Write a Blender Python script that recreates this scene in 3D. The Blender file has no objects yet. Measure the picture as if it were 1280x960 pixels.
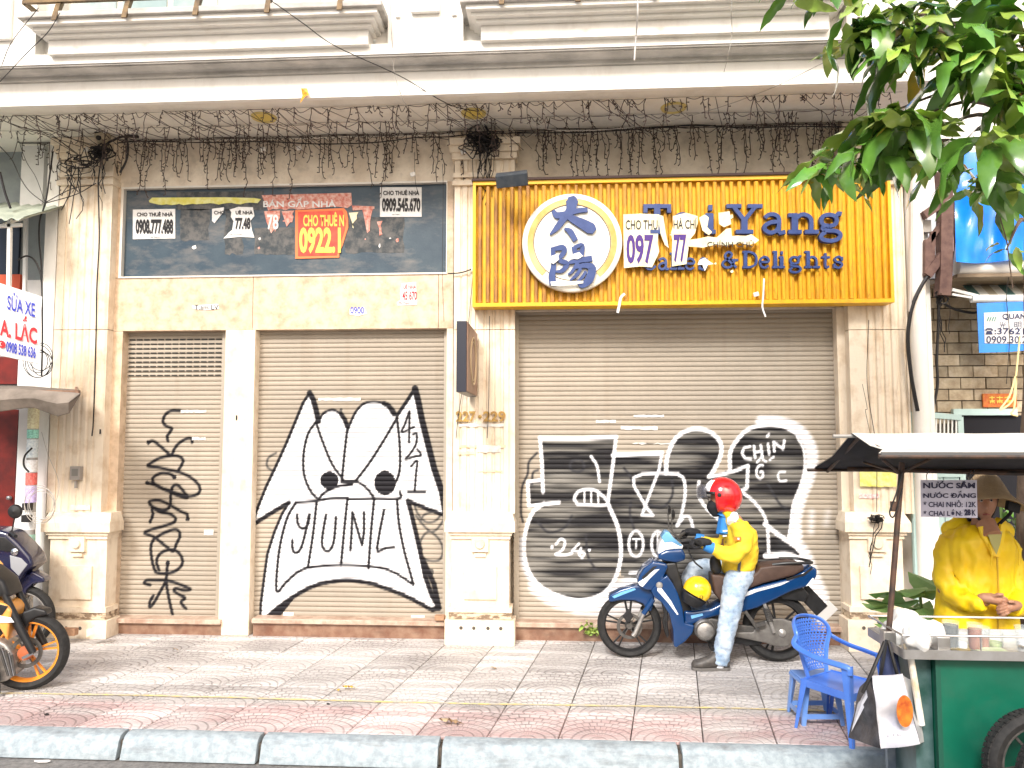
import bpy, bmesh, math, random
import numpy as np
from mathutils import Vector, Matrix, noise as mnoise
random.seed(7); RNG = np.random.default_rng(7)
S = bpy.context.scene
COL = S.collection
PI = math.pi
# ---------------------------------------------------------------- camera, sky, sun, exposure
CAM_H = 1.80; YAW = math.radians(3.6); PITCH = math.radians(4.0); FPX = 961.0
cam_d = bpy.data.cameras.new('camera'); cam = bpy.data.objects.new('camera', cam_d); COL.objects.link(cam)
cam.location = (0, 0, CAM_H); cam.rotation_euler = (PI/2 + PITCH, 0, YAW)
cam_d.sensor_width = 36; cam_d.lens = FPX/1280*36; cam_d.clip_end = 500; cam_d.clip_start = .05
S.camera = cam
W = bpy.data.worlds.new('World'); S.world = W; W.use_nodes = True
nt = W.node_tree; nt.nodes.clear()
sky = nt.nodes.new('ShaderNodeTexSky'); sky.sky_type = 'NISHITA'; sky.sun_disc = False
SUN_EL = math.radians(39); SUN_AZ = math.radians(-18)      # sun behind the camera, a little to the left
sky.sun_elevation = SUN_EL; sky.sun_rotation = math.radians(180) - SUN_AZ*-1
sky.air_density = 1.0; sky.dust_density = 5.0; sky.ozone_density = 1.0
bg = nt.nodes.new('ShaderNodeBackground'); bg.inputs[1].default_value = .148
wo = nt.nodes.new('ShaderNodeOutputWorld')
nt.links.new(sky.outputs[0], bg.inputs[0]); nt.links.new(bg.outputs[0], wo.inputs[0])
sun_d = bpy.data.lights.new('sun', 'SUN'); sun_d.energy = 2.9; sun_d.angle = math.radians(14); sun_d.color = (1, .97, .93)
sun = bpy.data.objects.new('sun', sun_d); COL.objects.link(sun)
sd = Vector((math.sin(SUN_AZ)*math.cos(SUN_EL), -math.cos(SUN_AZ)*math.cos(SUN_EL), math.sin(SUN_EL)))
sun.rotation_euler = sd.to_track_quat('Z', 'Y').to_euler(); sun.location = (0, -5, 12)
S.view_settings.view_transform = 'Standard'; S.view_settings.look = 'None'
S.view_settings.exposure = 0.5; S.view_settings.gamma = 1
# ---------------------------------------------------------------- photograph geometry (distance planes -> metres)
_f = Vector((-math.sin(YAW)*math.cos(PITCH), math.cos(YAW)*math.cos(PITCH), math.sin(PITCH)))
_r = Vector((math.cos(YAW), math.sin(YAW), 0)); _u = _r.cross(_f)
def ray(px, py): return _f + _r*((px-640)/FPX) + _u*((480-py)/FPX)
def P(px, py, Y):
    d = ray(px, py); t = Y/d.y; return Vector((d.x*t, Y, CAM_H+d.z*t))
def G(px, py, z=0):
    d = ray(px, py); t = (z-CAM_H)/d.z; return Vector((d.x*t, d.y*t, z))
def X(px, Y, py=600): return P(px, py, Y).x
def Z(py, Y, px=640): return P(px, py, Y).z
# ---------------------------------------------------------------- objects
def tag(o, label=None, cat=None, group=None, kind=None):
    if label: o['label'] = label
    if cat: o['category'] = cat
    if group: o['group'] = group
    if kind: o['kind'] = kind
    return o
def thing(name, loc, label=None, cat=None, group=None, kind=None, rz=0):
    o = bpy.data.objects.new(name, None); COL.objects.link(o); o.location = loc; o.rotation_euler = (0, 0, rz)
    o.empty_display_size = .1
    return tag(o, label, cat, group, kind)
def wloc(p):
    v = Vector((0, 0, 0))
    while p is not None: v += p.location; p = p.parent
    return v
def link_mesh(name, me, parent=None, m=None, origin=None):
    o = bpy.data.objects.new(name, me)
    if m: me.materials.append(m)
    COL.objects.link(o)
    if parent is not None: o.parent = parent
    return o
def copy_tree(o, parent=None):
    c = o.copy(); COL.objects.link(c); c.parent = parent
    for ch in list(o.children): copy_tree(ch, c)
    return c
def catmull(pts, n=6, closed=False):
    pts = [Vector(p) for p in pts]; out = []
    m = len(pts)
    if m < 3: return pts
    rng = range(m if closed else m-1)
    for i in rng:
        p1, p2 = pts[i], pts[(i+1) % m]
        p0 = pts[i-1] if (i > 0 or closed) else p1*2-p2
        p3 = pts[(i+2) % m] if (i+2 < m or closed) else p2*2-p1
        for k in range(n):
            t = k/n
            out.append(.5*((2*p1)+(p2-p0)*t+(2*p0-5*p1+4*p2-p3)*t*t+(3*p1-p0-3*p2+p3)*t**3))
    if not closed: out.append(pts[-1])
    return out
class MB:
    """collects shapes; build() links them as one mesh object"""
    def __init__(s): s.v = []; s.f = []
    def add(s, vs, fs):
        b = len(s.v); s.v += [tuple(v) for v in vs]; s.f += [tuple(i+b for i in f) for f in fs]; return s
    def box(s, x0, x1, y0, y1, z0, z1):
        v = [(x, y, z) for z in (z0, z1) for y in (y0, y1) for x in (x0, x1)]
        return s.add(v, [(0,2,3,1),(4,5,7,6),(0,1,5,4),(2,6,7,3),(0,4,6,2),(1,3,7,5)])
    def obox(s, c, ax, ay, az):
        c, ax, ay, az = map(Vector, (c, ax, ay, az))
        v = [c+ax*i+ay*j+az*k for k in (-1, 1) for j in (-1, 1) for i in (-1, 1)]
        return s.add(v, [(0,2,3,1),(4,5,7,6),(0,1,5,4),(2,6,7,3),(0,4,6,2),(1,3,7,5)])
    def bar(s, a, b, w, h=None, up=(0, 0, 1)):
        a, b = Vector(a), Vector(b); d = (b-a); L = d.length; d.normalize(); h = h or w
        up = Vector(up)
        if abs(d.dot(up)) > .95: up = Vector((0, 1, 0))
        x = d.cross(up).normalized(); y = x.cross(d)
        return s.obox((a+b)/2, x*w/2, d*L/2, y*h/2)
    def tube(s, pts, r, n=8, cap=True, closed=False, flat=1.0):
        pts = [Vector(p) for p in pts]; m = len(pts)
        rr = r if isinstance(r, (list, tuple)) else [r]*m
        vs = []; up = None
        for i, p in enumerate(pts):
            a = pts[i-1] if (i > 0 or closed) else p
            b = pts[(i+1) % m] if (i < m-1 or closed) else p
            d = (b-a)
            if d.length < 1e-9: d = Vector((0, 0, 1))
            d.normalize()
            if up is None:
                up = Vector((0, 0, 1)) if abs(d.z) < .9 else Vector((0, 1, 0))
            x = d.cross(up)
            if x.length < 1e-4: x = d.cross(Vector((1, 0, 0)))
            x.normalize(); y = x.cross(d).normalized(); up = y
            for k in range(n):
                t = 2*PI*k/n; vs.append(p+x*math.cos(t)*rr[i]+y*math.sin(t)*rr[i]*flat)
        fs = []
        for i in range(m if closed else m-1):
            for k in range(n):
                a, b = i*n+k, i*n+(k+1) % n; j = ((i+1) % m)*n
                fs.append((a, b, j+(k+1) % n, j+k))
        if cap and not closed:
            fs.append(tuple(range(n-1, -1, -1))); fs.append(tuple((m-1)*n+k for k in range(n)))
        return s.add(vs, fs)
    def lathe(s, prof, c=(0, 0, 0), axis='z', n=24, cap=True):
        c = Vector(c); vs = []; m = len(prof)
        for (r, h) in prof:
            for k in range(n):
                t = 2*PI*k/n; a, b = r*math.cos(t), r*math.sin(t)
                vs.append(c+Vector({'z': (a, b, h), 'y': (a, h, b), 'x': (h, a, b)}[axis]))
        fs = []
        for i in range(m-1):
            for k in range(n):
                fs.append((i*n+k, i*n+(k+1) % n, (i+1)*n+(k+1) % n, (i+1)*n+k))
        if cap: fs.append(tuple(range(n-1, -1, -1))); fs.append(tuple((m-1)*n+k for k in range(n)))
        return s.add(vs, fs)
    def prism(s, poly, d0, d1, axis='y'):
        """poly: 2D outline (x,z) extruded along y (axis y), (x,y) along z or (y,z) along x"""
        n = len(poly)
        mk = {'y': lambda p, d: (p[0], d, p[1]), 'z': lambda p, d: (p[0], p[1], d), 'x': lambda p, d: (d, p[0], p[1])}[axis]
        vs = [mk(p, d0) for p in poly]+[mk(p, d1) for p in poly]
        fs = [tuple(range(n)), tuple(range(2*n-1, n-1, -1))]
        fs += [(i, (i+1) % n+n if False else i+n, (i+1) % n+n, (i+1) % n) for i in range(n)]
        return s.add(vs, fs)
    def loft(s, rings, cap=True):
        n = len(rings[0]); vs = [p for r in rings for p in r]; fs = []
        for i in range(len(rings)-1):
            for k in range(n): fs.append((i*n+k, i*n+(k+1) % n, (i+1)*n+(k+1) % n, (i+1)*n+k))
        if cap: fs.append(tuple(range(n-1, -1, -1))); fs.append(tuple((len(rings)-1)*n+k for k in range(n)))
        return s.add(vs, fs)
    def ribbon(s, pts, w, d0, d1):
        """flat brush stroke in the x-z plane with its own thickness between y=d0 (front) and d1"""
        pts = [Vector((p[0], p[1])) for p in pts]; m = len(pts); vs = []
        ww = w if isinstance(w, (list, tuple)) else [w]*m
        for i, p in enumerate(pts):
            d = pts[min(i+1, m-1)]-pts[max(i-1, 0)]
            if d.length < 1e-9: d = Vector((1, 0))
            d.normalize(); nn = Vector((-d.y, d.x))*ww[i]/2
            for q, y in ((p+nn, d0), (p-nn, d0), (p-nn, d1), (p+nn, d1)): vs.append((q.x, y, q.y))
        fs = [(3, 2, 1, 0), tuple((m-1)*4+k for k in range(4))]
        for i in range(m-1):
            for k in range(4): fs.append((i*4+k, i*4+(k+1) % 4, i*4+4+(k+1) % 4, i*4+4+k))
        return s.add(vs, fs)
    def build(s, name, m, parent=None, smooth=False, bevel=0, local=False, seg=2, base=True):
        if parent is None and base and s.v:
            a = np.array(s.v); o = Vector(((a[:, 0].min()+a[:, 0].max())/2, (a[:, 1].min()+a[:, 1].max())/2, a[:, 2].min()))
        else: o = Vector((0, 0, 0)) if (local or parent is None) else wloc(parent)
        me = bpy.data.meshes.new(name)
        me.from_pydata([(v[0]-o.x, v[1]-o.y, v[2]-o.z) for v in s.v], [], s.f)
        bm = bmesh.new(); bm.from_mesh(me)
        bmesh.ops.recalc_face_normals(bm, faces=bm.faces)
        if bevel:
            es = [e for e in bm.edges if len(e.link_faces) == 2 and e.calc_face_angle(0) > .5]
            bmesh.ops.bevel(bm, geom=es, offset=bevel, segments=seg, profile=.6, affect='EDGES', clamp_overlap=True)
        bm.to_mesh(me); bm.free()
        ob = link_mesh(name, me, parent, m)
        if parent is None: ob.location = o
        if smooth:
            me.polygons.foreach_set('use_smooth', [True]*len(me.polygons))
            if smooth != 'all':
                try: me.set_sharp_from_angle(angle=math.radians(smooth if smooth is not True else 40))
                except Exception: pass
        return ob
# ---------------------------------------------------------------- materials
_MC = {}
def srgb(r, g, b):
    f = lambda c: (c/255/12.92) if c/255 <= .04045 else ((c/255+.055)/1.055)**2.4
    return (f(r), f(g), f(b))
def mat(name, col, rough=.6, col2=None, scale=6, mix=.5, metal=0, bump=0, bscale=60, detail=6, stretch=(1, 1, 1),
        dirt=None, dscale=3, damt=.5, dstretch=(1, 1, 1), lo=.35, hi=.65, coat=0, rand=0, trans=0, alpha=1, spec=.5, obj=False, sss=0):
    if name in _MC: return _MC[name]
    m = bpy.data.materials.new(name); m.use_nodes = True; N = m.node_tree; L = N.links
    b = N.nodes['Principled BSDF']; b.inputs['Roughness'].default_value = rough; b.inputs['Metallic'].default_value = metal
    b.inputs['Specular IOR Level'].default_value = spec
    b.inputs['Base Color'].default_value = (*col, 1)
    if coat: b.inputs['Coat Weight'].default_value = coat; b.inputs['Coat Roughness'].default_value = .08
    if trans: b.inputs['Transmission Weight'].default_value = trans
    if alpha < 1: b.inputs['Alpha'].default_value = alpha
    if sss: b.inputs['Subsurface Weight'].default_value = sss; b.inputs['Subsurface Radius'].default_value = (.01, .004, .002)
    geo = N.nodes.new('ShaderNodeNewGeometry'); tc = N.nodes.new('ShaderNodeTexCoord')
    src = tc.outputs['Object'] if obj else geo.outputs['Position']
    def nz(sc, st, det=detail, ro=.6):
        mp = N.nodes.new('ShaderNodeMapping'); mp.inputs['Scale'].default_value = st; L.new(src, mp.inputs[0])
        t = N.nodes.new('ShaderNodeTexNoise'); t.inputs['Scale'].default_value = sc; t.inputs['Detail'].default_value = det
        t.inputs['Roughness'].default_value = ro; L.new(mp.outputs[0], t.inputs[0]); return t
    def rmp(inp, a, bb, ca=0, cb=1):
        r = N.nodes.new('ShaderNodeMapRange'); r.inputs[1].default_value = a; r.inputs[2].default_value = bb
        r.inputs[3].default_value = ca; r.inputs[4].default_value = cb; L.new(inp, r.inputs[0]); return r.outputs[0]
    cur = None
    def mixc(a, bcol, fac):
        x = N.nodes.new('ShaderNodeMix'); x.data_type = 'RGBA'; L.new(fac, x.inputs[0])
        if isinstance(a, tuple): x.inputs[6].default_value = (*a, 1)
        else: L.new(a, x.inputs[6])
        x.inputs[7].default_value = (*bcol, 1); return x.outputs[2]
    cur = col
    if col2: cur = mixc(cur, col2, rmp(nz(scale, stretch).outputs[0], lo, hi, 0, mix*2 if mix < .5 else 1))
    if dirt: cur = mixc(cur, dirt, rmp(nz(dscale, dstretch, 8, .7).outputs[0], .5, .75, 0, damt))
    if rand:
        oi = N.nodes.new('ShaderNodeObjectInfo'); hs = N.nodes.new('ShaderNodeHueSaturation')
        L.new(rmp(oi.outputs['Random'], 0, 1, 1-rand, 1+rand), hs.inputs['Value'])
        if isinstance(cur, tuple): hs.inputs['Color'].default_value = (*cur, 1)
        else: L.new(cur, hs.inputs['Color'])
        cur = hs.outputs[0]
    if not isinstance(cur, tuple): L.new(cur, b.inputs['Base Color'])
    if bump:
        bn = N.nodes.new('ShaderNodeBump'); bn.inputs['Strength'].default_value = min(1, bump); bn.inputs['Distance'].default_value = .01
        L.new(nz(bscale, (1, 1, 1), 5).outputs[0], bn.inputs['Height']); L.new(bn.outputs[0], b.inputs['Normal'])
    _MC[name] = m; return m
# ---------------------------------------------------------------- lettering, converted to meshes in one go
_TQ = []
def text(s, O, U, V, m, parent, name='lettering', depth=.0, bold=0, label=None):
    """letters filling the parallelogram O + a*U + b*V (metres); normal = U x V"""
    _TQ.append((s, Vector(O), Vector(U), Vector(V), m, parent, name, depth, bold, label, wloc(parent)))
def text_px(s, x0, y0, x1, y1, Y, m, parent, **k):
    a = P(x0, y1, Y); text(s, a, P(x1, y1, Y)-a, P(x0, y0, Y)-a, m, parent, **k)
def flush_text():
    obs = []
    for q in _TQ:
        c = bpy.data.curves.new('t', 'FONT'); c.body = q[0]; c.size = 1; c.offset = q[8]; c.resolution_u = 3
        if q[7]: c.extrude = .05
        o = bpy.data.objects.new('t', c); COL.objects.link(o); obs.append(o)
    dg = bpy.context.evaluated_depsgraph_get(); dg.update()
    for o, q in zip(obs, _TQ):
        me = bpy.data.meshes.new_from_object(o.evaluated_get(dg)); me.name = q[6]
        n = len(me.vertices)
        if n == 0: continue
        a = np.empty(n*3); me.vertices.foreach_get('co', a); a = a.reshape(-1, 3)
        mn = a.min(0); mx = a.max(0); sp = np.maximum(mx-mn, 1e-6)
        O, U, V = (np.array(v) for v in q[1:4]); Nn = np.cross(U, V); Nn /= np.linalg.norm(Nn)
        zz = (a[:, 2:3]-mn[2])/sp[2] if q[7] else 0*a[:, 2:3]
        w = O+(a[:, :1]-mn[0])/sp[0]*U+(a[:, 1:2]-mn[1])/sp[1]*V+Nn*zz*q[7]
        w -= np.array(q[10])
        me.vertices.foreach_set('co', w.ravel()); me.materials.clear(); me.materials.append(q[4]); me.update()
        ob = bpy.data.objects.new(q[6], me); COL.objects.link(ob); ob.parent = q[5]
        if q[9]: ob['label'] = q[9]
    for o in obs:
        c = o.data; bpy.data.objects.remove(o); bpy.data.curves.remove(c)
# ---------------------------------------------------------------- soft bodies: overlapping tubes fused into one skin
def fuse(name, shapes, m, parent, voxel=.012, smooth=6, wrinkle=0, wscale=14, wstretch=(1, 1, 1), clip=None):
    """shapes: list of (points, radii[, flat]) chains -> one continuous smooth mesh"""
    mb = MB()
    for sh in shapes:
        pts, rr = sh[0], sh[1]; fl = sh[2] if len(sh) > 2 else 1
        if isinstance(rr, (int, float)): rr = [rr]*len(pts)
        pts = [Vector(p) for p in pts]
        d0 = (pts[0]-pts[1]).normalized(); d1 = (pts[-1]-pts[-2]).normalized()
        P2 = [pts[0]+d0*rr[0]*k for k in (.95, .7)]+pts+[pts[-1]+d1*rr[-1]*k for k in (.7, .95)]
        R2 = [rr[0]*.3, rr[0]*.72]+list(rr)+[rr[-1]*.72, rr[-1]*.3]
        mb.tube(P2, R2, 14, flat=fl)
    return fuse_mb(name, mb, m, parent, voxel, smooth, wrinkle, wscale, wstretch)
def fuse_mb(name, mb, m, parent, voxel=.012, smooth=6, wrinkle=0, wscale=14, wstretch=(1, 1, 1)):
    me = bpy.data.meshes.new('tmp'); me.from_pydata(mb.v, [], mb.f)
    bm = bmesh.new(); bm.from_mesh(me); bmesh.ops.recalc_face_normals(bm, faces=bm.faces); bm.to_mesh(me); bm.free()
    o = bpy.data.objects.new('tmp', me); COL.objects.link(o)
    r = o.modifiers.new('r', 'REMESH'); r.mode = 'VOXEL'; r.voxel_size = voxel
    if smooth: sm = o.modifiers.new('s', 'SMOOTH'); sm.iterations = smooth; sm.factor = .5
    dg = bpy.context.evaluated_depsgraph_get(); dg.update()
    out = bpy.data.meshes.new_from_object(o.evaluated_get(dg)); out.name = name
    bpy.data.objects.remove(o)
    if wrinkle:
        for v in out.vertices:
            c = v.co; q = Vector((c.x*wstretch[0], c.y*wstretch[1], c.z*wstretch[2]))
            n = mnoise.noise(q*wscale); n = 1-abs(n)*2.2
            n += .4*mnoise.noise(q*wscale*2.3)
            v.co = c+v.normal*n*wrinkle
    w = wloc(parent) if parent is not None else Vector((0, 0, 0))
    if parent is not None: out.transform(Matrix.Translation(-w))
    out.materials.clear(); out.polygons.foreach_set('use_smooth', [True]*len(out.polygons))
    return link_mesh(name, out, parent, m)
# ================================================================ materials of the place
STONE = mat('beige marble', (.70,.54,.39), .45, (.46,.33,.21), 9, .5, dirt=(.35,.24,.15), dscale=5, damt=.35, lo=.42, hi=.68, bump=.15, bscale=90)
STONE2 = mat('cream marble', (.82,.71,.56), .5, (.62,.48,.33), 7, .5, dirt=(.40,.30,.20), dscale=4, damt=.45, dstretch=(3,3,.6), lo=.48, hi=.75, bump=.15, bscale=60)
PLASTER = mat('grey beige plaster', (.86,.76,.62), .85, (.72,.61,.48), 5, .5, dirt=(.30,.26,.21), dscale=7, damt=.5, lo=.4, hi=.62, bump=.2, bscale=40)
SOFFM = mat('soffit paint', (.88,.84,.75), .8, (.82,.77,.67), 4, .5, dirt=(.3,.27,.22), dscale=2.5, damt=.35, bump=.1)
WHITE = mat('white masonry paint', (.90,.87,.81), .7, (.82,.77,.69), 3, .4, dirt=(.50,.43,.36), dscale=5, damt=.30, dstretch=(1,1,.35), lo=.5, hi=.8, bump=.12)
GREYP = mat('grey shaded moulding', (.60,.57,.53), .75, (.42,.40,.37), 4, .5, dirt=(.18,.17,.16), dscale=6, damt=.6, dstretch=(.4,1,2), bump=.15)  # grey puts the shade under the cornice steps into the colour, plus dirt
JOINT = mat('dark joint', (.16,.13,.10), .9)
ASPH = mat('asphalt', (.23,.22,.21), .9, (.13,.125,.12), 40, .5, dirt=(.35,.33,.30), dscale=2, damt=.5, bump=.6, bscale=180)
KERBM = mat('kerb granite', (.38,.44,.47), .7, (.25,.30,.33), 22, .5, dirt=(.12,.12,.12), dscale=7, damt=.75, dstretch=(.5,1,2.5), bump=.4, bscale=80)
DIRTM = mat('gap dirt', (.06,.055,.05), .95, (.12,.10,.08), 30)
LINEM = mat('worn yellow line paint', (.74,.58,.22), .7, (.50,.46,.40), 12, .5, lo=.4, hi=.6)
BROWNST = mat('brown marble', (.17,.075,.045), .4, (.30,.19,.13), 8, .5, dirt=(.10,.06,.045), dscale=12, damt=.6, dstretch=(.5,1,1))
SILLM = mat('worn sill stone', (.52,.40,.31), .5, (.34,.22,.16), 10, .5, dirt=(.75,.68,.6), dscale=15, damt=.4)
# paving tile: cast relief of fans, darker grooves, pink towards the kerb
def tile_mat():
    m = bpy.data.materials.new('cast paving tile'); m.use_nodes = True; N = m.node_tree; L = N.links; b = N.nodes['Principled BSDF']
    tc = N.nodes.new('ShaderNodeTexCoord'); geo = N.nodes.new('ShaderNodeNewGeometry'); oi = N.nodes.new('ShaderNodeObjectInfo')
    def M(op, a, bb=None, cc=None):
        n = N.nodes.new('ShaderNodeMath'); n.operation = op
        for i, q in enumerate((a, bb, cc)):
            if q is None: continue
            if isinstance(q, (int, float)): n.inputs[i].default_value = q
            else: L.new(q, n.inputs[i])
        return n.outputs[0]
    sp = N.nodes.new('ShaderNodeSeparateXYZ'); L.new(tc.outputs['Object'], sp.inputs[0])
    x, y = sp.outputs[0], sp.outputs[1]
    # two half fans per tile
    yy = M('ADD', y, .22); r = M('SQRT', M('ADD', M('MULTIPLY', x, x), M('MULTIPLY', yy, yy)))
    wob = N.nodes.new('ShaderNodeTexNoise'); wob.inputs['Scale'].default_value = 9; L.new(geo.outputs['Position'], wob.inputs[0])
    r = M('ADD', r, M('MULTIPLY', wob.outputs[0], .02))
    rk = M('MULTIPLY', r, 17); ring = M('PINGPONG', rk, .5)
    ang = M('MULTIPLY', M('ARCTAN2', x, yy), 5.5); off = M('MULTIPLY', M('FLOOR', rk), .5)
    rad = M('PINGPONG', M('ADD', ang, off), .5)
    g = M('MINIMUM', M('MULTIPLY', ring, 1.0), M('MULTIPLY', rad, 1.6))
    mr = N.nodes.new('ShaderNodeMapRange'); mr.inputs[1].default_value = .03; mr.inputs[2].default_value = .17; L.new(g, mr.inputs[0]); groove = mr.outputs[0]
    n1 = N.nodes.new('ShaderNodeTexNoise'); n1.inputs['Scale'].default_value = 1.3; n1.inputs['Detail'].default_value = 8; n1.inputs['Roughness'].default_value = .7; L.new(geo.outputs['Position'], n1.inputs[0])
    n2 = N.nodes.new('ShaderNodeTexNoise'); n2.inputs['Scale'].default_value = 30; n2.inputs['Detail'].default_value = 8; n2.inputs['Roughness'].default_value = .8; L.new(geo.outputs['Position'], n2.inputs[0])
    mp = N.nodes.new('ShaderNodeMapping'); mp.inputs['Scale'].default_value = (.35, 2.5, 1); L.new(geo.outputs['Position'], mp.inputs[0])
    n3 = N.nodes.new('ShaderNodeTexNoise'); n3.inputs['Scale'].default_value = 3; n3.inputs['Detail'].default_value = 6; L.new(mp.outputs[0], n3.inputs[0])
    def mix(fac, a, bcol):
        q = N.nodes.new('ShaderNodeMix'); q.data_type = 'RGBA'
        for i, v in ((0, fac), (6, a), (7, bcol)):
            if isinstance(v, tuple): q.inputs[i].default_value = (*v, 1)
            elif isinstance(v, float): q.inputs[i].default_value = v
            else: L.new(v, q.inputs[i])
        return q.outputs[2]
    def rr(v, a, bb, c=0, d=1):
        q = N.nodes.new('ShaderNodeMapRange'); q.inputs[1].default_value = a; q.inputs[2].default_value = bb; q.inputs[3].default_value = c; q.inputs[4].default_value = d; L.new(v, q.inputs[0]); return q.outputs[0]
    ps = N.nodes.new('ShaderNodeSeparateXYZ'); L.new(geo.outputs['Position'], ps.inputs[0])
    base = mix(rr(n2.outputs[0], .35, .65), (.38, .355, .34), (.60, .565, .545))
    # the two rows next to the kerb are cast in pink
    pinkf = M('MULTIPLY', rr(ps.outputs[1], 5.28, 5.18), rr(n1.outputs[0], .38, .52, .25, .8))
    base = mix(pinkf, base, (.56, .37, .36))
    base = mix(rr(n3.outputs[0], .45, .7, 0, .75), base, (.80, .775, .755))
    base = mix(rr(n1.outputs[0], .52, .72, 0, .55), base, (.26, .24, .235))
    hs = N.nodes.new('ShaderNodeHueSaturation'); L.new(rr(oi.outputs['Random'], 0, 1, .82, 1.15), hs.inputs['Value']); L.new(base, hs.inputs['Color'])
    gf = M('MULTIPLY', M('SUBTRACT', 1, groove), rr(n1.outputs[0], .35, .62, .05, .65))
    L.new(mix(gf, hs.outputs[0], (.13, .11, .10)), b.inputs['Base Color'])
    b.inputs['Roughness'].default_value = .75
    bn = N.nodes.new('ShaderNodeBump'); bn.inputs['Strength'].default_value = .7; bn.inputs['Distance'].default_value = .006
    L.new(M('ADD', groove, M('MULTIPLY', n2.outputs[0], .8)), bn.inputs['Height']); L.new(bn.outputs[0], b.inputs['Normal'])
    return m
TILE = tile_mat()
# ================================================================ road, kerb, sidewalk
KY = 4.74; W0 = 7.0
road = MB().add([(-60,-60,-.135),(60,-60,-.135),(60,60,-.135),(-60,60,-.135)], [(0,1,2,3)]).build('road', ASPH, base=False); tag(road, kind='structure')
sb = MB().box(-9, 9, KY-.02, 12, -.13, -.022).build('sidewalk', DIRTM); tag(sb, kind='structure')
TS = .43; SH = math.tan(math.radians(8.2))
tm = bpy.data.meshes.new('paving_tile')
_g = .0035; _b = []
for zz, gg in ((-.02, _g), (-.004, _g), (0, _g+.004)):
    _b += [(sx*(TS/2-gg)+sy*(TS/2-gg)*SH, sy*(TS/2-gg), zz) for sx, sy in ((-1,-1),(1,-1),(1,1),(-1,1))]
tm.from_pydata(_b, [], [(8,9,10,11)]+[(k*4+i, k*4+(i+1) % 4, k*4+4+(i+1) % 4, k*4+4+i) for k in (0, 1) for i in range(4)]); tm.materials.append(TILE)
off = wloc(sb); nrow = 0
for j in range(6):
    yc = KY+.015+TS*(j+.5)
    for i in range(-13, 14):
        xc = .19+i*TS+(yc-KY)*SH
        if j == 5 and False: continue
        t = bpy.data.objects.new('paving_tile', tm); COL.objects.link(t); t.parent = sb
        t.location = Vector((xc, yc, random.uniform(-.0025, .0015)))-off; t.rotation_euler = (random.gauss(0, .0025), random.gauss(0, .0025), 0)
yl = MB()
pl = [(x, 5.33+.012*math.sin(x*1.7)) for x in np.arange(-5.2, 5.2, .1)]
yl.add([(a, b-.014-.004*math.sin(a*9), .0045) for a, b in pl]+[(a, b+.012+.004*math.sin(a*13), .0045) for a, b in pl], [(i, i+1, len(pl)+i+1, len(pl)+i) for i in range(len(pl)-1)])
tag(yl.build('painted_line', LINEM), 'thin worn yellow line painted along the paving', 'line marking', kind='structure')
kb = thing('kerb', (0, KY, -.13), kind='structure')
kj = [-6.5, -5.0, -3.6]+[G(p, q).x for p, q in ((155, 918), (325, 924), (551, 928), (849, 934), (1143, 940))]
for a, b in zip(kj[:-1], kj[1:]):
    q = MB().prism([(KY-.15, -.128), (KY-.118, -.03), (KY-.10, -.004), (KY-.07, .008), (KY-.004, .008), (KY-.004, -.128)], a+.012, b-.012, axis='x')
    q.build('kerb_stone', KERBM, kb, bevel=.006, smooth=50)
MB().box(-6.5, kj[-1]-.02, KY-.095, KY-.03, -.128, -.03).build('gap_fill', DIRTM, kb)
# the lowered kerb under the drinks cart
MB().prism([(KY-.15, -.128), (KY-.12, -.09), (KY-.004, -.03), (KY-.004, -.128)], kj[-1]+.015, 4.5, axis='x').build('ramp_stone', KERBM, kb)
# ================================================================ main building
B = thing('shophouse', (0, W0, 0), 'cream stone shophouse front with three closed roller shutters covered in graffiti', 'building')
def bpart(name, m, mb, **k): return mb.build(name, m, B, **k)
def pbox(px0, py0, px1, py1, Y, dep, mb=None, yref=None):
    """box whose front face fills the given rows and columns at distance Y"""
    mb = mb or MB(); c = (px0+px1)/2; r = (py0+py1)/2
    return mb.box(X(px0, Y, r), X(px1, Y, r), Y, Y+dep, Z(py1, Y, c), Z(py0, Y, c))
WB = W0+.16
ZS = Z(171, W0, 480)
xl, xr = X(62, W0, 400), X(1163, W0, 400)
bpart('wall', PLASTER, MB().box(xl, xr, W0+.25, W0+.55, 0, ZS-.01))
# upper plaster band under the soffit, above dark panel and above yellow sign
xa, xb = X(133, W0, 300), X(567, W0, 300)
zp0, zp1 = Z(345, W0, 350), Z(231, W0, 350); zs = Z(412, W0, 350)
xd0, xd1 = X(152, W0, 290), X(558.5, W0, 290)
bpart('plaster_band', PLASTER, MB().box(xa, xb, W0+.005, W0+.25, zp1, ZS))
bpart('plaster_band', PLASTER, MB().box(X(640, W0, 300), X(1050, W0, 300), W0+.06, W0+.25, Z(386, W0, 850), ZS))
# stone lintel slabs
js = [xa, X(316, W0, 380), X(548, W0, 380), xb]
for a, b in zip(js[:-1], js[1:]): bpart('stone_slab', STONE, MB().box(a+.002, b-.002, W0, W0+.25, zs, zp0-.003), bevel=.002)
bpart('stone_slab', STONE, MB().box(xa, xd0-.001, W0, W0+.25, zp0, zp1))
bpart('stone_slab', STONE, MB().box(xd1+.001, xb, W0, W0+.25, zp0, zp1))
bpart('stone_slab', STONE, MB().box(xa, X(147, W0, 600), W0, W0+.25, 0, zs-.003))
x0, x1 = X(278, W0, 600), X(315.5, W0, 600)
bpart('stone_pier', STONE2, MB().box(x0, x1, W0-.012, W0+.25, 0, zs-.003), bevel=.004)
bpart('stone_slab', STONE2, MB().box(X(557.5, W0, 600), xb, W0, W0+.25, 0, zs-.003))
bpart('stone_slab', STONE2, MB().box(X(1051.5, W0, 600), X(1064, W0, 600), W0, W0+.25, 0, Z(386, W0, 850)))
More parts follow.
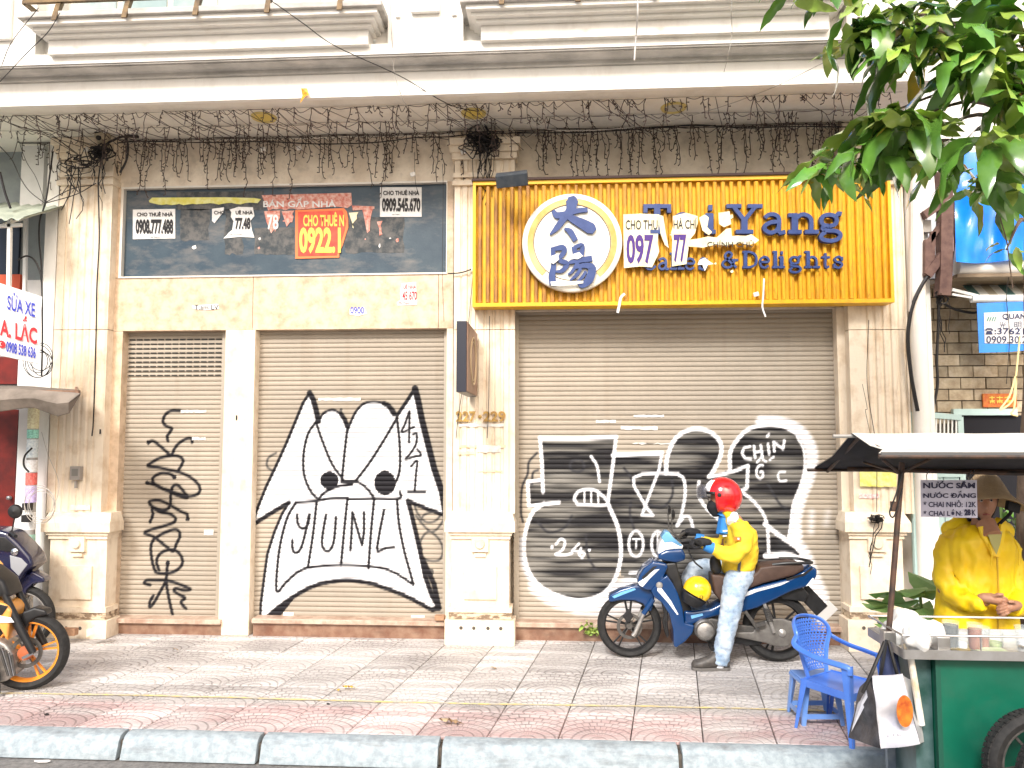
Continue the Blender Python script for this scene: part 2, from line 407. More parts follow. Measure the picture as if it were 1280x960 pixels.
# dark slate sign panel
SLATE = mat('dark slate panel', (.022,.045,.070), .38, (.050,.078,.100), 3, .6, dirt=(.21,.19,.17), dscale=3.2, damt=.9, dstretch=(.6,1,1.4), bump=.1)
FRAMEM = mat('pale aluminium frame', (.75,.70,.62), .4, metal=.2)
dp = bpart('dark_sign_panel', SLATE, MB().box(xd0, xd1, W0+.04, W0+.10, zp0+.012, zp1-.012))
fr = MB(); fr.box(xd0-.012, xd1+.004, W0-.012, W0+.06, zp1-.012, zp1+.006); fr.box(xd0-.012, xd1+.004, W0-.012, W0+.06, zp0-.003, zp0+.012)
fr.box(xd0-.012, xd0+.012, W0-.010, W0+.06, zp0+.012, zp1-.012); fr.box(xd1-.004, xd1+.004, W0-.010, W0+.06, zp0+.012, zp1-.012)
fr.build('panel_frame', FRAMEM, dp)
# pilasters with flutes and pedestals
WP = W0-.10; WD = W0-.19
def pilaster(pl, pr, ytop, flute0, flute1, n, capital=True):
    a, b = X(pl, WP, 450), X(pr, WP, 450); z0, zj, z1 = Z(642, WP, (pl+pr)/2), Z(412, WP, (pl+pr)/2), ZS
    f0, f1 = X(flute0, WP, 450), X(flute1, WP, 450); w = (f1-f0)/n
    for za, zb in ((z0, zj-.003), (zj+.003, z1)):
        mb = MB().box(a, b, WP+.012, W0+.01, za, zb)
        if f0-a > .02: mb.box(a, f0-.004, WP, WP+.012, za, zb)
        if b-f1 > .02: mb.box(f1+.004, b, WP, WP+.012, za, zb)
        for k in range(n):
            mb.add([(f0+w*k+.006, WP+.013, za), (f0+w*k+.018, WP-.001, za), (f0+w*(k+1)-.018, WP-.001, za), (f0+w*(k+1)-.006, WP+.013, za),
                    (f0+w*k+.006, WP+.013, zb), (f0+w*k+.018, WP-.001, zb), (f0+w*(k+1)-.018, WP-.001, zb), (f0+w*(k+1)-.006, WP+.013, zb)],
                   [(0,1,5,4),(1,2,6,5),(2,3,7,6),(4,5,6,7),(3,2,1,0)])
        bpart('pilaster', STONE2, mb)
    if capital:
        c = MB()
        for (p0, p1, d) in ((232, 226, .03), (222, 216, .02), (200, 192, .035), (192, 184, .06), (184, 176, .09)):
            c.box(a-d*.6, b+d*.6, WP-d, W0+.01, Z(p0, WP, (pl+pr)/2), Z(p1, WP, (pl+pr)/2))
        bpart('capital', STONE2, c, bevel=.004)
def pedestal(pl, pr):
    c = (pl+pr)/2; Y = WD
    a, b = X(pl, Y, 700), X(pr, Y, 700); w = b-a; k = b-a
    def zz(py): return Z(py, Y, c)
    m = MB().box(a, b, Y-.03, W0+.01, zz(665), zz(653)); m.add(
        [(a, Y-.03, zz(653)), (b, Y-.03, zz(653)), (b, W0, zz(653)), (a, W0, zz(653)), (a+.03, Y+.04, zz(641)), (b-.03, Y+.04, zz(641)), (b-.03, W0, zz(641)), (a+.03, W0, zz(641))],
        [(0,1,5,4),(1,2,6,5),(3,0,4,7),(4,5,6,7),(0,3,2,1)])
    bpart('ledge', STONE2, m, bevel=.003)
    bpart('ledge_moulding', STONE2, MB().box(a+.03, b-.03, Y-.005, W0+.01, zz(669), zz(665.2)).box(a+.045, b-.045, Y+.012, W0+.01, zz(674), zz(669.2)))
    body = bpart('pedestal', STONE2, MB().box(a+.055, b-.055, Y+.03, W0+.01, zz(762), zz(674)), bevel=.003)
    cx = (a+b)/2; Yf = Y+.03
    MB().box(cx-.075, cx+.075, Yf-.035, Yf+.005, zz(690), zz(671.5)).build('medallion_block', STONE2, B, bevel=.004)
    MB().lathe([(.0, -.02), (.035, -.018), (.042, -.008), (.042, .004)], (cx, Yf-.037, zz(680)), 'y', 20, cap=False).build('medallion', STONE2, B, smooth=True)
    MB().box(cx-.05, cx+.05, Yf-.022, Yf+.005, zz(696), zz(692)).build('guttae_block', STONE2, B)
    pz0, pz1 = zz(749.5), zz(708); hw = .145; e = .02
    pm = MB(); o = [(cx-hw, pz0), (cx+hw, pz0), (cx+hw, pz1), (cx-hw, pz1)]
    pm.add([(x, Yf+.004, z) for x, z in o]+[(x, Yf-.022, z) for x, z in o]+[(cx, Yf-.035, (pz0+pz1)/2)], [(0,1,5,4),(1,2,6,5),(2,3,7,6),(3,0,4,7),(4,5,8),(5,6,8),(6,7,8),(7,4,8)])
    pm.build('raised_panel', STONE2, B)
    CHIP = mat('chipped stone', (.62,.50,.36), .8, (.20,.14,.09), 16, .5, lo=.45, hi=.55, bump=.5, bscale=30, stretch=(.7,1,1.6))
    bpart('base_moulding', STONE2, MB().box(a+.03, b-.03, Y+.005, W0+.01, zz(766), zz(759.5)))
    bpart('base_band', CHIP, MB().box(a+.035, b-.035, Y+.015, W0+.01, zz(774.5), zz(766.2)))
    bb = MB().box(a+.004, b-.004, Y-.02, W0+.01, -.002, zz(775))
    bs = bpart('pedestal_base', STONE2, bb, bevel=.004)
    for k in range(4): pass
    cav = MB()
    for k, dx in enumerate((.24, .42, .62, .8)):
        cav.lathe([(.0, -.001), (.016, -.001)], (a+w*dx, Y-.0225, zz(784.5)), 'y', 10, cap=False)
    cav.build('anchor_hole', DIRTM, bs)
pilaster(66, 133, 185, 76, 121, 5); pilaster(567, 643.5, 185, 575, 638, 6); pilaster(1062, 1136, 185, 1084, 1133, 5)
pedestal(52, 138); pedestal(556, 644); pedestal(1056, 1139)
# white corner column on the right
bpart('corner_column', WHITE, MB().box(X(1136.5, W0-.04, 400), X(1164, W0-.04, 400), W0-.04, W0+.5, 0, ZS).tube([(X(1150, W0-.08, 450), W0-.06, 0), (X(1150, W0-.08, 450), W0-.06, ZS)], .075, 16), smooth=40)
bpart('side_wall', WHITE, MB().box(xl-.02, xl+.10, WP+.01, W0+3, 0, ZS))
# sills and steps under the shutters
for (p0, p1, pt, lift) in ((136, 277, 773, 0), (316, 556, 774, 0), (644, 1057, 780, 0)):
    Ys = W0-.015; zt = Z(pt, Ys, (p0+p1)/2)
    bpart('sill', SILLM, MB().box(X(p0, Ys, 780), X(p1, Ys, 780), Ys-.035, W0+.25, zt-.042, zt), bevel=.006)
    bpart('step_riser', BROWNST, MB().box(X(p0, Ys, 780)+.004, X(p1, Ys, 780)-.004, Ys, W0+.24, -.002, zt-.042))
# soffit, cornice, upper floor
XL, XR = -6.5, X(1172, 6.1, 100)
_d = ray(400, 122); YF = _d.y*(ZS-CAM_H)/_d.z
bpart('soffit', SOFFM, MB().box(XL, XR, YF+.05, W0+.9, ZS, ZS+.1))
def zf(py, Y): return Z(py, Y, 400)
YU = YF-.17
prof = [(YF+.05, ZS+.1), (YF+.05, ZS), (YF, ZS), (YF, zf(113, YF)), (YF+.015, zf(112, YF)), (YF+.015, zf(92, YF))]
bpart('fascia', WHITE, MB().prism(prof+[(YF+.1, zf(92, YF)), (YF+.1, ZS+.1)], XL, XR, axis='x'))
za = zf(91.6, YF); zb = zf(70, YU)
cv = [(YF+.08, za), (YF-.02, za), (YF-.02, za+.03), (YF-.045, za+.04)]
cv += [(YF-.045-(YF-.045-YU-.03)*math.sin(t), za+.04+(zb-za-.06)*(1-math.cos(t))) for t in np.linspace(0, PI/2, 6)[1:]]
cv += [(YU+.03, zb-.012), (YU+.012, zb-.012), (YU+.012, zb), (YF+.08, zb)]
bpart('cornice_moulding', GREYP, MB().prism(cv, XL, XR, axis='x'))
zc = zf(-90, YU)
bpart('upper_wall', WHITE, MB().box(XL, XR, YU, YU+.12, zb+.001, zf(57, YU)))
# upper wall between and beside the balconies
wz = zf(57, YU)+.001
def balc(p0, p1, b0, b1):
    """stepped balcony slab between two columns of the upper floor, with railing and window behind"""
    ys = YU; st = [(53, 39, .05), (38.6, 31, .10), (30.6, 22, .15), (21.6, 12, .20)]
    for k, (q0, q1, d) in enumerate(st):
        Y = ys-d; z0 = zf(q0+4, Y) if k == 0 else zt_; z1 = zf(q1, Y); zt_ = z1
        bpart('balcony_step', WHITE, MB().box(p0-(.0+k*.035), p1+k*.035, Y, YU+.11, z0+.001, z1))
    bpart('balcony_edge', GREYP, MB().box(p0-.15, p1+.15, YU-.235, YU+.11, zt_+.001, zt_+.05), bevel=.008)
    zr = zt_+.051
    rl = bpart('railing', mat('tarnished brass railing', (.20,.13,.06), .5, (.09,.06,.035), 14, metal=.5), MB().bar((p0-.12, YU-.2, zr+.10), (p1+.12, YU-.2, zr+.10), .03).bar((p0-.12, YU-.2, zr+1.0), (p1+.12, YU-.2, zr+1.0), .05).bar((p0-.12, YU-.2, zr+.1), (p0-.12, YU+.1, zr+.1), .03))
    n = int((p1-p0)/.11)
    for k in range(n+1):
        x = p0-.1+(p1-p0+.2)*k/n
        MB().bar((x, YU-.2, zr+.10), (x, YU-.2, zr+.98), .014).build('baluster', _MC['tarnished brass railing'], rl)
    for k in range(5):
        x = p0+.18+(p1-p0-.36)*k/4
        MB().prism([(YU-.26, zr-.09), (YU-.22, zr+.05), (YU-.19, zr+.12), (YU-.16, zr+.10), (YU-.20, zr+.0), (YU-.245, zr-.09)], x-.02, x+.02, axis='x').build('bracket', _MC['tarnished brass railing'], rl)
    g = mat('greenish window glass', (.35,.46,.46), .12, (.62,.66,.62), 2.2, .6, spec=.8)
    f = bpart('window', WHITE, MB().box(p0-.02, p1+.02, YU+.21, YU+.25, wz, zc))
    nn = 6; w = (p1-p0)/nn
    for k in range(nn): MB().box(p0+w*k+.03, p0+w*(k+1)-.03, YU+.19, YU+.209, wz+.05, zc-.1).build('pane', g, f)
xb0, xb1 = X(66, YU, 50), X(462, YU, 50); xc0, xc1 = X(602, YU, 40), X(1034, YU, 40)
balc(xb0, xb1, 0, 0); balc(xc0, xc1, 0, 0)
for a, b in ((XL, xb0-.15), (xb1+.15, xc0-.15), (xc1+.15, XR)):
    bpart('upper_wall', WHITE, MB().box(a, b, YU, YU+.24, wz, zc))
for a, b in ((xb0-.15, xb0-.021), (xb1+.021, xb1+.15), (xc0-.15, xc0-.021), (xc1+.021, xc1+.15)):
    bpart('window_reveal', WHITE, MB().box(a, b, YU+.112, YU+.24, wz, zc))
for (p0, p1, q) in ((X(-18, YU-.03, 20), X(14, YU-.03, 20), 35), (X(513, YU-.03, 10), X(550, YU-.03, 10), 19)):
    bpart('raised_panel', WHITE, MB().box(p0, p1, YU-.045, YU, zf(q, YU-.045), zc-.2), bevel=.02)
for px in (498, 568): bpart('wall_step', WHITE, MB().box(X(px-3, YU, 10), X(px+3, YU, 10), YU-.02, YU, zf(26, YU), zc-.1))
bpart('upper_floor', WHITE, MB().box(XL, XR, YU+.45, YU+.6, ZS+.1, zc+1)); bpart('roof_slab', WHITE, MB().box(XL, XR, YU-.1, W0+3, zc+1, zc+1.2))
# soffit downlights
def downlight(px, py, lab, warm):
    p = P(px, py, W0); d = ray(px, py); t = (ZS-CAM_H)/d.z; c = Vector((d.x*t, d.y*t, ZS-.002))
    t = thing('downlight', c, lab, 'ceiling light', 'soffit downlights')
    MB().lathe([(.075, 0), (.085, -.012), (.105, -.014), (.112, 0)], c, 'z', 24, cap=False).build('rim', mat('yellowed rim', (.70,.56,.20) if warm else (.45,.45,.25), .5), t, smooth=True)
    MB().lathe([(.0, -.006), (.076, -.006)], c, 'z', 24, cap=False).build('lens', mat('yellow lens' if warm else 'dusty lens', (.80,.62,.15) if warm else (.55,.52,.44), .4), t)
downlight(330, 146, 'yellowed round downlight in the soffit above the dark sign panel', 1)
downlight(592, 141, 'yellowed round downlight in the soffit above the wire tangle between the two shops', 1)
downlight(842, 134, 'grey round downlight in the soffit above the yellow sign', 0)
# ================================================================ roller shutters with sprayed graffiti
def vnoise(u, v, su, sv, seed):
    r = np.random.default_rng(seed); g = r.random((80, 80)); a = u*su; b = v*sv
    i = np.floor(a).astype(int); j = np.floor(b).astype(int); fa = a-i; fb = b-j
    fa = fa*fa*(3-2*fa); fb = fb*fb*(3-2*fb); q = lambda x, y: g[x % 80, y % 80]
    return (q(i, j)*(1-fa)+q(i+1, j)*fa)*(1-fb)+(q(i, j+1)*(1-fa)+q(i+1, j+1)*fa)*fb
class Paint:
    def __init__(s, x0, x1, z0, z1, base, Y, dx=.0055, pitch=.0445, rows=6):
        s.Y = Y; s.nx = int((x1-x0)/dx)+1
        s.x = np.linspace(x0, x1, s.nx); zs = []; ys = []
        tt = [(0, .0085), (.09, .0085), (.16, .0005), (.36, -.002), (.66, -.002), (.93, .0005)]
        n = int((z1-z0)/pitch)+1
        for k in range(n):
            for t, d in tt: zs.append(z0+(k+t)*pitch); ys.append(d)
        s.z = np.array(zs); s.d = np.array(ys); keep = s.z < z1; s.z = s.z[keep]; s.d = s.d[keep]; s.nz = len(s.z)
        s.U, s.V = np.meshgrid(s.x, s.z)
        n1 = vnoise(s.U, s.V, 1.2, 2.5, 1)*.6+vnoise(s.U, s.V, 6, 3, 2)*.25+vnoise(s.U, s.V, 50, 23, 3)*.15
        n2 = vnoise(s.U, s.V, .01, 1/pitch, 9)
        s.C = np.array(base)[None, None, :]*(.84+.26*n1+.10*(n2-.5))[..., None]
        st = vnoise(s.U+9, s.V, 14, .8, 5); st = np.clip((st-.62)*3, 0, 1)*vnoise(s.U, s.V, 3, 3, 6)
        s.mixin(st*.35, (.30, .24, .18))
        dirt = np.clip(1-(s.V-z0)/.30, 0, 1)*(.35+.65*vnoise(s.U, s.V, 9, 6, 8))
        s.mixin(dirt*.38, (.28, .24, .20))
    def mixin(s, a, c): s.C = s.C*(1-a[..., None])+np.array(c)[None, None, :]*a[..., None]
    def w(s, p, o): q = P(p[0]/4+o[0], p[1]/4+o[1], s.Y); return (q.x, q.z)
    def sdist(s, pts):
        D = np.full(s.U.shape, 9.)
        for a, b in zip(pts[:-1], pts[1:]):
            m = .10
            i0, i1 = np.searchsorted(s.x, [min(a[0], b[0])-m, max(a[0], b[0])+m]); j0, j1 = np.searchsorted(s.z, [min(a[1], b[1])-m, max(a[1], b[1])+m])
            if i1 <= i0 or j1 <= j0: continue
            u = s.U[j0:j1, i0:i1]-a[0]; v = s.V[j0:j1, i0:i1]-a[1]; dx, dz = b[0]-a[0], b[1]-a[1]; L = dx*dx+dz*dz+1e-12
            t = np.clip((u*dx+v*dz)/L, 0, 1); d = np.hypot(u-t*dx, v-t*dz); D[j0:j1, i0:i1] = np.minimum(D[j0:j1, i0:i1], d)
        return D
    def stroke(s, pts, w, c, o, soft=.006, curve=True, op=1, closed=False):
        q = [s.w(p, o) for p in pts]
        if curve and len(q) > 2: q = [tuple(v) for v in catmull(q, 6, closed)]
        if closed: q = q+[q[0]]
        D = s.sdist(q); a = np.clip((w/2+soft-D)/(2*soft), 0, 1); s.mixin(a*a*(3-2*a)*op, c)
    def inside(s, pts, o, curve=False, ell=None):
        q = [s.w(p, o) for p in pts] if o else pts
        if curve: q = [tuple(v) for v in catmull(q, 5, True)]
        m = np.zeros(s.U.shape, bool); n = len(q)
        for i in range(n):
            x0, z0 = q[i]; x1, z1 = q[(i+1) % n]
            if z0 == z1: continue
            c = ((s.V >= min(z0, z1)) & (s.V < max(z0, z1))) & (s.U < (s.V-z0)*(x1-x0)/(z1-z0)+x0); m ^= c
        return m.astype(float)
    def fill(s, pts, c, o, op=1, curve=False):
        m = s.inside(pts, o, curve)
        if callable(c): s.C = np.where(m[..., None] > 0, s.C*(1-op)+c(s)*op, s.C)
        else: s.mixin(m*op, c)
    def ell(s, cx, cz, rx, rz, o, c=None, w=None, op=1, soft=.006):
        pts = [(cx+rx*math.cos(t), cz+rz*math.sin(t)) for t in np.linspace(0, 2*PI, 20)[:-1]]
        if w: s.stroke(pts, w, c, o, closed=True, soft=soft)
        else: s.fill(pts, c, o, op)
    def build(s, name, m):
        n = s.nx*s.nz; co = np.empty((s.nz, s.nx, 3)); o = wloc(B)
        co[..., 0] = s.U-o.x; co[..., 1] = s.Y+s.d[:, None]-o.y; co[..., 2] = s.V-o.z
        me = bpy.data.meshes.new(name); me.vertices.add(n); me.vertices.foreach_set('co', co.ravel())
        i = (np.arange(s.nz-1)[:, None]*s.nx+np.arange(s.nx-1)[None, :]).ravel()
        f = np.stack([i, i+1, i+1+s.nx, i+s.nx], 1).astype(np.int32); k = len(f)
        me.loops.add(k*4); me.loops.foreach_set('vertex_index', f.ravel()); me.polygons.add(k)
        me.polygons.foreach_set('loop_start', np.arange(k, dtype=np.int32)*4); me.update(calc_edges=True)
        ca = me.color_attributes.new('paint', 'FLOAT_COLOR', 'POINT'); col = np.ones((n, 4), np.float32); col[:, :3] = np.clip(s.C, 0, 1).reshape(-1, 3)
        ca.data.foreach_set('color', col.ravel())
        ob = link_mesh(name, me, B, m); return ob
def shutter_mat():
    m = bpy.data.materials.new('painted shutter steel'); m.use_nodes = True; N = m.node_tree; b = N.nodes['Principled BSDF']
    a = N.nodes.new('ShaderNodeAttribute'); a.attribute_name = 'paint'; N.links.new(a.outputs[0], b.inputs['Base Color'])
    b.inputs['Roughness'].default_value = .6; b.inputs['Specular IOR Level'].default_value = .18
    return m
SHM = shutter_mat(); YS = W0+.10
BASEC = (.385, .335, .272); BLK = (.012, .011, .014); WHT = (.84, .84, .87)
zb1 = Z(773, YS, 210); z12 = Z(411, YS, 350)+.02
# ---- narrow shutter with the black tag
s1 = Paint(X(146, YS, 600)-.04, X(279, YS, 600)+.02, zb1-.01, z12, BASEC, YS)
o = (0, 480); K = .031
for pts in ([(900,134),(860,133),(828,152),(815,185),(828,208),(858,222),(850,240),(836,262),(840,285)],
    [(742,292),(765,285),(800,310),(850,355)], [(860,352),(875,320),(900,292),(938,272),(960,276),(960,292)],
    [(893,430),(908,405),(915,380),(895,362),(860,358),(800,370),(755,395),(740,410),(790,417),(850,430),(900,442),(950,465),(990,500),(1000,530),(985,552),(940,562),(880,545),(820,525),(770,503),(733,494)],
    [(872,466),(850,450),(810,445),(775,460),(762,482),(785,508),(840,535),(900,562),(937,568),(920,540),(890,507),(865,512),(854,550),(852,600),(836,626),(800,630),(762,612),(746,595),(757,584),(800,583),(850,605),(900,635),(935,652),(938,678)],
    [(750,690),(764,655),(762,620),(800,640),(850,650),(877,672),(868,692),(820,710),(750,730),(724,746),(770,765),(830,812),(865,836),(882,800),(899,762),(893,735),(868,728),(820,745),(772,775),(755,810),(758,870),(772,925),(790,945),(850,945),(895,922),(913,890),(900,852),(870,830),(830,832),(795,855),(783,890),(795,930)],
    [(838,890),(835,930),(832,990),(842,1060),(862,1150)]):
    s1.stroke(pts, K, BLK, o, .008)
for c in ((872,466),(737,494),(938,675),(840,895),(742,292)): s1.ell(c[0], c[1], 11, 11, o, BLK)
o = (0, 720)
for pts in ([(750,45),(722,36),(735,22),(780,21),(830,22),(880,35),(930,55),(952,66),(920,72),(882,62),(870,74),(900,95),(925,110),(906,128),(915,148),(930,162)], [(828,30),(800,80),(772,130),(750,155),(750,128),(766,100)]):
    s1.stroke(pts, K, BLK, o, .008)
s1.build('roller_shutter', SHM)
VSM = mat('vent slot dark', (.03,.028,.025), .8); vsm = MB().box(-.027, .027, 0, .008, -.006, .006); pr = vsm.build('vent_slot', VSM, B, local=True)
for k in range(9):
    for q in range(14):
        e = pr if (k, q) == (0, 0) else pr.copy()
        if e is not pr: COL.objects.link(e)
        e.location = (X(152, YS, 440)+(q+.5)*(X(278, YS, 440)-X(152, YS, 440))/14, YS-.006-W0, Z(424.5+k*5.6, YS, 215))
# ---- middle shutter with the white monster face
s2 = Paint(X(314, YS, 600)-.03, X(558.5, YS, 600)+.02, zb1-.01, z12, BASEC, YS)
o = (320, 480)
out = [(268,45),(235,95),(200,180),(150,300),(100,410),(50,515),(0,640),(-12,690),(60,650),(165,592),(130,650),(92,740),(57,850),(42,960),(24,1100),(24,1170),(45,1178),(110,1120),(200,1058),(300,1008),(430,982),(550,992),(650,1022),(760,1068),(870,1128),(915,1122),(880,1050),(845,960),(830,880),(800,745),(775,640),(760,585),(850,622),(950,662),(930,540),(890,420),(860,300),(830,180),(812,80),(795,22),(755,85),(705,158),(680,120),(640,97),(590,88),(540,98),(500,138),(472,195),(458,232),(450,190),(430,155),(385,130),(340,145),(315,185),(298,120),(285,75)]
def whitefill(s):
    n = vnoise(s.U, s.V, 2.5, 30, 21)*.5+vnoise(s.U, s.V, 8, 60, 22)*.5
    n = np.clip((n-.42)*3, 0, 1); return (np.array(WHT)[None, None, :]*(.80+.2*n)[..., None])
s2.fill(out, whitefill, o, .97)
GR = (.08,.075,.07)
for pts in ([(800,660),(850,720),(910,770),(935,830),(915,880),(860,882),(825,860)], [(790,600),(810,650),(850,690),(895,685),(922,652),(890,640),(840,655),(822,690)], [(945,670),(900,730),(850,745),(822,790),(830,830)], [(100,345),(62,370),(55,410),(78,432)]): s2.stroke(pts, .022, GR, o, .008)
s2.ell(878,940,12,16,o,GR); s2.ell(425,130,8,10,o,GR)
KB = .030
def thick(pts, w=KB, curve=False): s2.stroke(pts, w, BLK, o, .006, curve)
thick([(268,45),(235,95),(200,180),(150,300),(100,410),(50,515),(0,640),(-10,690)], .03)
thick([(-10,700),(60,655),(165,592)], .042); thick([(165,592),(130,650),(92,740),(57,850),(42,960),(24,1100),(22,1170)], .028)
thick([(22,1170),(45,1172),(110,1118),(200,1056),(300,1006),(430,982),(550,992),(650,1022),(760,1066),(880,1130)], .040, True)
s2.fill([(42,1172),(110,1120),(200,1056),(190,1075),(130,1150),(110,1175)], BLK, o)
thick([(760,585),(775,640),(800,745),(830,880),(845,960),(880,1060),(915,1120)], .045); thick([(830,870),(890,1000),(915,1120),(885,1128)], .05)
thick([(760,585),(850,622),(950,660)], .04)
thick([(950,660),(930,540),(890,420),(860,300),(830,180),(810,80),(795,22)], .062); thick([(795,22),(755,85),(705,158)], .036)
thick([(705,160),(680,120),(640,97),(590,88),(540,98),(500,138),(472,195),(458,232)], .026, True); thick([(690,150),(665,112),(640,97)], .05, True)
thick([(458,232),(450,190),(430,155),(385,130),(340,145),(312,185)], .026, True); thick([(455,210),(445,180),(425,150)], .045); thick([(312,185),(298,120),(285,75),(268,45)], .055)
for pts in ([(300,190),(260,250),(238,350),(240,450),(270,530),(310,572),(340,545),(400,515),(480,502)], [(300,190),(330,280),(380,400),(430,470),(440,492)], [(456,230),(442,350),(430,475)], [(705,170),(640,280),(570,390),(498,485)],
    [(705,170),(718,300),(718,430),(690,505),(650,548)], [(430,490),(500,488),(552,520),(592,572)], [(200,592),(300,585),(370,572),(460,570)], [(460,575),(590,573),(715,572),(720,540)],
    [(200,592),(160,660),(130,760),(110,880),(103,1035),(150,992),(210,940),(280,915),(430,905),(600,915),(690,942),(785,1002)], [(705,578),(715,700),(740,830),(770,940),(787,1002)],
    [(303,592),(285,750),(260,915)], [(457,575),(440,740),(425,905)], [(590,580),(575,740),(562,922)],
    [(205,655),(210,700),(232,722),(258,705),(268,655)], [(265,655),(250,730),(225,820),(197,845),(182,820),(182,780)], [(350,655),(335,740),(330,800),(345,832),(370,830),(390,780),(400,665)],
    [(765,140),(745,200),(730,240),(790,215)], [(768,135),(765,292)], [(785,252),(803,250),(800,300),(770,350),(748,376),(795,362),(825,355),(806,325)], [(775,412),(805,385),(800,450),(793,540)], [(760,540),(846,540)]):
    thick(pts, .023 if pts[0][0] > 700 and pts[0][1] < 560 and pts[0][0] != 705 else .0265, True)
thick([(430,488),(500,488)], .035)
for pts in ([(472,832),(478,740),(482,640),(505,720),(530,805),(540,740),(540,640)], [(640,630),(620,730),(605,820),(610,838),(650,820),(690,815)]): thick(pts, .0265)
s2.ell(367,482,46,46,o,BLK); s2.ell(645,495,54,62,o,BLK)
s2.build('roller_shutter', SHM)
# ---- wide shutter with the black and white throw-up
z3 = Z(383, YS, 850)+.1; zb3 = Z(779, YS, 850)
s3 = Paint(X(645.5, YS, 600)-.03, X(1052, YS, 600)+.03, zb3-.01, z3, BASEC, YS)
o = (640, 480)
def darkfill(s):
    n = vnoise(s.U, s.V, 2.0, 26, 31)*.5+vnoise(s.U, s.V, 5, 48, 32)*.3+vnoise(s.U, s.V, 1.2, 3, 33)*.35
    n = np.clip((n-.46)*3.2, 0, 1)
    return np.array((.012,.012,.015))[None, None, :]*(1-n)[..., None]+np.array((.21,.20,.18))[None, None, :]*n[..., None]
GH = (.66,.68,.72)
def halo(pts, w, op=.8, curve=True, c=WHT, soft=.035, closed=False): s3.stroke(pts, w, c, o, soft, curve, op, closed)
ballL = [(235,592),(160,598),(105,640),(72,720),(60,800),(66,880),(90,950),(140,1010),(220,1055),(330,1082),(430,1062),(490,1015),(528,940),(545,840),(530,720),(480,600)]
halo([(130,1010),(220,1070),(330,1095),(440,1075),(620,1000),(800,980),(1100,1010)], .16, .75)
halo([(330,1120),(500,1130),(800,1080)], .12, .5)
halo([(60,780),(64,880),(95,960),(150,1022)], .055, .85, c=(.62,.70,.85))
rightR = [(1140,290),(1190,240),(1280,210),(1370,225),(1425,265),(1458,330),(1462,420),(1440,510),(1405,600),(1392,700),(1378,790)]
rightO = [(1250,190),(1340,195),(1420,225),(1480,290),(1500,370),(1480,470),(1440,570),(1415,680),(1420,760)]
halo(rightO, .105, .92, soft=.025); halo([(1378,790),(1440,860),(1480,960),(1530,1070)], .18, .9); halo([(1300,850),(1400,850),(1470,900)], .1, .9)
halo([(1500,640),(1495,740)], .04, .5); halo([(1580,640),(1570,700)], .04, .35)
body = [(505,360),(745,345),(765,440),(790,330),(830,265),(900,222),(980,235),(1038,285),(1042,350),(1010,420),(985,462),(1085,430),(1095,340),(1130,275),(1190,225),(1280,205),(1360,215),(1425,262),(1460,330),(1465,400),(1445,500),(1400,610),(1390,700),(1378,790),(1440,850),(1380,930),(1300,1000),(1100,1010),(700,985),(545,960),(545,840),(528,720),(480,600)]
s3.fill(body, darkfill, o, .98); s3.fill(ballL, darkfill, o, .98); s3.fill([(140,270),(520,265),(510,400),(480,600),(235,592),(85,612),(78,492),(150,478)], darkfill, o, .98)
OLD = (.035,.035,.04)
for pts in ([(125,345),(85,390),(78,450),(50,520),(45,640),(55,690)], [(130,430),(105,445),(100,500)], [(290,400),(310,380),(350,385),(360,420),(330,440),(295,425),(290,400)], [(560,420),(590,460),(640,560),(740,620),(800,560),(800,470)],
    [(595,590),(590,650),(615,740)], [(1280,500),(1340,600),(1400,640)], [(300,660),(260,720),(180,740),(130,690)], [(370,760),(380,860),(420,930)]): s3.stroke(pts, .022, OLD, o, .01)
KW = .031
def wh(pts, w=KW, curve=True, closed=False): s3.stroke(pts, w, WHT, o, .007, curve, 1, closed)
wh([(155,540),(150,400),(140,268)], KW, False); wh([(140,270),(330,272),(520,265)], 0.03956, False); wh([(520,265),(505,400),(478,598)], 0.02924, False)
wh([(150,478),(78,490),(85,612),(160,600),(235,592)], KW, False); wh(ballL[1:], 0.0344); wh([(395,362),(425,410),(438,490)], 0.02236)
wh([(330,602),(312,575),(330,540),(380,525),(430,540),(478,602),(330,602)], 0.0258); wh([(362,535),(362,600)], 0.01376, False); wh([(396,528),(396,600)], 0.01376, False); wh([(430,542),(432,600)], 0.01376, False)
wh([(505,355),(750,345)], 0.03612, False); wh([(750,345),(735,430),(670,600),(650,655),(705,657),(668,610),(610,510),(608,470),(650,450),(745,445),(830,450)], 0.02408, False); wh([(830,450),(860,480),(865,560),(845,660),(825,710),(860,665),(890,670),(905,720)], 0.0258)
wh([(770,445),(778,360),(820,270),(900,225),(980,235),(1038,285),(1045,350),(1010,430),(985,465)], 0.03612); wh([(985,465),(1100,440),(1180,408),(1175,520),(1140,535)], 0.02924, False)
wh([(1090,430),(1092,340),(1132,272),(1190,222),(1280,203),(1360,213),(1420,245)], 0.0344); wh(rightR[4:], 0.0172)
wh([(935,490),(935,560),(980,630),(1050,690)], 0.02924); wh([(1140,530),(1220,600),(1272,690),(1285,860)], 0.0258); wh([(1265,700),(1320,745),(1400,800)], 0.03956, False); wh([(1270,860),(1380,855),(1460,890)], 0.0516)
wh([(590,945),(640,940)], 0.0258, False)
wh([(220,800),(245,775),(265,792),(250,832),(218,852),(262,856),(300,845)], 0.02064); wh([(335,798),(300,835),(350,842)], 0.0172, False); wh([(345,820),(335,850),(352,868),(362,845),(345,838)], 0.0172)
for c in ((200,815),(388,830)): s3.ell(c[0], c[1], 8, 8, o, WHT)
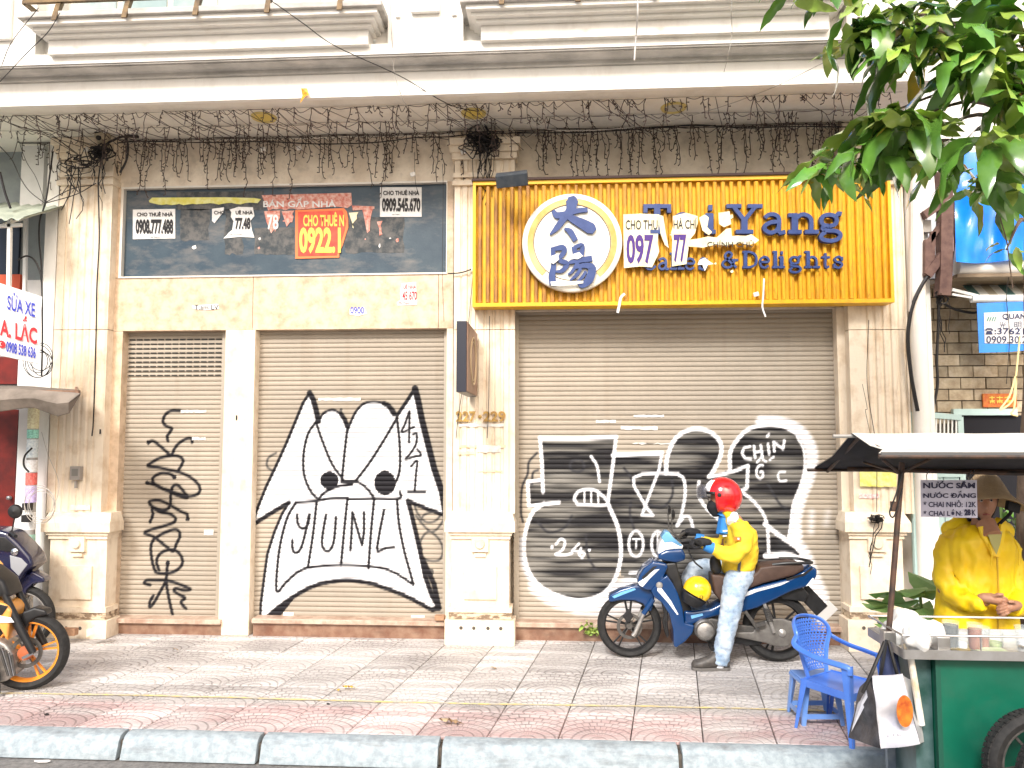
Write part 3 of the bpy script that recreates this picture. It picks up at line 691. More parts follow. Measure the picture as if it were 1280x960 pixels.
wh([(620+36*math.cos(t), 800+64*math.sin(t)) for t in np.linspace(0, 6.28, 18)[:-1]], 0.02236, True, True); wh([(728+30*math.cos(t), 800+62*math.sin(t)) for t in np.linspace(0, 6.28, 18)[:-1]], 0.02236, True, True)
wh([(605,775),(640,775)], 0.01204, False); wh([(622,775),(620,820)], 0.01204, False); wh([(728,740),(728,860)], 0.01204, False)
KT = .022
for pts in ([(1190,312),(1160,320),(1150,345),(1165,372),(1195,375)], [(1210,310),(1216,372)], [(1244,306),(1252,366)], [(1214,342),(1248,336)], [(1280,300),(1286,350)], [(1312,335),(1308,290),(1355,325),(1362,282)], [(1276,262),(1284,252)]): s3.stroke(pts, KT, WHT, o, .006, False)
wh([(1232+28*(1-t*.12)*math.cos(-1.2-t)+12, 447+44*(1-t*.12)*math.sin(-1.2-t)) for t in np.linspace(0, 7.2, 22)], 0.01892)
for pts in ([(1225,392),(1245,368),(1270,388)], [(1290,378),(1308,366)]): s3.stroke(pts, .018, WHT, o, .006, False)
wh([(1365,440),(1338,442),(1330,462),(1342,485),(1372,482)], 0.0172)
s3.build('roller_shutter', SHM)
# side guide rails and torn paper slips still stuck on the shutters
RAIL = mat('shutter rail steel', (.42,.37,.30), .5, metal=.3)
for px in (146.5, 277.5, 314.5, 557.5, 645.5, 1051):
    a = X(px, YS, 600); bpart('guide_rail', RAIL, MB().box(a-.022, a+.022, YS-.02, YS+.06, zb1 if px < 600 else zb3, z12-.02 if px < 600 else z3-.1))
bpart('shutter_box', mat('dark shutter housing', (.20,.18,.16), .7), MB().box(X(646, YS, 400), X(1050, YS, 400), W0+.07, YS+.3, Z(384, YS, 850)+.015, Z(380, YS, 850)+.3))  # housing in one even dark grey brown
PAPER = mat('weathered white paper', (.80,.78,.74), .8, (.60,.57,.52), 30, .5)
def slip(px0, py0, px1, py1, lab, Y=None, m=None, grp=None, jag=.25):
    Y = Y or YS-.006; n = 12; a = P(px0, py1, Y); b = P(px1, py0, Y); h = b.z-a.z; top = []; bot = []
    for k in range(n+1):
        x = a.x+(b.x-a.x)*k/n; top.append((x, b.z-h*jag*random.random())); bot.append((x, a.z+h*jag*random.random()))
    o_ = MB().prism(bot+top[::-1], Y-.0015, Y).build('paper_slip', m or PAPER); return tag(o_, lab, 'paper scrap', grp)
slip(398, 496.5, 451, 501.5, 'long torn white paper slip between the ears of the graffiti face')
slip(226, 512, 258, 516.5, 'thin white paper slip at the top of the black tag on the narrow shutter')
slip(240, 546, 257, 550.5, 'short torn paper slip beside the V stroke of the black tag')
slip(776, 532, 822, 538, 'white paper slip on the wide shutter above the arch of the graffiti')
slip(745, 524.5, 770, 529, 'pale torn scrap on the wide shutter above the square graffiti letter')
slip(792, 518, 830, 522, 'yellowish torn scrap highest on the wide shutter')
slip(255, 662, 267, 669, 'small pink and white sticker on the narrow shutter', jag=.05)
slip(354, 765, 367, 773, 'small white sticker at the foot of the graffiti shutter', jag=.05)
slip(514, 769, 531, 772, 'faint pale sticker at the bottom right of the graffiti shutter', jag=.1)
slip(790, 553, 838, 556, 'row of tiny paper remnants on the wide shutter under the slip', jag=.6)
# ================================================================ yellow slatted shop sign
def slat_mat():
    m = bpy.data.materials.new('weathered yellow slat wood'); m.use_nodes = True; N = m.node_tree; L = N.links; b = N.nodes['Principled BSDF']
    geo = N.nodes.new('ShaderNodeNewGeometry'); mp = N.nodes.new('ShaderNodeMapping'); mp.inputs['Scale'].default_value = (26, 26, 2.6); L.new(geo.outputs['Position'], mp.inputs[0])
    n = N.nodes.new('ShaderNodeTexNoise'); n.inputs['Scale'].default_value = 1; n.inputs['Detail'].default_value = 3; n.inputs['Distortion'].default_value = 1.2; L.new(mp.outputs[0], n.inputs[0])
    mm = N.nodes.new('ShaderNodeMath'); mm.operation = 'MULTIPLY'; mm.inputs[1].default_value = 9; L.new(n.outputs[0], mm.inputs[0])
    pp = N.nodes.new('ShaderNodeMath'); pp.operation = 'PINGPONG'; pp.inputs[1].default_value = 1; L.new(mm.outputs[0], pp.inputs[0])
    r = N.nodes.new('ShaderNodeMapRange'); r.inputs[1].default_value = .05; r.inputs[2].default_value = .55; r.inputs[3].default_value = 1; r.inputs[4].default_value = 0; L.new(pp.outputs[0], r.inputs[0])
    # the left half has weathered towards brown, the right half kept its yellow
    sp = N.nodes.new('ShaderNodeSeparateXYZ'); L.new(geo.outputs['Position'], sp.inputs[0])
    w = N.nodes.new('ShaderNodeMapRange'); w.inputs[1].default_value = X(640, 6.75, 300); w.inputs[2].default_value = X(960, 6.75, 300); w.inputs[3].default_value = .95; w.inputs[4].default_value = .12; L.new(sp.outputs[0], w.inputs[0])
    n2 = N.nodes.new('ShaderNodeTexNoise'); n2.inputs['Scale'].default_value = 5; n2.inputs['Detail'].default_value = 5; L.new(geo.outputs['Position'], n2.inputs[0])
    w2 = N.nodes.new('ShaderNodeMath'); w2.operation = 'MULTIPLY'; L.new(w.outputs[0], w2.inputs[0])
    r2 = N.nodes.new('ShaderNodeMapRange'); r2.inputs[1].default_value = .3; r2.inputs[2].default_value = .6; r2.inputs[3].default_value = .5; r2.inputs[4].default_value = 1.1; L.new(n2.outputs[0], r2.inputs[0]); L.new(r2.outputs[0], w2.inputs[1])
    def mix(f, a, c):
        q = N.nodes.new('ShaderNodeMix'); q.data_type = 'RGBA'; L.new(f, q.inputs[0])
        for i, v in ((6, a), (7, c)):
            if isinstance(v, tuple): q.inputs[i].default_value = (*v, 1)
            else: L.new(v, q.inputs[i])
        return q.outputs[2]
    y = mix(w2.outputs[0], (.80, .41, .006), (.34, .15, .03))
    g = N.nodes.new('ShaderNodeMath'); g.operation = 'MULTIPLY'; g.inputs[1].default_value = .62; L.new(r.outputs[0], g.inputs[0])
    dk = mix(w2.outputs[0], (.42, .19, .008), (.12, .05, .015))
    L.new(mix(g.outputs[0], y, dk), b.inputs['Base Color']); b.inputs['Roughness'].default_value = .55
    return m
YELF = mat('yellow sign frame paint', (.88,.50,.006), .4, (.72,.36,.02), 9, .4)
YELB = mat('yellow sign board', (.84,.48,.01), .6, (.60,.30,.02), 9, .4)
SY = 6.74
sx0, sx1 = X(591, SY, 300), X(1115, SY, 300); sz0, sz1 = Z(381, SY, 850), Z(222, SY, 850)
SG = thing('shop_sign', ((sx0+sx1)/2, SY, sz0), 'wide yellow slatted shop sign with round emblem and blue letters above the wide shutter', 'shop sign')
MB().box(sx0+.02, sx1-.02, SY+.04, SY+.16, sz0+.02, sz1-.02).build('board', YELB, SG)
fr = MB(); t = .034
fr.box(sx0, sx1, SY-.012, SY+.17, sz0, sz0+t).box(sx0, sx1, SY-.012, SY+.17, sz1-t, sz1).box(sx0, sx0+t*.8, SY-.010, SY+.168, sz0+t, sz1-t).box(sx1-t*.8, sx1, SY-.010, SY+.168, sz0+t, sz1-t)
fr.build('frame', YELF, SG)
MB().box(sx0-.01, sx1+.01, SY-.03, W0+.05, sz1+.001, sz1+.022).build('top_flashing', mat('rusty flashing', (.06,.035,.03), .8), SG)
SL = slat_mat(); ns = 50; pw = (sx1-sx0-2*t*.8)/ns
for k in range(ns):
    a = sx0+t*.8+pw*(k+.5); hw = pw*.27
    hw *= random.uniform(.86, 1.08)
    MB().prism([(a-hw, SY+.039), (a-hw, SY+.008), (a-hw*.6, SY+.001), (a+hw*.6, SY+.003), (a+hw, SY+.012), (a+hw, SY+.039)], sz0+t+.004+random.uniform(0, .004), sz1-t-.004-random.uniform(0, .006), axis='z').build('slat', SL, SG)
# round emblem
ec = P(715, 303, SY-.06); er = (X(777.5, SY-.06, 303)-X(652.5, SY-.06, 303))/2
EMW = mat('cream emblem paint', (.80,.77,.68), .35); GOLD = mat('scuffed gold ring', (.42,.25,.06), .32, (.70,.50,.22), 3, .6, metal=.45); SIGNB = mat('blue sign letters', (.012,.040,.17), .45, (.03,.065,.22), 12, .4)
em = MB().lathe([(0, 0), (er-.012, 0), (er, .008), (er, .066), (0, .066)], ec, 'y', 64, cap=False).build('emblem_disc', EMW, SG, smooth=30)
g = MB(); r0, r1 = er*.78, er*.895
for a0, a1 in ((-52, 228),):
    aa = [math.radians(v) for v in np.arange(a0, a1+1, 5)]
    g.prism([(ec.x+r1*math.cos(q), ec.z+r1*math.sin(q)) for q in aa]+[(ec.x+r0*math.cos(q), ec.z+r0*math.sin(q)) for q in aa[::-1]], ec.y-.006, ec.y)
g.build('gold_ring', GOLD, em)
MB().tube([(ec.x+r0*.985*math.cos(q), ec.y-.001, ec.z+r0*.985*math.sin(q)) for q in np.linspace(0, 2*PI, 49)[:-1]], .0035, 5, closed=True).build('inner_line', mat('dark gold line', (.14,.09,.04), .5), em)
# brush characters, traced as tapering strokes: crop pixels (4 per photo pixel, origin 640,240)
def brush(strokes, sc, org, Y, d, m, parent, name):
    o_ = []
    for k, (pts, ws) in enumerate(strokes):
        q = []
        for x, y in pts: v = P(x/sc+org[0], y/sc+org[1], Y); q.append((v.x, v.z))
        c = catmull(q, 5); n = len(c); W_ = [np.interp(i/(n-1), np.linspace(0, 1, len(ws)), ws)/sc/FPX*6.68 for i in range(n)]
        o_.append(MB().ribbon(c, W_, Y-d-k*.0012, Y).build(name, m, parent))
    return o_
Ye = ec.y-.007
tai = [([(205,95),(225,118),(270,112),(330,95),(378,92)], (18,34,30,26,22)), ([(295,25),(300,50),(290,95),(255,140),(225,180),(190,215)], (30,62,44,34,30,8)), ([(255,110),(300,135),(350,160),(392,184),(412,200)], (14,36,50,58,30)), ([(262,185),(290,200),(318,245)], (10,30,26))]
yang = [([(195,290),(250,280),(262,300),(235,340),(275,360),(250,395),(215,400)], (20,30,24,22,26,22,8)), ([(205,290),(208,370),(200,420),(205,465)], (22,26,34,36)), ([(310,275),(318,330)], (26,20)), ([(310,280),(350,270),(348,325)], (18,24,20)), ([(315,302),(348,300)], (12,12)), ([(315,330),(350,328)], (14,14)),
        ([(285,355),(330,345),(400,335)], (16,26,30)), ([(330,355),(300,400),(280,415)], (18,16,8)), ([(310,380),(370,370),(400,385),(385,440),(350,470),(330,455)], (18,26,40,42,26,8)), ([(345,385),(320,420),(290,445)], (16,18,8)), ([(370,400),(350,430),(325,452)], (14,16,8))]
brush(tai, 4, (640, 240), Ye, .018, SIGNB, em, 'brush_stroke'); brush(yang, 4, (640, 240), Ye, .018, SIGNB, em, 'brush_stroke')
# slab serif letters: unit cell strokes
GL = {'T': [[(.5,0),(.5,1)],[(.02,.97),(.98,.97)],[(.04,.97),(.04,.78)],[(.96,.97),(.96,.78)],[(.28,.03),(.72,.03)]],
 'Y': [[(.5,0),(.5,.45)],[(.5,.45),(.16,.97)],[(.5,.45),(.84,.97)],[(0,.97),(.36,.97)],[(.64,.97),(1,.97)],[(.28,.03),(.72,.03)]],
 'a': [[(.12,.55),(.3,.66),(.55,.66),(.72,.5),(.72,.03),(.98,.03)],[(.72,.40),(.4,.38),(.14,.26),(.14,.1),(.35,0),(.58,.06),(.72,.2)]],
 'n': [[(.18,0),(.18,.64)],[(0,.64),(.22,.64)],[(.2,.5),(.42,.66),(.66,.62),(.78,.45),(.78,0)],[(0,.03),(.38,.03)],[(.6,.03),(1,.03)]],
 'g': [[(.42,.24),(.16,.3),(.08,.45),(.16,.6),(.42,.66),(.68,.6),(.76,.45),(.68,.3),(.42,.24)],[(.7,.58),(.84,.7),(.98,.68)],[(.2,.26),(.14,.14),(.3,.08),(.72,.06),(.92,-.06),(.84,-.22),(.5,-.3),(.12,-.24),(.08,-.1),(.25,.02)]],
 'i': [[(.5,0),(.5,.64)],[(.25,.64),(.55,.64)],[(.2,.03),(.8,.03)],[(.5,.86),(.5,.96)]], 'l': [[(.5,0),(.5,.97)],[(.25,.97),(.55,.97)],[(.2,.03),(.8,.03)]],
 'h': [[(.2,0),(.2,.97)],[(0,.97),(.22,.97)],[(.2,.5),(.42,.66),(.66,.62),(.8,.45),(.8,0)],[(0,.03),(.4,.03)],[(.6,.03),(1,.03)]],
 't': [[(.45,.9),(.45,.15),(.6,0),(.85,.08)],[(.1,.64),(.85,.64)]], 's': [[(.82,.62),(.82,.48)],[(.82,.56),(.5,.68),(.2,.55),(.3,.38),(.7,.3),(.82,.14),(.5,-.02),(.15,.1)],[(.15,.2),(.15,.02)]],
 'C': [[(.95,.97),(.95,.7)],[(.93,.8),(.6,.99),(.2,.85),(.06,.5),(.2,.12),(.6,0),(.95,.2)]], 'k': [[(.2,0),(.2,.97)],[(0,.97),(.22,.97)],[(.22,.28),(.72,.62)],[(.42,.4),(.8,.04)],[(.55,.64),(.95,.64)],[(0,.03),(.4,.03)],[(.6,.03),(1,.03)]],
 'e': [[(.12,.36),(.85,.36),(.78,.58),(.5,.67),(.2,.56),(.1,.33),(.22,.08),(.55,0),(.85,.12)]], '&': [[(.95,.0),(.3,.6),(.28,.85),(.48,.97),(.66,.82),(.55,.62),(.15,.38),(.1,.15),(.35,0),(.65,.1),(.85,.45)],[(.7,.47),(1,.47)]],
 'D': [[(.22,0),(.22,.97)],[(.03,.97),(.5,.97),(.85,.8),(.95,.5),(.85,.18),(.5,.03),(.03,.03)]]}
def letters(s, px, w, base, cap, th, dep, Y=SY-.008):
    for ch, x, ww in zip(s, px, w):
        mb = MB(); k = 0
        for st in GL[ch]:
            q = []
            for a, b in st: v = P(x+a*ww, base-b*cap, Y); q.append((v.x, v.z))
            e = th/FPX*6.73; vert = len(st) == 2 and abs(st[0][0]-st[1][0]) < .02 and abs(st[0][1]-st[1][1]) > .3
            if len(q) > 2: q = catmull(q, 4)
            else:
                a_, b_ = Vector(q[0]), Vector(q[1]); d_ = (b_-a_).normalized()*e*.3; q = [a_-d_, b_+d_]
            mb.ribbon(q, e*(1.25 if vert else .8), Y-dep-k*.0007, Y+.012+k*.0003); k += 1
        mb.build('letter', SIGNB, SG)
letters('TaiYang', (805,841,879,909,951,986,1023), (32,26,16,41,30,34,28), 292, 34, 6.2, .035)
letters('Cakes', (804,822,838,855,872), (16,14,16,14,13), 337, 20, 3.4, .022); letters('&DelightS'.replace('S','s'), (901,927,948,964,972,986,1006,1026,1040), (20,19,14,9,9,15,17,11,14), 335, 20, 3.4, .022)
# ---- torn posters
def torn(name, lab, pts, Y, m, cat='poster', grp=None, thick=.003):
    """outline in photo pixels -> paper sheet on the surface at distance Y"""
    q = [P(x, y, Y) for x, y in pts]; c = Vector((sum(v.x for v in q)/len(q), Y, min(v.z for v in q)))
    t_ = thing(name, c, lab, cat, grp)
    MB().prism([(v.x, v.z) for v in q], Y, Y+thick).build('paper_sheet', m, t_); return t_
def jag(a, b, n, amp):
    out = []
    for k in range(1, n):
        f = k/n; out.append((a[0]+(b[0]-a[0])*f+random.uniform(-amp, amp), a[1]+(b[1]-a[1])*f+random.uniform(-amp, amp)))
    return out
CRM = mat('cream poster paper', (.84,.74,.42), .7, (.88,.82,.62), 12, .5); WPP = mat('white poster paper', (.83,.82,.80), .7, (.70,.68,.66), 25, .4); REDP = mat('red poster paper', (.62,.035,.02), .55, (.70,.10,.04), 14, .4)
INK = mat('black poster ink', (.015,.013,.015), .6); PURI = mat('purple poster ink', (.06,.015,.20), .6); YINK = mat('yellow poster ink', (.90,.62,.10), .6); BLUI = mat('blue print ink', (.03,.05,.45), .5); REDI = mat('red print ink', (.60,.02,.03), .5)
Yp = SY-.014; YT = Yp-.0035
a = torn('rental_poster', 'torn cream rental poster with purple digits beside the round emblem', [(779,268),(800,267),(824,268)]+jag((824,268),(822,330),7,1.8)+[(815,334),(800,333),(780,335)], Yp-.03, CRM)
text_px('CHO THU', 782, 275, 822, 287, Yp-.034, INK, a, bold=.012); text_px('097', 783, 293, 817, 330, Yp-.034, PURI, a, bold=.03)
a = torn('rental_poster', 'curled middle piece of the torn cream poster, over the blue shop letters', [(841,270),(858,266),(872,270)]+jag((872,270),(870,300),3,2)+[(862,300),(858,330),(840,333)]+jag((840,333),(841,270),6,2), Yp-.036, CRM)
text_px('HÀ CHÍ', 842, 272, 871, 286, Yp-.040, INK, a, bold=.012); text_px('77', 842, 293, 858, 328, Yp-.040, PURI, a, bold=.03)
torn('poster_scrap', 'narrow vertical cream scrap hanging between the two large poster pieces', [(822,268),(829,270),(832,290),(836,310),(831,306),(826,293)], Yp-.033, CRM)
torn('poster_scrap', 'small cream scrap left above the letter i of the yellow sign', [(874,272),(881,268),(886,272),(884,284),(890,290),(886,294),(878,288)], Yp-.035, CRM)
torn('poster_scrap', 'small cream scrap below left of the blue letter Y', [(898,266),(912,264),(914,280),(905,284),(899,280)], Yp-.047, CRM)
a = torn('poster_strip', 'long ragged cream paper strip across the letters of the yellow sign', [(858,300)]+jag((858,300),(905,294),5,2)+[(908,286),(914,285),(915,295)]+jag((915,295),(948,293),4,1)+[(949,300),(944,304)]+jag((944,304),(870,309),8,1.6)+[(860,308)], Yp-.045, CRM)
text_px('CHÍNH CHỦ', 884, 300, 942, 309, Yp-.049, INK, a, bold=.01)
torn('poster_scrap', 'star shaped white scrap above the word and sign of the second line', [(874,325),(881,322),(886,326),(892,330),(885,331),(881,339),(878,331),(872,331)], Yp-.03, WPP)
torn('poster_scrap', 'thin white paper slip glued across the foot of the blue brush character', [(688,352),(729,351),(729,354),(700,357),(689,357)], Ye-.034, WPP)
torn('poster_scrap', 'tiny white scrap on the left side of the lower brush character', [(689,320),(697,317),(699,324),(692,330),(688,328)], Ye-.034, WPP)
torn('poster_scrap', 'tiny white scrap at the top right of the lower brush character', [(712,319),(724,315),(729,320),(722,324),(713,323)], Ye-.034, WPP)
def tatter(lab, pts, w=.012, Y=None):
    q = [P(x, y, (Y or SY-.03)) for x, y in pts]; mb = MB()
    mb.ribbon([(v.x, v.z) for v in catmull(q, 4)], w, (Y or SY-.03)-.002, (Y or SY-.03)); tag(mb.build('hanging_tatter', WPP), lab, 'paper scrap')
tatter('thin white strip hanging over the lower edge of the yellow sign under the emblem', [(781,367),(776,372),(774,382),(772,391)], .022)
tatter('long thin white strip hanging over the lower edge of the yellow sign below Delights', [(955,348),(954,370),(953,384),(957,396)], .014)
# posters on the dark panel
Yd = W0+.034
def whole(lab, x0, y0, x1, y1, Y, m, rows, name='rental_poster', tilt=0):
    pts = [(x0, y0+tilt), (x1, y0), (x1, y1-tilt), (x0, y1)]
    a_ = torn(name, lab, pts, Y, m)
    for s_, q0, r0, q1, r1, ink, bo in rows: text_px(s_, q0, r0, q1, r1, Y-.004, ink, a_, bold=bo)
whole('white rental poster with black digits at the left of the dark sign panel', 166, 261, 219, 299, Yd, WPP, [('CHO THUÊ NHÀ', 171, 264.5, 216, 270.5, INK, .035), ('0908.777.488', 169.5, 274, 216.5, 293, INK, .05), ('MR THANH', 188, 295.5, 200, 297.5, INK, 0)], tilt=1)
a = torn('rental_poster', 'ripped white rental poster missing its middle, on the dark panel', [(265,261),(280,259)]+[(279,265),(272,274),(268,279),(265,276)], Yd, WPP); text_px('CHO', 267.5, 263.5, 281, 268, Yd-.004, INK, a, bold=.02)
a = torn('rental_poster', 'right half of the ripped white poster, ragged along its left side', [(287,262),(298,258.5),(316,259),(318,270),(313,276),(315,288),(318,297),(300,296),(279,298)]+jag((279,298),(294,284),4,1.2)+jag((294,284),(287,262),5,1.5), Yd-.001, WPP)
for k, (s_, q) in enumerate((('UÊ NHÀ', (294.5,262.5,316,268)), ('77.48', (294,272,313,287)), ('MR KHÁNH', (287,292,303,294)))): text_px(s_, *q, Yd-.005, INK, a, bold=(.035,.05,0)[k])
whole('white rental poster at the upper right corner of the dark sign panel', 475, 234, 527, 271, Yd, WPP, [('CHO THUÊ NHÀ', 479, 237, 524, 244, INK, .035), ('0909.545.670', 477.5, 247, 525.5, 265, INK, .05), ('MR TÂM', 490, 267, 499, 269, INK, 0)])
a = torn('rental_poster', 'red rental poster with yellow digits and a torn right edge', [(369,262.5),(430,260)]+jag((430,260),(437,278),3,2)+jag((437,278),(424,322),6,2)+[(424,322),(369,323.5)], Yd-.003, mat('orange poster border', (.75,.20,.06), .6))
q = [P(x, y, Yd-.006) for x, y in [(372.5,265),(428,263)]+jag((428,263),(433,282),3,2)+jag((433,282),(422,319),5,2)+[(421,319),(372.5,320)]]
MB().prism([(v.x, v.z) for v in q], Yd-.006, Yd-.0035).build('red_field', REDP, a)
text_px('CHO THUÊ N', 379, 265, 430, 283, Yd-.009, YINK, a, bold=.03); text_px('0922.1', 374, 284, 426, 317, Yd-.009, YINK, a, bold=.04)
OLDR = mat('faded red paper', (.55,.12,.08), .7, (.75,.5,.42), 30, .5)
a = torn('rental_poster', 'old faded red poster torn in shreds above the red one', [(327,244),(360,243),(439,241),(440,256),(434,260),(420,258),(372,262)]+jag((372,262),(329,262),8,1.6), Yd, OLDR); text_px('BÁN GẤP NHÀ', 329, 247, 420, 259, Yd-.004, WPP, a, bold=.02)
for k, (x0, y0, x1, y1, l) in enumerate(((330,264,350,290,'pink shreds of paper left of the red poster with traces of digits'), (352,264,368,282,'narrow pink shred of paper touching the left edge of the red poster'), (436,266,448,284,'cream and red shred at the torn right edge of the red poster'), (453,262,466,290,'small red and white shred hanging right of the red poster'), (471,277,478,294,'tiny red and white scrap below the white corner poster'))):
    pts = [(x0,y0),(x1,y0-1)]+jag((x1,y0),(x1-3,y1-6),3,2)+jag((x1-3,y1-4),(x0+4,y1),4,3)+[(x0+3,(y0+y1)/2)]
    a = torn('poster_scrap', l, pts, Yd, OLDR if k != 2 else CRM)
    if k == 0: text_px('78', 334, 268, 348, 287, Yd-.004, WPP, a, bold=.02)
torn('poster_scrap', 'thin red strip running right from the red poster', [(440,257),(468,258),(468,261),(441,263)], Yd, OLDR)
YEL = mat('faded yellow banner', (.72,.66,.12), .7, (.80,.78,.35), 20, .5)
torn('banner_strip', 'long ragged yellow strip left along the top of the dark panel', [(186,251),(190,247),(280,246.5),(318,247.5),(326,249),(322,254)]+jag((322,254),(192,256),24,1.1)+[(187,253)], Yd, YEL)
# remains on the stone lintel
Yl = W0-.005
a = torn('rental_poster', 'ragged white poster remnant with red digits on the stone lintel', [(502,354),(520,352.5),(521.5,381),(497,382)]+[(496,378),(501,374),(500,366)], Yl, WPP); text_px('UÊ NHÀ', 504, 355, 520, 361, Yl-.004, REDI, a, bold=.01); text_px('45 670', 503, 364, 521, 375, Yl-.004, REDI, a, bold=.02); text_px('Mr Thanh', 499, 377, 512, 380.5, Yl-.004, REDI, a)
a = torn('poster_scrap', 'torn poster remnant with the feet of dark digits in the middle of the lintel', [(437,386),(455,384),(459,392),(448,395),(437,393)], Yl, WPP); text_px('0900', 438, 383.5, 455, 392, Yl-.004, BLUI, a, bold=.01)
a = torn('poster_scrap', 'small poster remnant on the stone lintel above the narrow shutter', [(240,382),(255,381),(273,380),(274,386),(256,388),(241,386)], Yl, WPP); text_px('T.am LV', 243, 381, 273, 387, Yl-.004, INK, a)
# house number and slips on the middle pilaster
a = thing('house_number', P(600, 529, W0-.11), 'gilt house number digits on the middle pilaster', 'house number')
GN = mat('gilt number', (.55,.36,.10), .35, (.35,.20,.06), 20, metal=.3)
text_px('227', 570, 514, 595, 527.5, W0-.115, GN, a, depth=.012, bold=.03, name='digits'); text_px('229', 604, 514, 632, 527.5, W0-.115, GN, a, depth=.012, bold=.03, name='digits'); MB().lathe([(0, -.012), (.018, -.008), (.018, 0)], P(600, 521, W0-.112), 'y', 10, cap=False).build('dot', GN, a)
Yq = W0-.108
slip(574, 529, 630, 534, 'white printed slip just below the gilt house number', Yq); slip(596, 556, 626, 566, 'white printed slip lower on the middle pilaster', Yq, jag=.15)
TAPE = mat('yellowed glue residue', (.66,.50,.28), .7, (.80,.68,.48), 20)
slip(574, 556, 632, 560, 'yellowed glue strip crossing the middle pilaster behind the lower slip', Yq+.003, TAPE); slip(572, 564, 594, 569, 'crumpled residue at the left of the lower slip', Yq+.001, TAPE); slip(598, 588, 628, 590, 'lowest thin glue strip on the middle pilaster', Yq, TAPE)
slip(88, 631, 113, 638, 'small white slip stuck above the ledge of the left pilaster', W0-.112, jag=.15)
slip(1074, 617, 1099, 623, 'small red and white sticker above the ledge of the right pilaster', W0-.108, mat('pink sticker', (.75,.30,.28), .6, (.85,.8,.75), 60), jag=.05)
# ---- projecting side sign
tx = X(571, 6.62, 445); a = thing('projecting_sign', (tx, 6.9, Z(490, 6.65, 580)), 'dark projecting sign box with a round logo at the middle pilaster', 'sign')
c0, c1 = P(571, 401, 6.1), P(571, 490, 6.1); z0, z1 = c1.z, c0.z
WOODS = mat('brown sign face', (.30,.17,.11), .5, (.22,.12,.08), 8); DKS = mat('dark sign edge', (.02,.022,.035), .35)
x0, x1 = P(570.5, 445, 6.10).x, P(583, 445, 6.10).x
MB().box(x0, x1, 6.10, 6.86, z0, z1).build('sign_box', DKS, a, bevel=.004)
MB().box(x1+.001, x1+.008, 6.115, 6.85, z0+.008, z1-.008).build('sign_face', WOODS, a)
rc = Vector((x1+.012, 6.5, (z0+z1)/2))
MB().tube([(rc.x, rc.y+.20*math.cos(q), rc.z+.20*math.sin(q)) for q in np.linspace(0, 2*PI, 33)[:-1]], .007, 6, closed=True).build('logo_ring', mat('pale gold ring', (.55,.42,.26), .4), a)
MB().tube([(rc.x, rc.y+.165*math.cos(q), rc.z+.165*math.sin(q)) for q in np.linspace(0, 2*PI, 33)[:-1]], .004, 6, closed=True).build('logo_ring', _MC['pale gold ring'], a)

for zz_ in (z1-.1, z0+.1): MB().bar((x0+.03, 6.86, zz_), (x0+.03, 6.99, zz_), .02).build('bracket', DKS, a)
# ---- floodlight above the sign corner
fc = P(640, 224, 6.45); a = thing('floodlight', fc, 'dark floodlight on an arm at the top left corner of the yellow sign', 'floodlight')
FD = mat('dark floodlight paint', (.03,.04,.055), .4, (.07,.08,.09), 12)
MB().obox(fc, Vector((.135, 0, .012)), Vector((0, .045, .03)), Vector((-.004, -.03, .045))).build('housing', FD, a, bevel=.008)
MB().bar(fc+Vector((-.13, .02, .03)), fc+Vector((-.10, .5, .12)), .018).bar(fc+Vector((.13, .02, .03)), fc+Vector((-.10, .5, .12)), .014).build('arm', FD, a)
# ---- electricity box on the left pilaster, small plaques
a = thing('meter_box', P(93, 600, W0-.12), 'small grey electrical box on the left pilaster', 'electrical box'); GB = mat('grey plastic box', (.33,.30,.27), .5)
pbox(87, 583, 99.5, 600, W0-.16, .05).build('box', GB, a, bevel=.004); pbox(89.5, 586, 97, 595, W0-.164, .004).build('cover', mat('dark grey cover', (.2,.19,.17), .5), a); MB().bar(P(95, 601, W0-.13), P(95, 610, W0-.13), .02).build('cable_gland', GB, a)
for px, py, l in ((295.5, 522, 'tiny black plate high on the narrow stone pier'), (125, 539.5, 'tiny black plate on the left pilaster beside the narrow shutter')):
    tag(pbox(px-.8, py-3, px+.8, py+3, W0-.125 if px < 200 else W0-.02, .006).build('plate', INK), l, 'plate')
# ---- yellow scrap on the fascia
p = P(380, 118, YF-.02)
tag(MB().add([P(376,110,YF-.03), P(384,110.5,YF-.03), P(386,118,YF-.05), P(378,119,YF-.03), P(381,121,YF-.05), P(375,129,YF-.07)], [(0,1,2,3),(3,2,4),(3,4,5)]).build('candy_wrapper', mat('yellow wrapper', (.80,.50,.03), .4, (.70,.12,.02), 30)), 'small yellow and orange wrapper stuck on the lower edge of the fascia', 'litter')

GLUE = mat('glue residue on slate', (.13,.125,.12), .8, (.045,.055,.062), 14, .6, lo=.4, hi=.6)
def torn_flat(pts, Y, m, nm='glue_patch', par=None):
    q = [P(x, y, Y) for x, y in pts]; return MB().prism([(w_.x, w_.z) for w_ in q], Y, Y+.002).build(nm, m, par or B)
for x0, y0, x1, y1 in ((432, 272, 505, 316), (281, 262, 303, 318), (318, 285, 368, 318), (226, 262, 262, 300), (220, 240, 330, 262)):
    torn_flat([(x0, y0), (x1, y0-1)]+jag((x1, y0), (x1, y1), 5, 2)+[(x1, y1)]+jag((x1, y1), (x0, y1), 7, 2)+[(x0, y1)]+jag((x0, y1), (x0, y0), 5, 2), W0+.0385, GLUE)

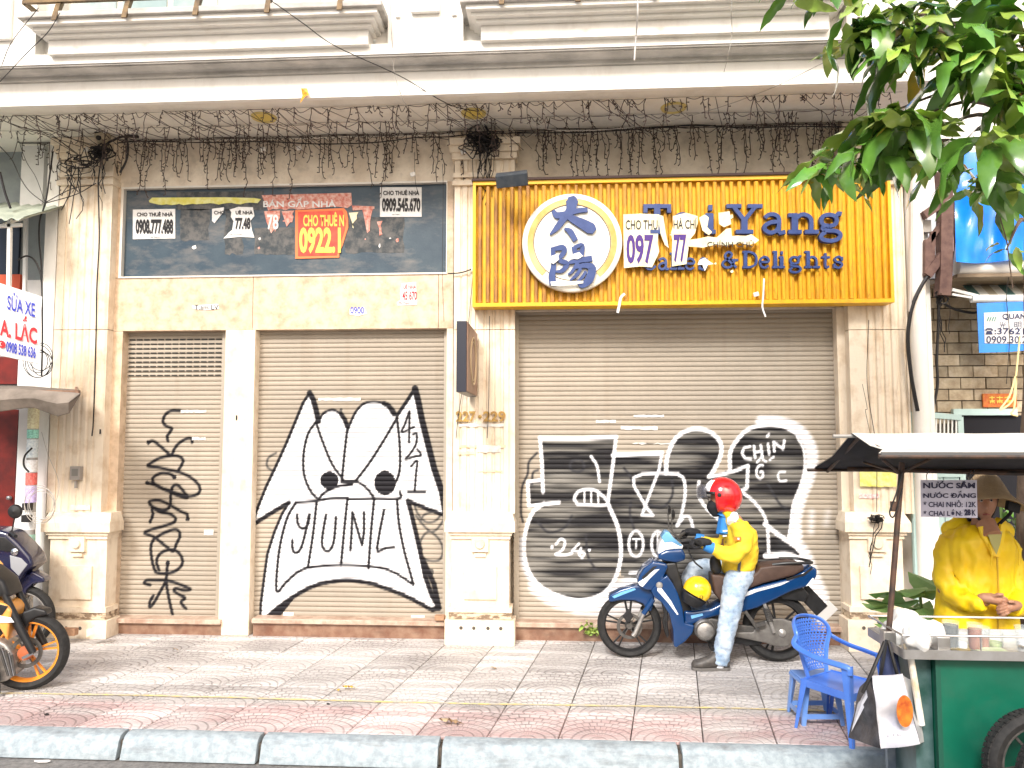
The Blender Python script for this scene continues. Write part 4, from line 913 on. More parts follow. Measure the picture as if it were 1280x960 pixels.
# shreds and glue specks left by torn posters
for k in range(26):
    onp = k < 14; x = random.uniform(225, 500) if onp else random.uniform(795, 945); y = random.uniform(258, 318) if onp else random.uniform(266, 345); w_ = random.uniform(1, 4); h_ = random.uniform(1, 5)
    Yk_ = W0+.036 if onp else SY-.004-.002*random.random()
    pts = [(x, y), (x+w_, y-h_*.3), (x+w_*1.3, y+h_*.6), (x+w_*.4, y+h_), (x-w_*.3, y+h_*.5)]
    torn_flat(pts, Yk_, random.choice((WPP, OLDR, WPP)) if onp else random.choice((CRM, WPP)), 'paper_shred', B if onp else SG)
# ================================================================ icicle lights, cables
WIRE = mat('black wire', (.012,.010,.010), .6); WIRE2 = mat('brown weathered wire', (.05,.032,.026), .7); PALEW = mat('pale grey wire', (.45,.42,.38), .6)
IL = thing('icicle_lights', (0, 6.5, ZS), 'dead icicle string lights hanging in tangled rows under the soffit', 'string lights')
def sofp(px, py):      # a point just under the soffit, or on the wall plane below it
    d = ray(px, py); t = (ZS-.01-CAM_H)/d.z; v = Vector((d.x*t, d.y*t, ZS-.01))
    return v if v.y < W0-.06 else P(px, py, W0-.06)
def strand(p, L, r=.0038, sway=.03):
    mb = MB(); n = max(3, int(L/.045)); q = [p.copy()]
    for k in range(n): q.append(q[-1]+Vector((random.gauss(0, sway*.28), random.gauss(0, sway*.15), -L/n)))
    mb.tube(q, r, 4, cap=False)
    for k in range(1, n+1):
        if random.random() < .85:
            s_ = random.choice((-1, 1)); e = q[k]+Vector((s_*random.uniform(.012, .026), random.uniform(-.008, .008), random.uniform(-.026, .006)))
            mb.tube([q[k], e], [.003, .0055], 4)
    return mb
def row(y, x0, x1, keep, Lr, amp, grp):
    """one carrier wire with drops"""
    x = x0; n = 0; prev = None
    while x < x1:
        p = Vector((x, y+random.gauss(0, .01), ZS-.008-random.random()*.012))
        if random.random() < keep: strand(p, random.uniform(*Lr), sway=.035).build('light_strand', WIRE2, IL); n += 1
        if prev is not None and random.random() < .85:
            sag = amp*random.random()
            MB().tube(catmull([prev, (prev+p)/2-Vector((random.uniform(-.02, .02), 0, sag)), p], 4), .0028, 4, cap=False).build('light_strand', WIRE2, IL)
        prev = p; x += random.choice((.03, .05, .08, .12, .17))*random.uniform(.7, 1.2)
    return n
xA, xB = X(0, 6.4, 150), X(1120, 6.4, 150)
ra = random.Random(3)
for y, L0 in ((6.30, (.05, .24)), (6.62, (.12, .36)), (6.90, (.16, .60)), (6.93, (.10, .40))):
    row(y, xA, xB, .80, L0, .06, None)
    MB().tube([(x, y, ZS-.006-.01*abs(math.sin(x*3))) for x in np.arange(xA-.2, xB+.2, .2)], .0016 if y < 6.9 else .004, 4, cap=False).build('carrier_wire', WIRE, IL)
# zigzag pieces that dropped from the outer row to the inner one on the left
for k in range(60):
    x = xA+random.random()**1.3*(xB-xA)*.9; p = Vector((x, 6.3, ZS-.012)); q = Vector((x+random.uniform(.1, .35), 6.6, ZS-.03-.12*random.random())); r_ = Vector((q.x+random.uniform(.08, .25), 6.9, ZS-.06-.14*random.random()))
    MB().tube([p, (p+q)/2+Vector((0, 0, -.02)), q, r_], .003, 4, cap=False).build('light_strand', WIRE2, IL)
# heavy cable running along the wall top, sagging between anchors
def cable(name, lab, pts, r, m=WIRE, cat='cable', grp=None, n=6, dens=6):
    return tag(MB().tube(catmull(pts, dens), r, n).build(name, m), lab, cat, grp)
Yc = W0-.14
cable('cable', 'long black cable sagging along the wall under the soffit from end to end', [P(x, y, Yc) for x, y in ((-20,140),(30,160),(65,172),(100,184),(125,182),(170,177),(260,178),(330,177),(400,180),(470,178),(520,172),(560,171),(600,167),(680,166),(740,165),(820,160),(870,156),(930,160),(1000,158),(1120,160))], .0055)
cable('cable', 'thin black wire falling from the balcony across the fascia to the wire tangle', [P(338,0,YU-.3), P(380,30,YU-.3), P(420,58,YU-.2), P(500,95,YF-.1), P(560,130,YF+.1), P(600,140,6.5)], .004)
cable('cable', 'pale thin wire hanging from the balcony beside the raised panel', [P(487,0,YU-.02), P(490,45,YU-.03), P(492,85,YF-.1), P(500,115,YF-.05), P(512,135,YF+.1), P(552,165,W0-.1)], .003, PALEW)
cable('cable', 'white cord running down the second balcony front', [P(797,0,YU-.26), P(797,20,YU-.22), P(795,45,YU-.08), P(793,75,YU-.03)], .007, mat('white cord', (.72,.69,.66), .6))
cable('cable', 'grey drip wire down the cornice near the tree', [P(915,0,YU-.26), P(914,18,YU-.22), P(915,40,YU-.08), P(911,66,YU-.03), P(905,90,YF-.03)], .003, PALEW)
cable('cable', 'pale wire rising from the yellow sign towards the tree branches', [P(640,150,6.5), P(700,163,6.6), P(800,158,6.6), P(880,140,6.5), P(960,112,6.2), P(1042,72,5.6)], .003, PALEW)
cable('cable', 'wire rising steeply at the left beside the first balcony', [P(2,82,5.3), P(15,52,5.3), P(48,10,5.3)], .003)
cable('cable', 'second wire rising at the left in front of the balcony steps', [P(0,102,5.2), P(35,65,5.2), P(60,40,5.2), P(75,16,5.2)], .003)
# wire tangles: one clump each
def tangle(lab, cx, cy, w, h, n, Y, seed, drops=8):
    r_ = random.Random(seed); t_ = thing('wire_tangle', P(cx, cy, Y), lab, 'wire tangle')
    for k in range(n):
        pts = []; a0 = r_.random()*6.28; rx = w*r_.uniform(.15, .55); ry = h*r_.uniform(.15, .55); ox = cx+r_.gauss(0, w*.22); oy = cy+r_.gauss(0, h*.22)
        for q in range(8): a_ = a0+q*.9+r_.gauss(0, .5); pts.append(P(ox+rx*math.cos(a_)*r_.uniform(.3, 1.4), oy+ry*math.sin(a_)*r_.uniform(.3, 1.5), Y-.02+r_.gauss(0, .03)))
        MB().tube(catmull(pts, 3), r_.uniform(.003, .007), 4, cap=False).build('wire_loop', WIRE, t_)
    for k in range(drops):
        x = cx+r_.gauss(0, w*.28); L = r_.uniform(.2, .55); p = P(x, cy+r_.uniform(0, h*.4), Y-.03); q = [p]
        for i in range(6): q.append(q[-1]+Vector((r_.gauss(0, .018), 0, -L/6)))
        MB().tube(q, r_.uniform(.0025, .005), 4, cap=False).build('loose_wire', WIRE, t_)
tangle('dense black wire tangle above the middle pilaster', 606, 178, 34, 22, 30, W0-.2, 4, 13)
tangle('black wire tangle below the wall lamp on the left pilaster', 125, 192, 22, 18, 22, W0-.22, 5, 7)
tangle('loose wires drooping over the top of the left pilaster', 95, 205, 40, 20, 7, W0-.24, 6, 9)
cable('cable', 'thick black cable hanging from the left tangle down the pilaster', [P(x, y, W0-.20) for x, y in ((125,185),(126,200),(123,225),(123,240),(124,300),(121,360),(120,420),(117,520),(115,545))], .007)
cable('cable', 'black looped cable right of the left wire tangle', [P(x, y, W0-.2) for x, y in ((126,184),(140,176),(155,171),(160,182),(158,200),(150,216))], .010)
tag(MB().bar(P(156,170,W0-.2), P(173,171,W0-.2), .022).build('cable_connector', WIRE), 'black connector at the end of the looped cable', 'connector')
cable('cable', 'two wires swinging from the left tangle to the neighbour awning, upper one', [P(120,229,W0-.2), P(95,243,6.8), P(57,254,6.6)], .004)
cable('cable', 'two wires swinging from the left tangle to the neighbour awning, lower one', [P(118,231,W0-.2), P(90,236,6.8), P(57,253,6.6)], .004)
# wall lamp over the left pilaster
c = P(129, 170, W0-.2); a = thing('wall_camera', c, 'weathered dome camera over the wires of the left pilaster', 'security camera')
MB().lathe([(0, .09), (.07, .085), (.085, .05), (.07, -.02), (.045, -.07), (0, -.085)], c, 'z', 18, cap=False).build('housing', mat('yellowed plastic housing', (.62,.53,.36), .5, (.35,.26,.16), 20), a, smooth=True)
MB().lathe([(.0, -.02), (.02, -.016), (.024, 0)], c+Vector((0, -.065, -.045)), 'y', 12, cap=False).build('lens', WIRE, a, smooth=True)
MB().bar(c+Vector((-.03, -.085, .0)), c+Vector((.045, -.085, .012)), .012).build('visor', WIRE, a)
# hanging wires on pilasters
for k, (pts, lab, r_) in enumerate((
    ([(553,205),(554,240),(553,340),(555,402)], 'thin wire down the stone edge right of the dark panel', .002),
    ([(518,190),(519,225),(522,240)], 'short loose wire above the white corner poster', .002),
    ([(590,190),(593,260),(592,330),(586,400),(580,470),(573,520),(570,548)], 'thin black wire beside the projecting sign', .003),
    ([(612,395),(611,500),(609,548)], 'thin black wire on the flutes of the middle pilaster', .003),
    ([(560,342),(575,341),(588,337),(592,334)], 'short black cable tied at the left edge of the yellow sign', .006))):
    cable('cable', lab, [P(x, y, W0-.13) for x, y in pts], r_)
for k, (px, py, lab) in enumerate(((516,218,'white paper tag on a loose wire above the corner poster'), (374,185,'white plastic clip on the plaster above the red poster'), (329,187,'white plastic clip on the plaster above the ripped poster'), (592,336,'white connector block at the left edge of the yellow sign'), (579,190,'white clip in the wires left of the dense tangle'), (108,187,'round white junction piece in the wires of the left pilaster'), (945,368,'white clip near the bottom right of the yellow sign'))):
    Yk = W0-.16 if k != 6 else SY-.03
    tag(MB().obox(P(px, py, Yk), (.022, 0, .006), (0, .012, 0), (-.004, 0, .018)).build('cable_clip', mat('white plastic', (.78,.75,.70), .5), bevel=.004), lab, 'cable clip')
# ================================================================ left neighbour
def nb(t_): return lambda name, m, mb, **k: mb.build(name, m, t_, **k)
WOOD = mat('dark red door paint', (.20,.018,.012), .4, (.10,.012,.010), 6); GWALL = mat('grey green wall paint', (.36,.40,.39), .7, (.24,.27,.28), 2.5, .5, dirt=(.14,.15,.15), dscale=4, damt=.5)
WW = mat('white wall paint', (.82,.81,.79), .7, (.66,.65,.62), 4, .4)
LN = thing('neighbour_house', (-4.7, 7.2, 0), 'grey and white house front left of the stone shophouse', 'house'); p = nb(LN)
YL = 7.15
p('wall', GWALL, MB().box(-9, X(58, YL, 300), YL, YL+.3, 0, ZS+.2))
p('white_pier', WW, MB().box(X(27, YL-.15, 200), X(55, YL-.15, 200), YL-.15, YL-.002, Z(262, YL-.15, 40), ZS+.1))
p('white_pillar', WW, MB().box(X(20, YL-.1, 600), X(44, YL-.1, 600), YL-.1, YL-.002, 0, Z(350, YL-.1, 40)))
dr = p('door', WOOD, MB().box(X(-60, YL-.05, 600), X(19, YL-.05, 600), YL-.05, YL-.002, 0, Z(512, YL-.05, 10)))
MB().lathe([(0, -.05), (.018, -.045), (.02, -.02), (.012, 0)], P(14, 622, YL-.05), 'y', 10, cap=False).build('handle', mat('steel handle', (.4,.4,.4), .3, metal=.8), dr)
p('dark_window', mat('dark window glass', (.015,.02,.035), .15), MB().box(X(-40, YL-.03, 300), X(24, YL-.03, 300), YL-.03, YL-.002, Z(345, YL-.03, 10), Z(278, YL-.03, 10)))
p('red_panel', mat('orange red panel', (.62,.10,.04), .6), MB().box(X(-40, YL-.06, 350), X(25, YL-.06, 350), YL-.06, YL-.002, Z(368, YL-.06, 10), Z(343, YL-.06, 10)))
p('red_board', WOOD, MB().box(X(-40, YL-.07, 460), X(22, YL-.07, 460), YL-.07, YL-.002, Z(480, YL-.07, 10), Z(446, YL-.07, 10)))
p('cream_strip', WW, MB().box(X(22.5, YL-.07, 460), X(46, YL-.07, 460), YL-.07, YL-.002, Z(490, YL-.07, 10), Z(372, YL-.07, 10)))
# corrugated awning on white posts
CA = thing('corrugated_awning', P(20, 275, 6.6), 'small pale green corrugated awning at the left edge', 'awning')
mb = MB(); n = 40; x0, x1 = X(-60, 6.6, 265), X(54, 6.6, 265); A = []; Bv = []
for k in range(n+1):
    x = x0+(x1-x0)*k/n; h = .014*math.cos(k*PI/2.5)
    A.append((x, 6.35, Z(273, 6.35, 30)+h)); Bv.append((x, 7.12, Z(258, 7.1, 30)+h+.04))
m_ = len(A); top = A+Bv; bot = [(v[0], v[1], v[2]-.006) for v in top]
mb.add(top+bot, [(i, i+1, m_+i+1, m_+i) for i in range(m_-1)]+[(2*m_+i, 3*m_+i, 3*m_+i+1, 2*m_+i+1) for i in range(m_-1)]+[(i, 2*m_+i, 2*m_+i+1, i+1) for i in range(m_-1)])
mb.build('corrugated_sheet', mat('pale green corrugated sheet', (.55,.60,.50), .5, (.35,.40,.33), 6, .5, metal=.2), CA, smooth=True)
PW = mat('white painted steel', (.75,.75,.72), .45)
for px, y0, y1 in ((11, 274, 372), (31, 268, 372)): MB().bar(P(px+1.5, y0, 6.45 if px < 20 else 6.9), P(px, y1, 6.45 if px < 20 else 6.9), .03).build('post', PW, CA)
MB().bar(P(-20, 284, 6.45), P(27, 281, 6.45), .03).bar(P(5, 280, 6.45), P(34, 272, 6.9), .02).build('frame_bar', PW, CA)
# repair sign
a0, a1 = P(52.5, 371, 6.35), P(48.5, 454.5, 6.35); b0, b1 = P(-12, 350, 6.12), P(-12, 441.5, 6.12)
RS = thing('repair_sign', a1, 'white repair shop sign with blue and red lettering at the left edge', 'sign')
n_ = (a1-b1).cross(a0-a1).normalized()
if n_.y > 0: n_ = -n_
q = [b1, a1, a0, b0]; MB().add(q+[v-n_*.05 for v in q], [(0,1,2,3),(7,6,5,4),(0,4,5,1),(1,5,6,2),(2,6,7,3),(3,7,4,0)]).build('board', mat('white sign face', (.83,.83,.84), .4), RS)
def onsign(s, px0, px1, f0, f1, m, bo):     # px columns along the board, fractions of its height from the bottom
    def hor(px):
        d = ray(px, 410); e = a1-b1; # intersect in plan
        den = d.x*e.y-d.y*e.x; t = (b1.x*e.y-b1.y*e.x)/den; return (d.x*t-b1.x)/e.x
    u0, u1 = hor(px0), hor(px1)
    def pt(u, f): lo = b1+(a1-b1)*u; hi = b0+(a0-b0)*u; return lo+(hi-lo)*f+n_*.014
    O = pt(u0, f0); text(s, O, pt(u1, f0)-O, pt(u0, f1)-O, m, RS, bold=bo)
onsign('SỬA XE', 9.5, 43, .66, .93, BLUI, .02); onsign('A. LẮC', 1, 47, .27, .63, REDI, .03); onsign('0908 538 636', 9, 46, .06, .22, BLUI, .03)
def hor0(px, f):
    d = ray(px, 410); e = a1-b1; den = d.x*e.y-d.y*e.x; t = (b1.x*e.y-b1.y*e.x)/den; u = (d.x*t-b1.x)/e.x
    lo = b1+(a1-b1)*u; hi = b0+(a0-b0)*u; return lo+(hi-lo)*f+n_*.014
cc = hor0(3.5, .155); ux = (a1-b1).normalized(); rr_ = .028
MB().add([cc]+[cc+ux*rr_*math.cos(t)+Vector((0, 0, rr_*1.15*math.sin(t))) for t in np.linspace(0, 2*PI, 17)[:-1]], [(0, i+1, (i+1) % 16+1) for i in range(16)]).build('phone_logo', REDI, RS)
MB().tube([cc+n_*.003+ux*.012*math.cos(t)+Vector((0, 0, .016*math.sin(t))) for t in np.linspace(1.9, 4.6, 8)], .0035, 5).build('phone_handset', WPP, RS)
# brown canvas awning
mb = MB(); rows_ = []
for k in range(13):
    f = k/12; px = -70+f*170; yb = np.interp(px, [-70, 0, 20, 45, 65, 85, 100], [495, 486, 486, 487, 489, 490, 491.5]); yf = np.interp(px, [-70, -10, 0, 20, 40, 55, 72, 85, 94, 100], [512, 513, 514, 511, 508, 514, 520, 517, 506, 492.5])
    rows_.append([P(px, yb-4, 6.85), P(px, yb-2.5, 6.3), P(px, yb, 5.95), P(px, (yb+yf)/2, 5.88), P(px, yf, 5.93)])
vs = [v for r_ in rows_ for v in r_]
vs2 = [v+Vector((0, .008, -.004)) for v in vs]; N5 = 5; fs = []
for i in range(12):
    for k in range(4): a_ = i*N5+k; fs.append((a_, a_+N5, a_+N5+1, a_+1)); b_ = a_+len(vs); fs.append((b_, b_+1, b_+N5+1, b_+N5))
mb.add(vs+vs2, fs)
AW = thing('canvas_awning', P(40, 500, 6.2), 'sagging brown canvas awning at the left edge below the repair sign', 'awning')
mb.build('canvas', mat('dusty brown canvas', (.12,.10,.08), .9, (.24,.20,.165), 5, .5, bump=.2), AW, smooth=True)
MB().bar(P(-60, 488, 5.97), P(99, 490, 5.97), .025).bar(P(95, 489, 5.97), P(95, 484, 7.1), .02).build('frame', mat('rusty steel', (.16,.09,.06), .8, (.28,.16,.10), 20), AW)
# pole with stickers
PO = thing('utility_pipe', (P(38, 712, 6.75).x, 6.75, 0), 'upright pipe wrapped in colourful stickers beside the left pilaster', 'pipe')
xp = X(41, 6.75, 600); mb = MB().tube([(X(42.5, 6.75, 500), 6.75, Z(500, 6.75, 40)), (X(33, 6.75, 790), 6.75, 0)], .045, 14); mb.build('pipe', mat('grey pipe', (.45,.44,.42), .6, (.3,.28,.26), 12), PO, smooth=True)
for y0, y1, c in ((508, 536, (.72,.66,.40)), (537, 548, (.25,.62,.50)), (549, 572, (.55,.66,.72)), (575, 590, (.75,.72,.70)), (591, 606, (.62,.10,.08)), (607, 628, (.42,.34,.60)), (640, 662, (.70,.70,.68)), (668, 684, (.30,.52,.42))):
    f = lambda y: Vector((X(42.5+(y-500)*(33-42.5)/290, 6.75, y), 6.75, Z(y, 6.75, 40)))
    MB().tube([f(y0), f(y1)], .0475, 14).build('sticker', mat('sticker %d' % y0, c, .5, tuple(min(1, v*1.5+.1) for v in c), 60, .5), PO, smooth=True)
for k, (cx, cy, r1, r2, lab) in enumerate(((48, 452, 16, 18, 'coil of black cable at the edge of the repair sign'), (52, 633, 17, 20, 'loops of grey wire beside the sticker pipe'))):
    t_ = thing('cable_coil', P(cx, cy, 6.6), lab, 'cable')
    for i in range(5 if k == 0 else 4):
        ox, oy, s_ = random.gauss(0, 2), random.gauss(0, 2.5), random.uniform(.75, 1.15)
        MB().tube([P(cx+ox+r1*s_*math.cos(q), cy+oy+r2*s_*math.sin(q), 6.58+i*.008) for q in np.linspace(0, 2*PI, 24)[:-1]], .0035 if k == 0 else .0028, 5, closed=True).build('loop', WIRE if k == 0 else PALEW, t_)
cable('cable', 'black cable bundle running down the corner behind the repair sign', [P(x, y, 6.7) for x, y in ((66,190),(62,220),(57,252),(50,275),(49,300),(52,340),(53,420),(52,470))], .008)
cable('cable', 'black arc of cable from the left edge to the corner bundle', [P(x, y, 6.6) for x, y in ((0,183),(15,200),(27,225),(38,240),(56,254))], .004)
cable('cable', 'second arc of cable from the soffit to the corner bundle', [P(x, y, 6.6) for x, y in ((20,165),(32,200),(45,222),(56,252))], .003)
cable('cable', 'dark diagonal strut cable at the far left above the green awning', [P(0,215,6.6), P(6,240,6.6), P(13,260,6.6)], .012)
cable('cable', 'bent black hose beside the white posts', [P(x, y, 6.7) for x, y in ((22,325),(33,320),(43,325),(50,340),(52,352))], .008)
cable('cable', 'thin wire swinging down the left pilaster to its ledge', [P(x, y, W0-.25) for x, y in ((52,540),(60,568),(73,600),(72,620),(66,636),(70,660))], .0025, PALEW)
cable('cable', 'black plug cable hanging at the sticker pipe', [P(x, y, 6.6) for x, y in ((40,560),(31,570),(30,582),(36,590))], .008)
for k, (x0, y0, x1, y1) in enumerate(((27, 629, 37, 638), (26, 644, 36, 653))): tag(pbox(x0, y0, x1, y1, 6.62, .05).build('adapter_box', WIRE, bevel=.006), ('upper' if k == 0 else 'lower')+' black adapter box hanging on the sticker pipe', 'adapter')
# rubble at the foot of the left pedestal
tag(pbox(76, 786, 93, 795, 6.62, .06).build('brick_piece', mat('old brick', (.42,.24,.14), .8, (.3,.17,.1), 30), bevel=.004), 'piece of orange brick lying at the foot of the left pedestal', 'brick')
rb = MB(); rr2 = random.Random(8)
vs = [P(108+20*f, 786+10*g_-4*math.sin(f*3)+rr2.random()*2, 6.6-.05*g_) for g_ in (0, .4, 1) for f in (0, .25, .5, .75, 1)]
rb.add(vs, [(i+5*j, i+1+5*j, i+6+5*j, i+5+5*j) for j in range(2) for i in range(4)]); tag(rb.build('crumpled_paper', mat('cream crumpled paper', (.80,.66,.42), .8)), 'crumpled cream paper at the foot of the left pedestal', 'litter')
tag(pbox(543, 770, 555, 776, W0-.08, .07).build('brick_piece', _MC['old brick'], bevel=.004), 'broken red brick end on the sill beside the middle pedestal', 'brick')
# ================================================================ right neighbour
YR = 7.45
RN = thing('neighbour_house', (5.2, YR, 0), 'low house with stone tile front and pale blue gate right of the shophouse', 'house'); p = nb(RN)
xr0 = X(1166, YR, 450)
p('wall', mat('mortar wall', (.10,.08,.06), .9), MB().box(xr0-.2, 9.5, YR+.03, YR+.4, 0, Z(348, YR, 1220)))
p('upper_wall', WHITE, MB().box(xr0-.2, 9.5, YR+.02, YR+.4, Z(347, YR, 1220), 6.5))
TM = mat('split face stone tile', (.50,.41,.28), .75, (.34,.26,.17), 14, .5, dirt=(.66,.60,.50), dscale=5, damt=.6, bump=.5, bscale=45, rand=.28)
z0 = Z(530, YR, 1220); z1 = Z(349, YR, 1220); th = (Z(385, YR, 1220)-Z(399.3, YR, 1220)); k = 0; z = z0
tw = th*2.08
while z < z1:
    x = xr0-.1-(k % 2)*tw/2
    while x < xr0+2.6:
        d_ = random.uniform(0, .01); MB().box(x+.005, x+tw-.005, YR-.01-d_, YR+.03, z+.005, min(z+th, z1)-.005).build('stone_tile', TM, RN); x += tw
    z += th; k += 1
PB = mat('pale blue green gate paint', (.50,.66,.64), .45, (.40,.55,.53), 5, .4)
# gate leaf with bars standing open, and fixed frame
gt = thing('gate', P(1170, 800, 7.2), 'pale blue green steel gate standing half open behind the drinks cart', 'gate')
gx0, gx1 = P(1136, 560, 6.95), P(1202, 560, 7.35)
def gp(px, py):
    d = ray(px, py); e = gx1-gx0; den = d.x*e.y-d.y*e.x; t = (gx0.x*e.y-gx0.y*e.x)/den; return Vector((d.x*t, d.y*t, CAM_H+d.z*t))
nrm = Vector((-(gx1-gx0).y, (gx1-gx0).x, 0)).normalized()
def gbar(a_, b_, w): return MB().bar(a_, b_, w)
gf = MB().bar(gp(1139, 515), gp(1139, 520)*1.0-Vector((0, 0, 2.3)), .05).bar(gp(1199, 521), gp(1199, 521)-Vector((0, 0, 2.2)), .05).bar(gp(1139, 517), gp(1199, 522), .05).bar(gp(1139, 592), gp(1199, 592), .06)
gf.build('frame', PB, gt)
for i in range(11): x = 1145+i*5.0; MB().bar(gp(x, 520), gp(x, 590), .014).build('bar', mat('white gate bar', (.72,.74,.72), .45), gt)
bz = gp(1139, 592).z
for i in range(3):
    a_, b_ = 1140+i*20, 1158.5+i*20; A_, B_ = gp(a_, 620), gp(b_, 620); q = [Vector((A_.x, A_.y, .1)), Vector((B_.x, B_.y, .1)), Vector((B_.x, B_.y, bz)), Vector((A_.x, A_.y, bz))]
    MB().add([v+nrm*.008 for v in q]+[v-nrm*.008 for v in q], [(0,1,2,3),(7,6,5,4),(0,4,5,1),(1,5,6,2),(2,6,7,3),(3,7,4,0)]).build('sheet_panel', PB, gt)
for py in (650, 712): MB().bar(gp(1146, py)-Vector((0, .03, 0)), gp(1156, py)-Vector((0, .03, 0)), .012).build('latch', mat('rusty latch', (.25,.2,.15), .7), gt)
MB().tube([gp(1151+5*math.cos(t), 664+6*math.sin(t))-Vector((0, .03, 0)) for t in np.linspace(0, 2*PI, 13)[:-1]], .006, 6, closed=True).build('handle_ring', _MC['rusty latch'], gt)
p('lintel', PB, MB().box(X(1192, YR-.06, 515), X(1272, YR-.06, 515), YR-.06, YR-.005, Z(519, YR-.06, 1230), Z(511, YR-.06, 1230)))
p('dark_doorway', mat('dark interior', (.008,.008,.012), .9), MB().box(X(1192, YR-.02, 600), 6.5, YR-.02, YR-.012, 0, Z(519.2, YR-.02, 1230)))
tag(pbox(1229, 492, 1271, 509, YR-.05, .02).build('temple_plaque', mat('orange red plaque', (.55,.09,.02), .5, (.62,.22,.03), 30, .5)), 'small orange red plaque on the stone tiles above the doorway', 'plaque')
a = bpy.data.objects['temple_plaque']
for k_, (x, w_) in enumerate(((1237, 6), (1246, 7), (1256, 7))):
    v = P(x, 504, YR-.055)-a.location
    mm_ = MB(); s_ = w_/FPX*7.4; hh = .065
    for (x0_, y0_, x1_, y1_) in ((0,.8,1,.8), (0,.3,1,.35), (.5,0,.5,1), (.1,0,.3,.4), (.9,.0,.65,.4)): mm_.ribbon([(v.x+x0_*s_, v.z+y0_*hh), (v.x+x1_*s_, v.z+y1_*hh)], .009, v.y-.002-.0005*len(mm_.v)/24, v.y)
    mm_.build('gold_character', YINK, a, local=True)
# rolled shutter beam, striped awning, tarp
BM = thing('awning_roll', P(1230, 336, 6.9), 'rolled up white awning case under the blue tarp', 'awning roll')
MB().tube([P(1196, 334, 6.9), P(1420, 334, 6.9)], .07, 18).build('roll', WHITE, BM, smooth=40); MB().box(X(1194, 6.9, 345), 9, 6.86, 7.43, Z(347, 6.9, 1230), Z(343, 6.9, 1230)).build('rail', mat('wooden rail', (.34,.26,.18), .7, (.22,.16,.1), 20, stretch=(.2,1,1)), BM)
SA = thing('striped_awning', P(1240, 372, 7.0), 'green and white striped awning cloth under the white roll', 'awning')
STW = mat('white awning stripe', (.80,.81,.78), .7); STG = mat('green awning stripe', (.10,.22,.22), .7); STB = mat('beige awning stripe', (.50,.47,.38), .7)
for i in range(14):
    xa_, xb_ = 1196+i*11, 1207+i*11; sh = 22
    q = [P(xa_, 349, 7.4), P(xb_, 349, 7.4), P(xb_+sh, 372, 6.95), P(xa_+sh, 372, 6.95)]
    MB().add(q+[v-Vector((0, 0, .006)) for v in q], [(0,1,2,3),(7,6,5,4),(0,4,5,1),(1,5,6,2),(2,6,7,3),(3,7,4,0)]).build('stripe', (STG, STW, STB, STW)[i % 4], SA)
MB().tube([P(1214, 373.5, 6.94), P(1440, 373.5, 6.94)], .035, 12).build('front_bar', STW, SA, smooth=True)
MB().bar(P(1190, 362, 6.95), P(1225, 371, 6.93), .025).bar(P(1190, 368, 6.95), P(1226, 374, 6.93), .018).build('arm', PW, SA)
TP = mat('glossy blue tarpaulin', (.006,.16,.72), .25, (.01,.28,.85), 2.2, .6, bump=.1, coat=.4)
t_ = thing('blue_tarpaulin', P(1240, 327, 6.8), 'bright blue plastic tarpaulin draped above the rolled awning', 'tarpaulin')
mb = MB(); nx, nz = 26, 16; vs = []
for j in range(nz+1):
    for i in range(nx+1):
        f, g_ = i/nx, j/nz; px = 1192+f*150-(1-g_)*0+(3*g_); py = 188+g_*139+2*math.sin(f*9)
        fold = .05*math.sin(f*19+g_*3)*(.4+.6*g_)+.035*math.sin(f*7-g_*8)-.22*g_**1.5
        vs.append(P(px, py, 6.98+fold))
mb.add(vs, [(j*(nx+1)+i, j*(nx+1)+i+1, (j+1)*(nx+1)+i+1, (j+1)*(nx+1)+i) for j in range(nz) for i in range(nx)])
ob = mb.build('tarp_sheet', TP, t_, smooth='all')
a = thing('meter_bracket', P(1170, 380, 6.85), 'rusty brown steel bracket frame holding cables beside the white column', 'bracket'); RU = mat('rusty brown steel', (.085,.042,.035), .75, (.16,.09,.07), 14)
def bb(pts, w, Y0=6.85, Y1=None): 
    for u, v in zip(pts[:-1], pts[1:]): MB().bar(P(*u, Y0), P(*v, Y1 or Y0), w).build('bar', RU, a)
bb([(1178,215),(1181,250),(1180,340),(1178,370)], .10); bb([(1154,270),(1180,252)], .07); bb([(1158,345),(1182,312)], .07); bb([(1159,300),(1158,345)], .05); bb([(1160,304),(1176,280)], .04); bb([(1196,245),(1186,330),(1172,372)], .05, 7.0); bb([(1166,290),(1164,330)], .04)
MB().lathe([(0, -.04), (.04, -.035), (.045, 0)], P(1184, 221, 6.75), 'y', 14, cap=False).build('insulator', WPP, a, smooth=True)
pbox(1186, 293, 1192, 314, 6.85, .04).build('fuse_box', mat('pinkish fuse box', (.42,.28,.26), .6), a); pbox(1155, 275, 1164, 290, 6.9, .05).build('junction_box', GB, a)
cable('cable', 'grey conduit curving down the white corner column', [P(x, y, 6.85) for x, y in ((1137,200),(1139,260),(1138,330),(1137,390))], .018, mat('grey conduit', (.48,.44,.40), .5))
cable('cable', 'black cable bundle down the white corner column', [P(x, y, 6.84) for x, y in ((1168,335),(1155,352),(1142,378),(1136,405),(1135,430),(1139,470),(1147,514))], .016)
cable('cable', 'second black cable from the rusty bracket down over the stone tiles', [P(x, y, 7.0) for x, y in ((1172,365),(1173,400),(1171,450),(1172,480),(1166,514))], .013)
tangle('knot of dark cables under the rusty bracket', 1176, 368, 14, 16, 14, 6.9, 14, 4)
cable('cable', 'black cable sagging right from the rusty bracket', [P(x, y, 7.1) for x, y in ((1180,380),(1195,387),(1215,391),(1225,389))], .012)
cable('cable', 'thin wire from the tree to the blue poster', [P(x, y, 6.9) for x, y in ((1262,340),(1258,370),(1262,420),(1258,480))], .003)
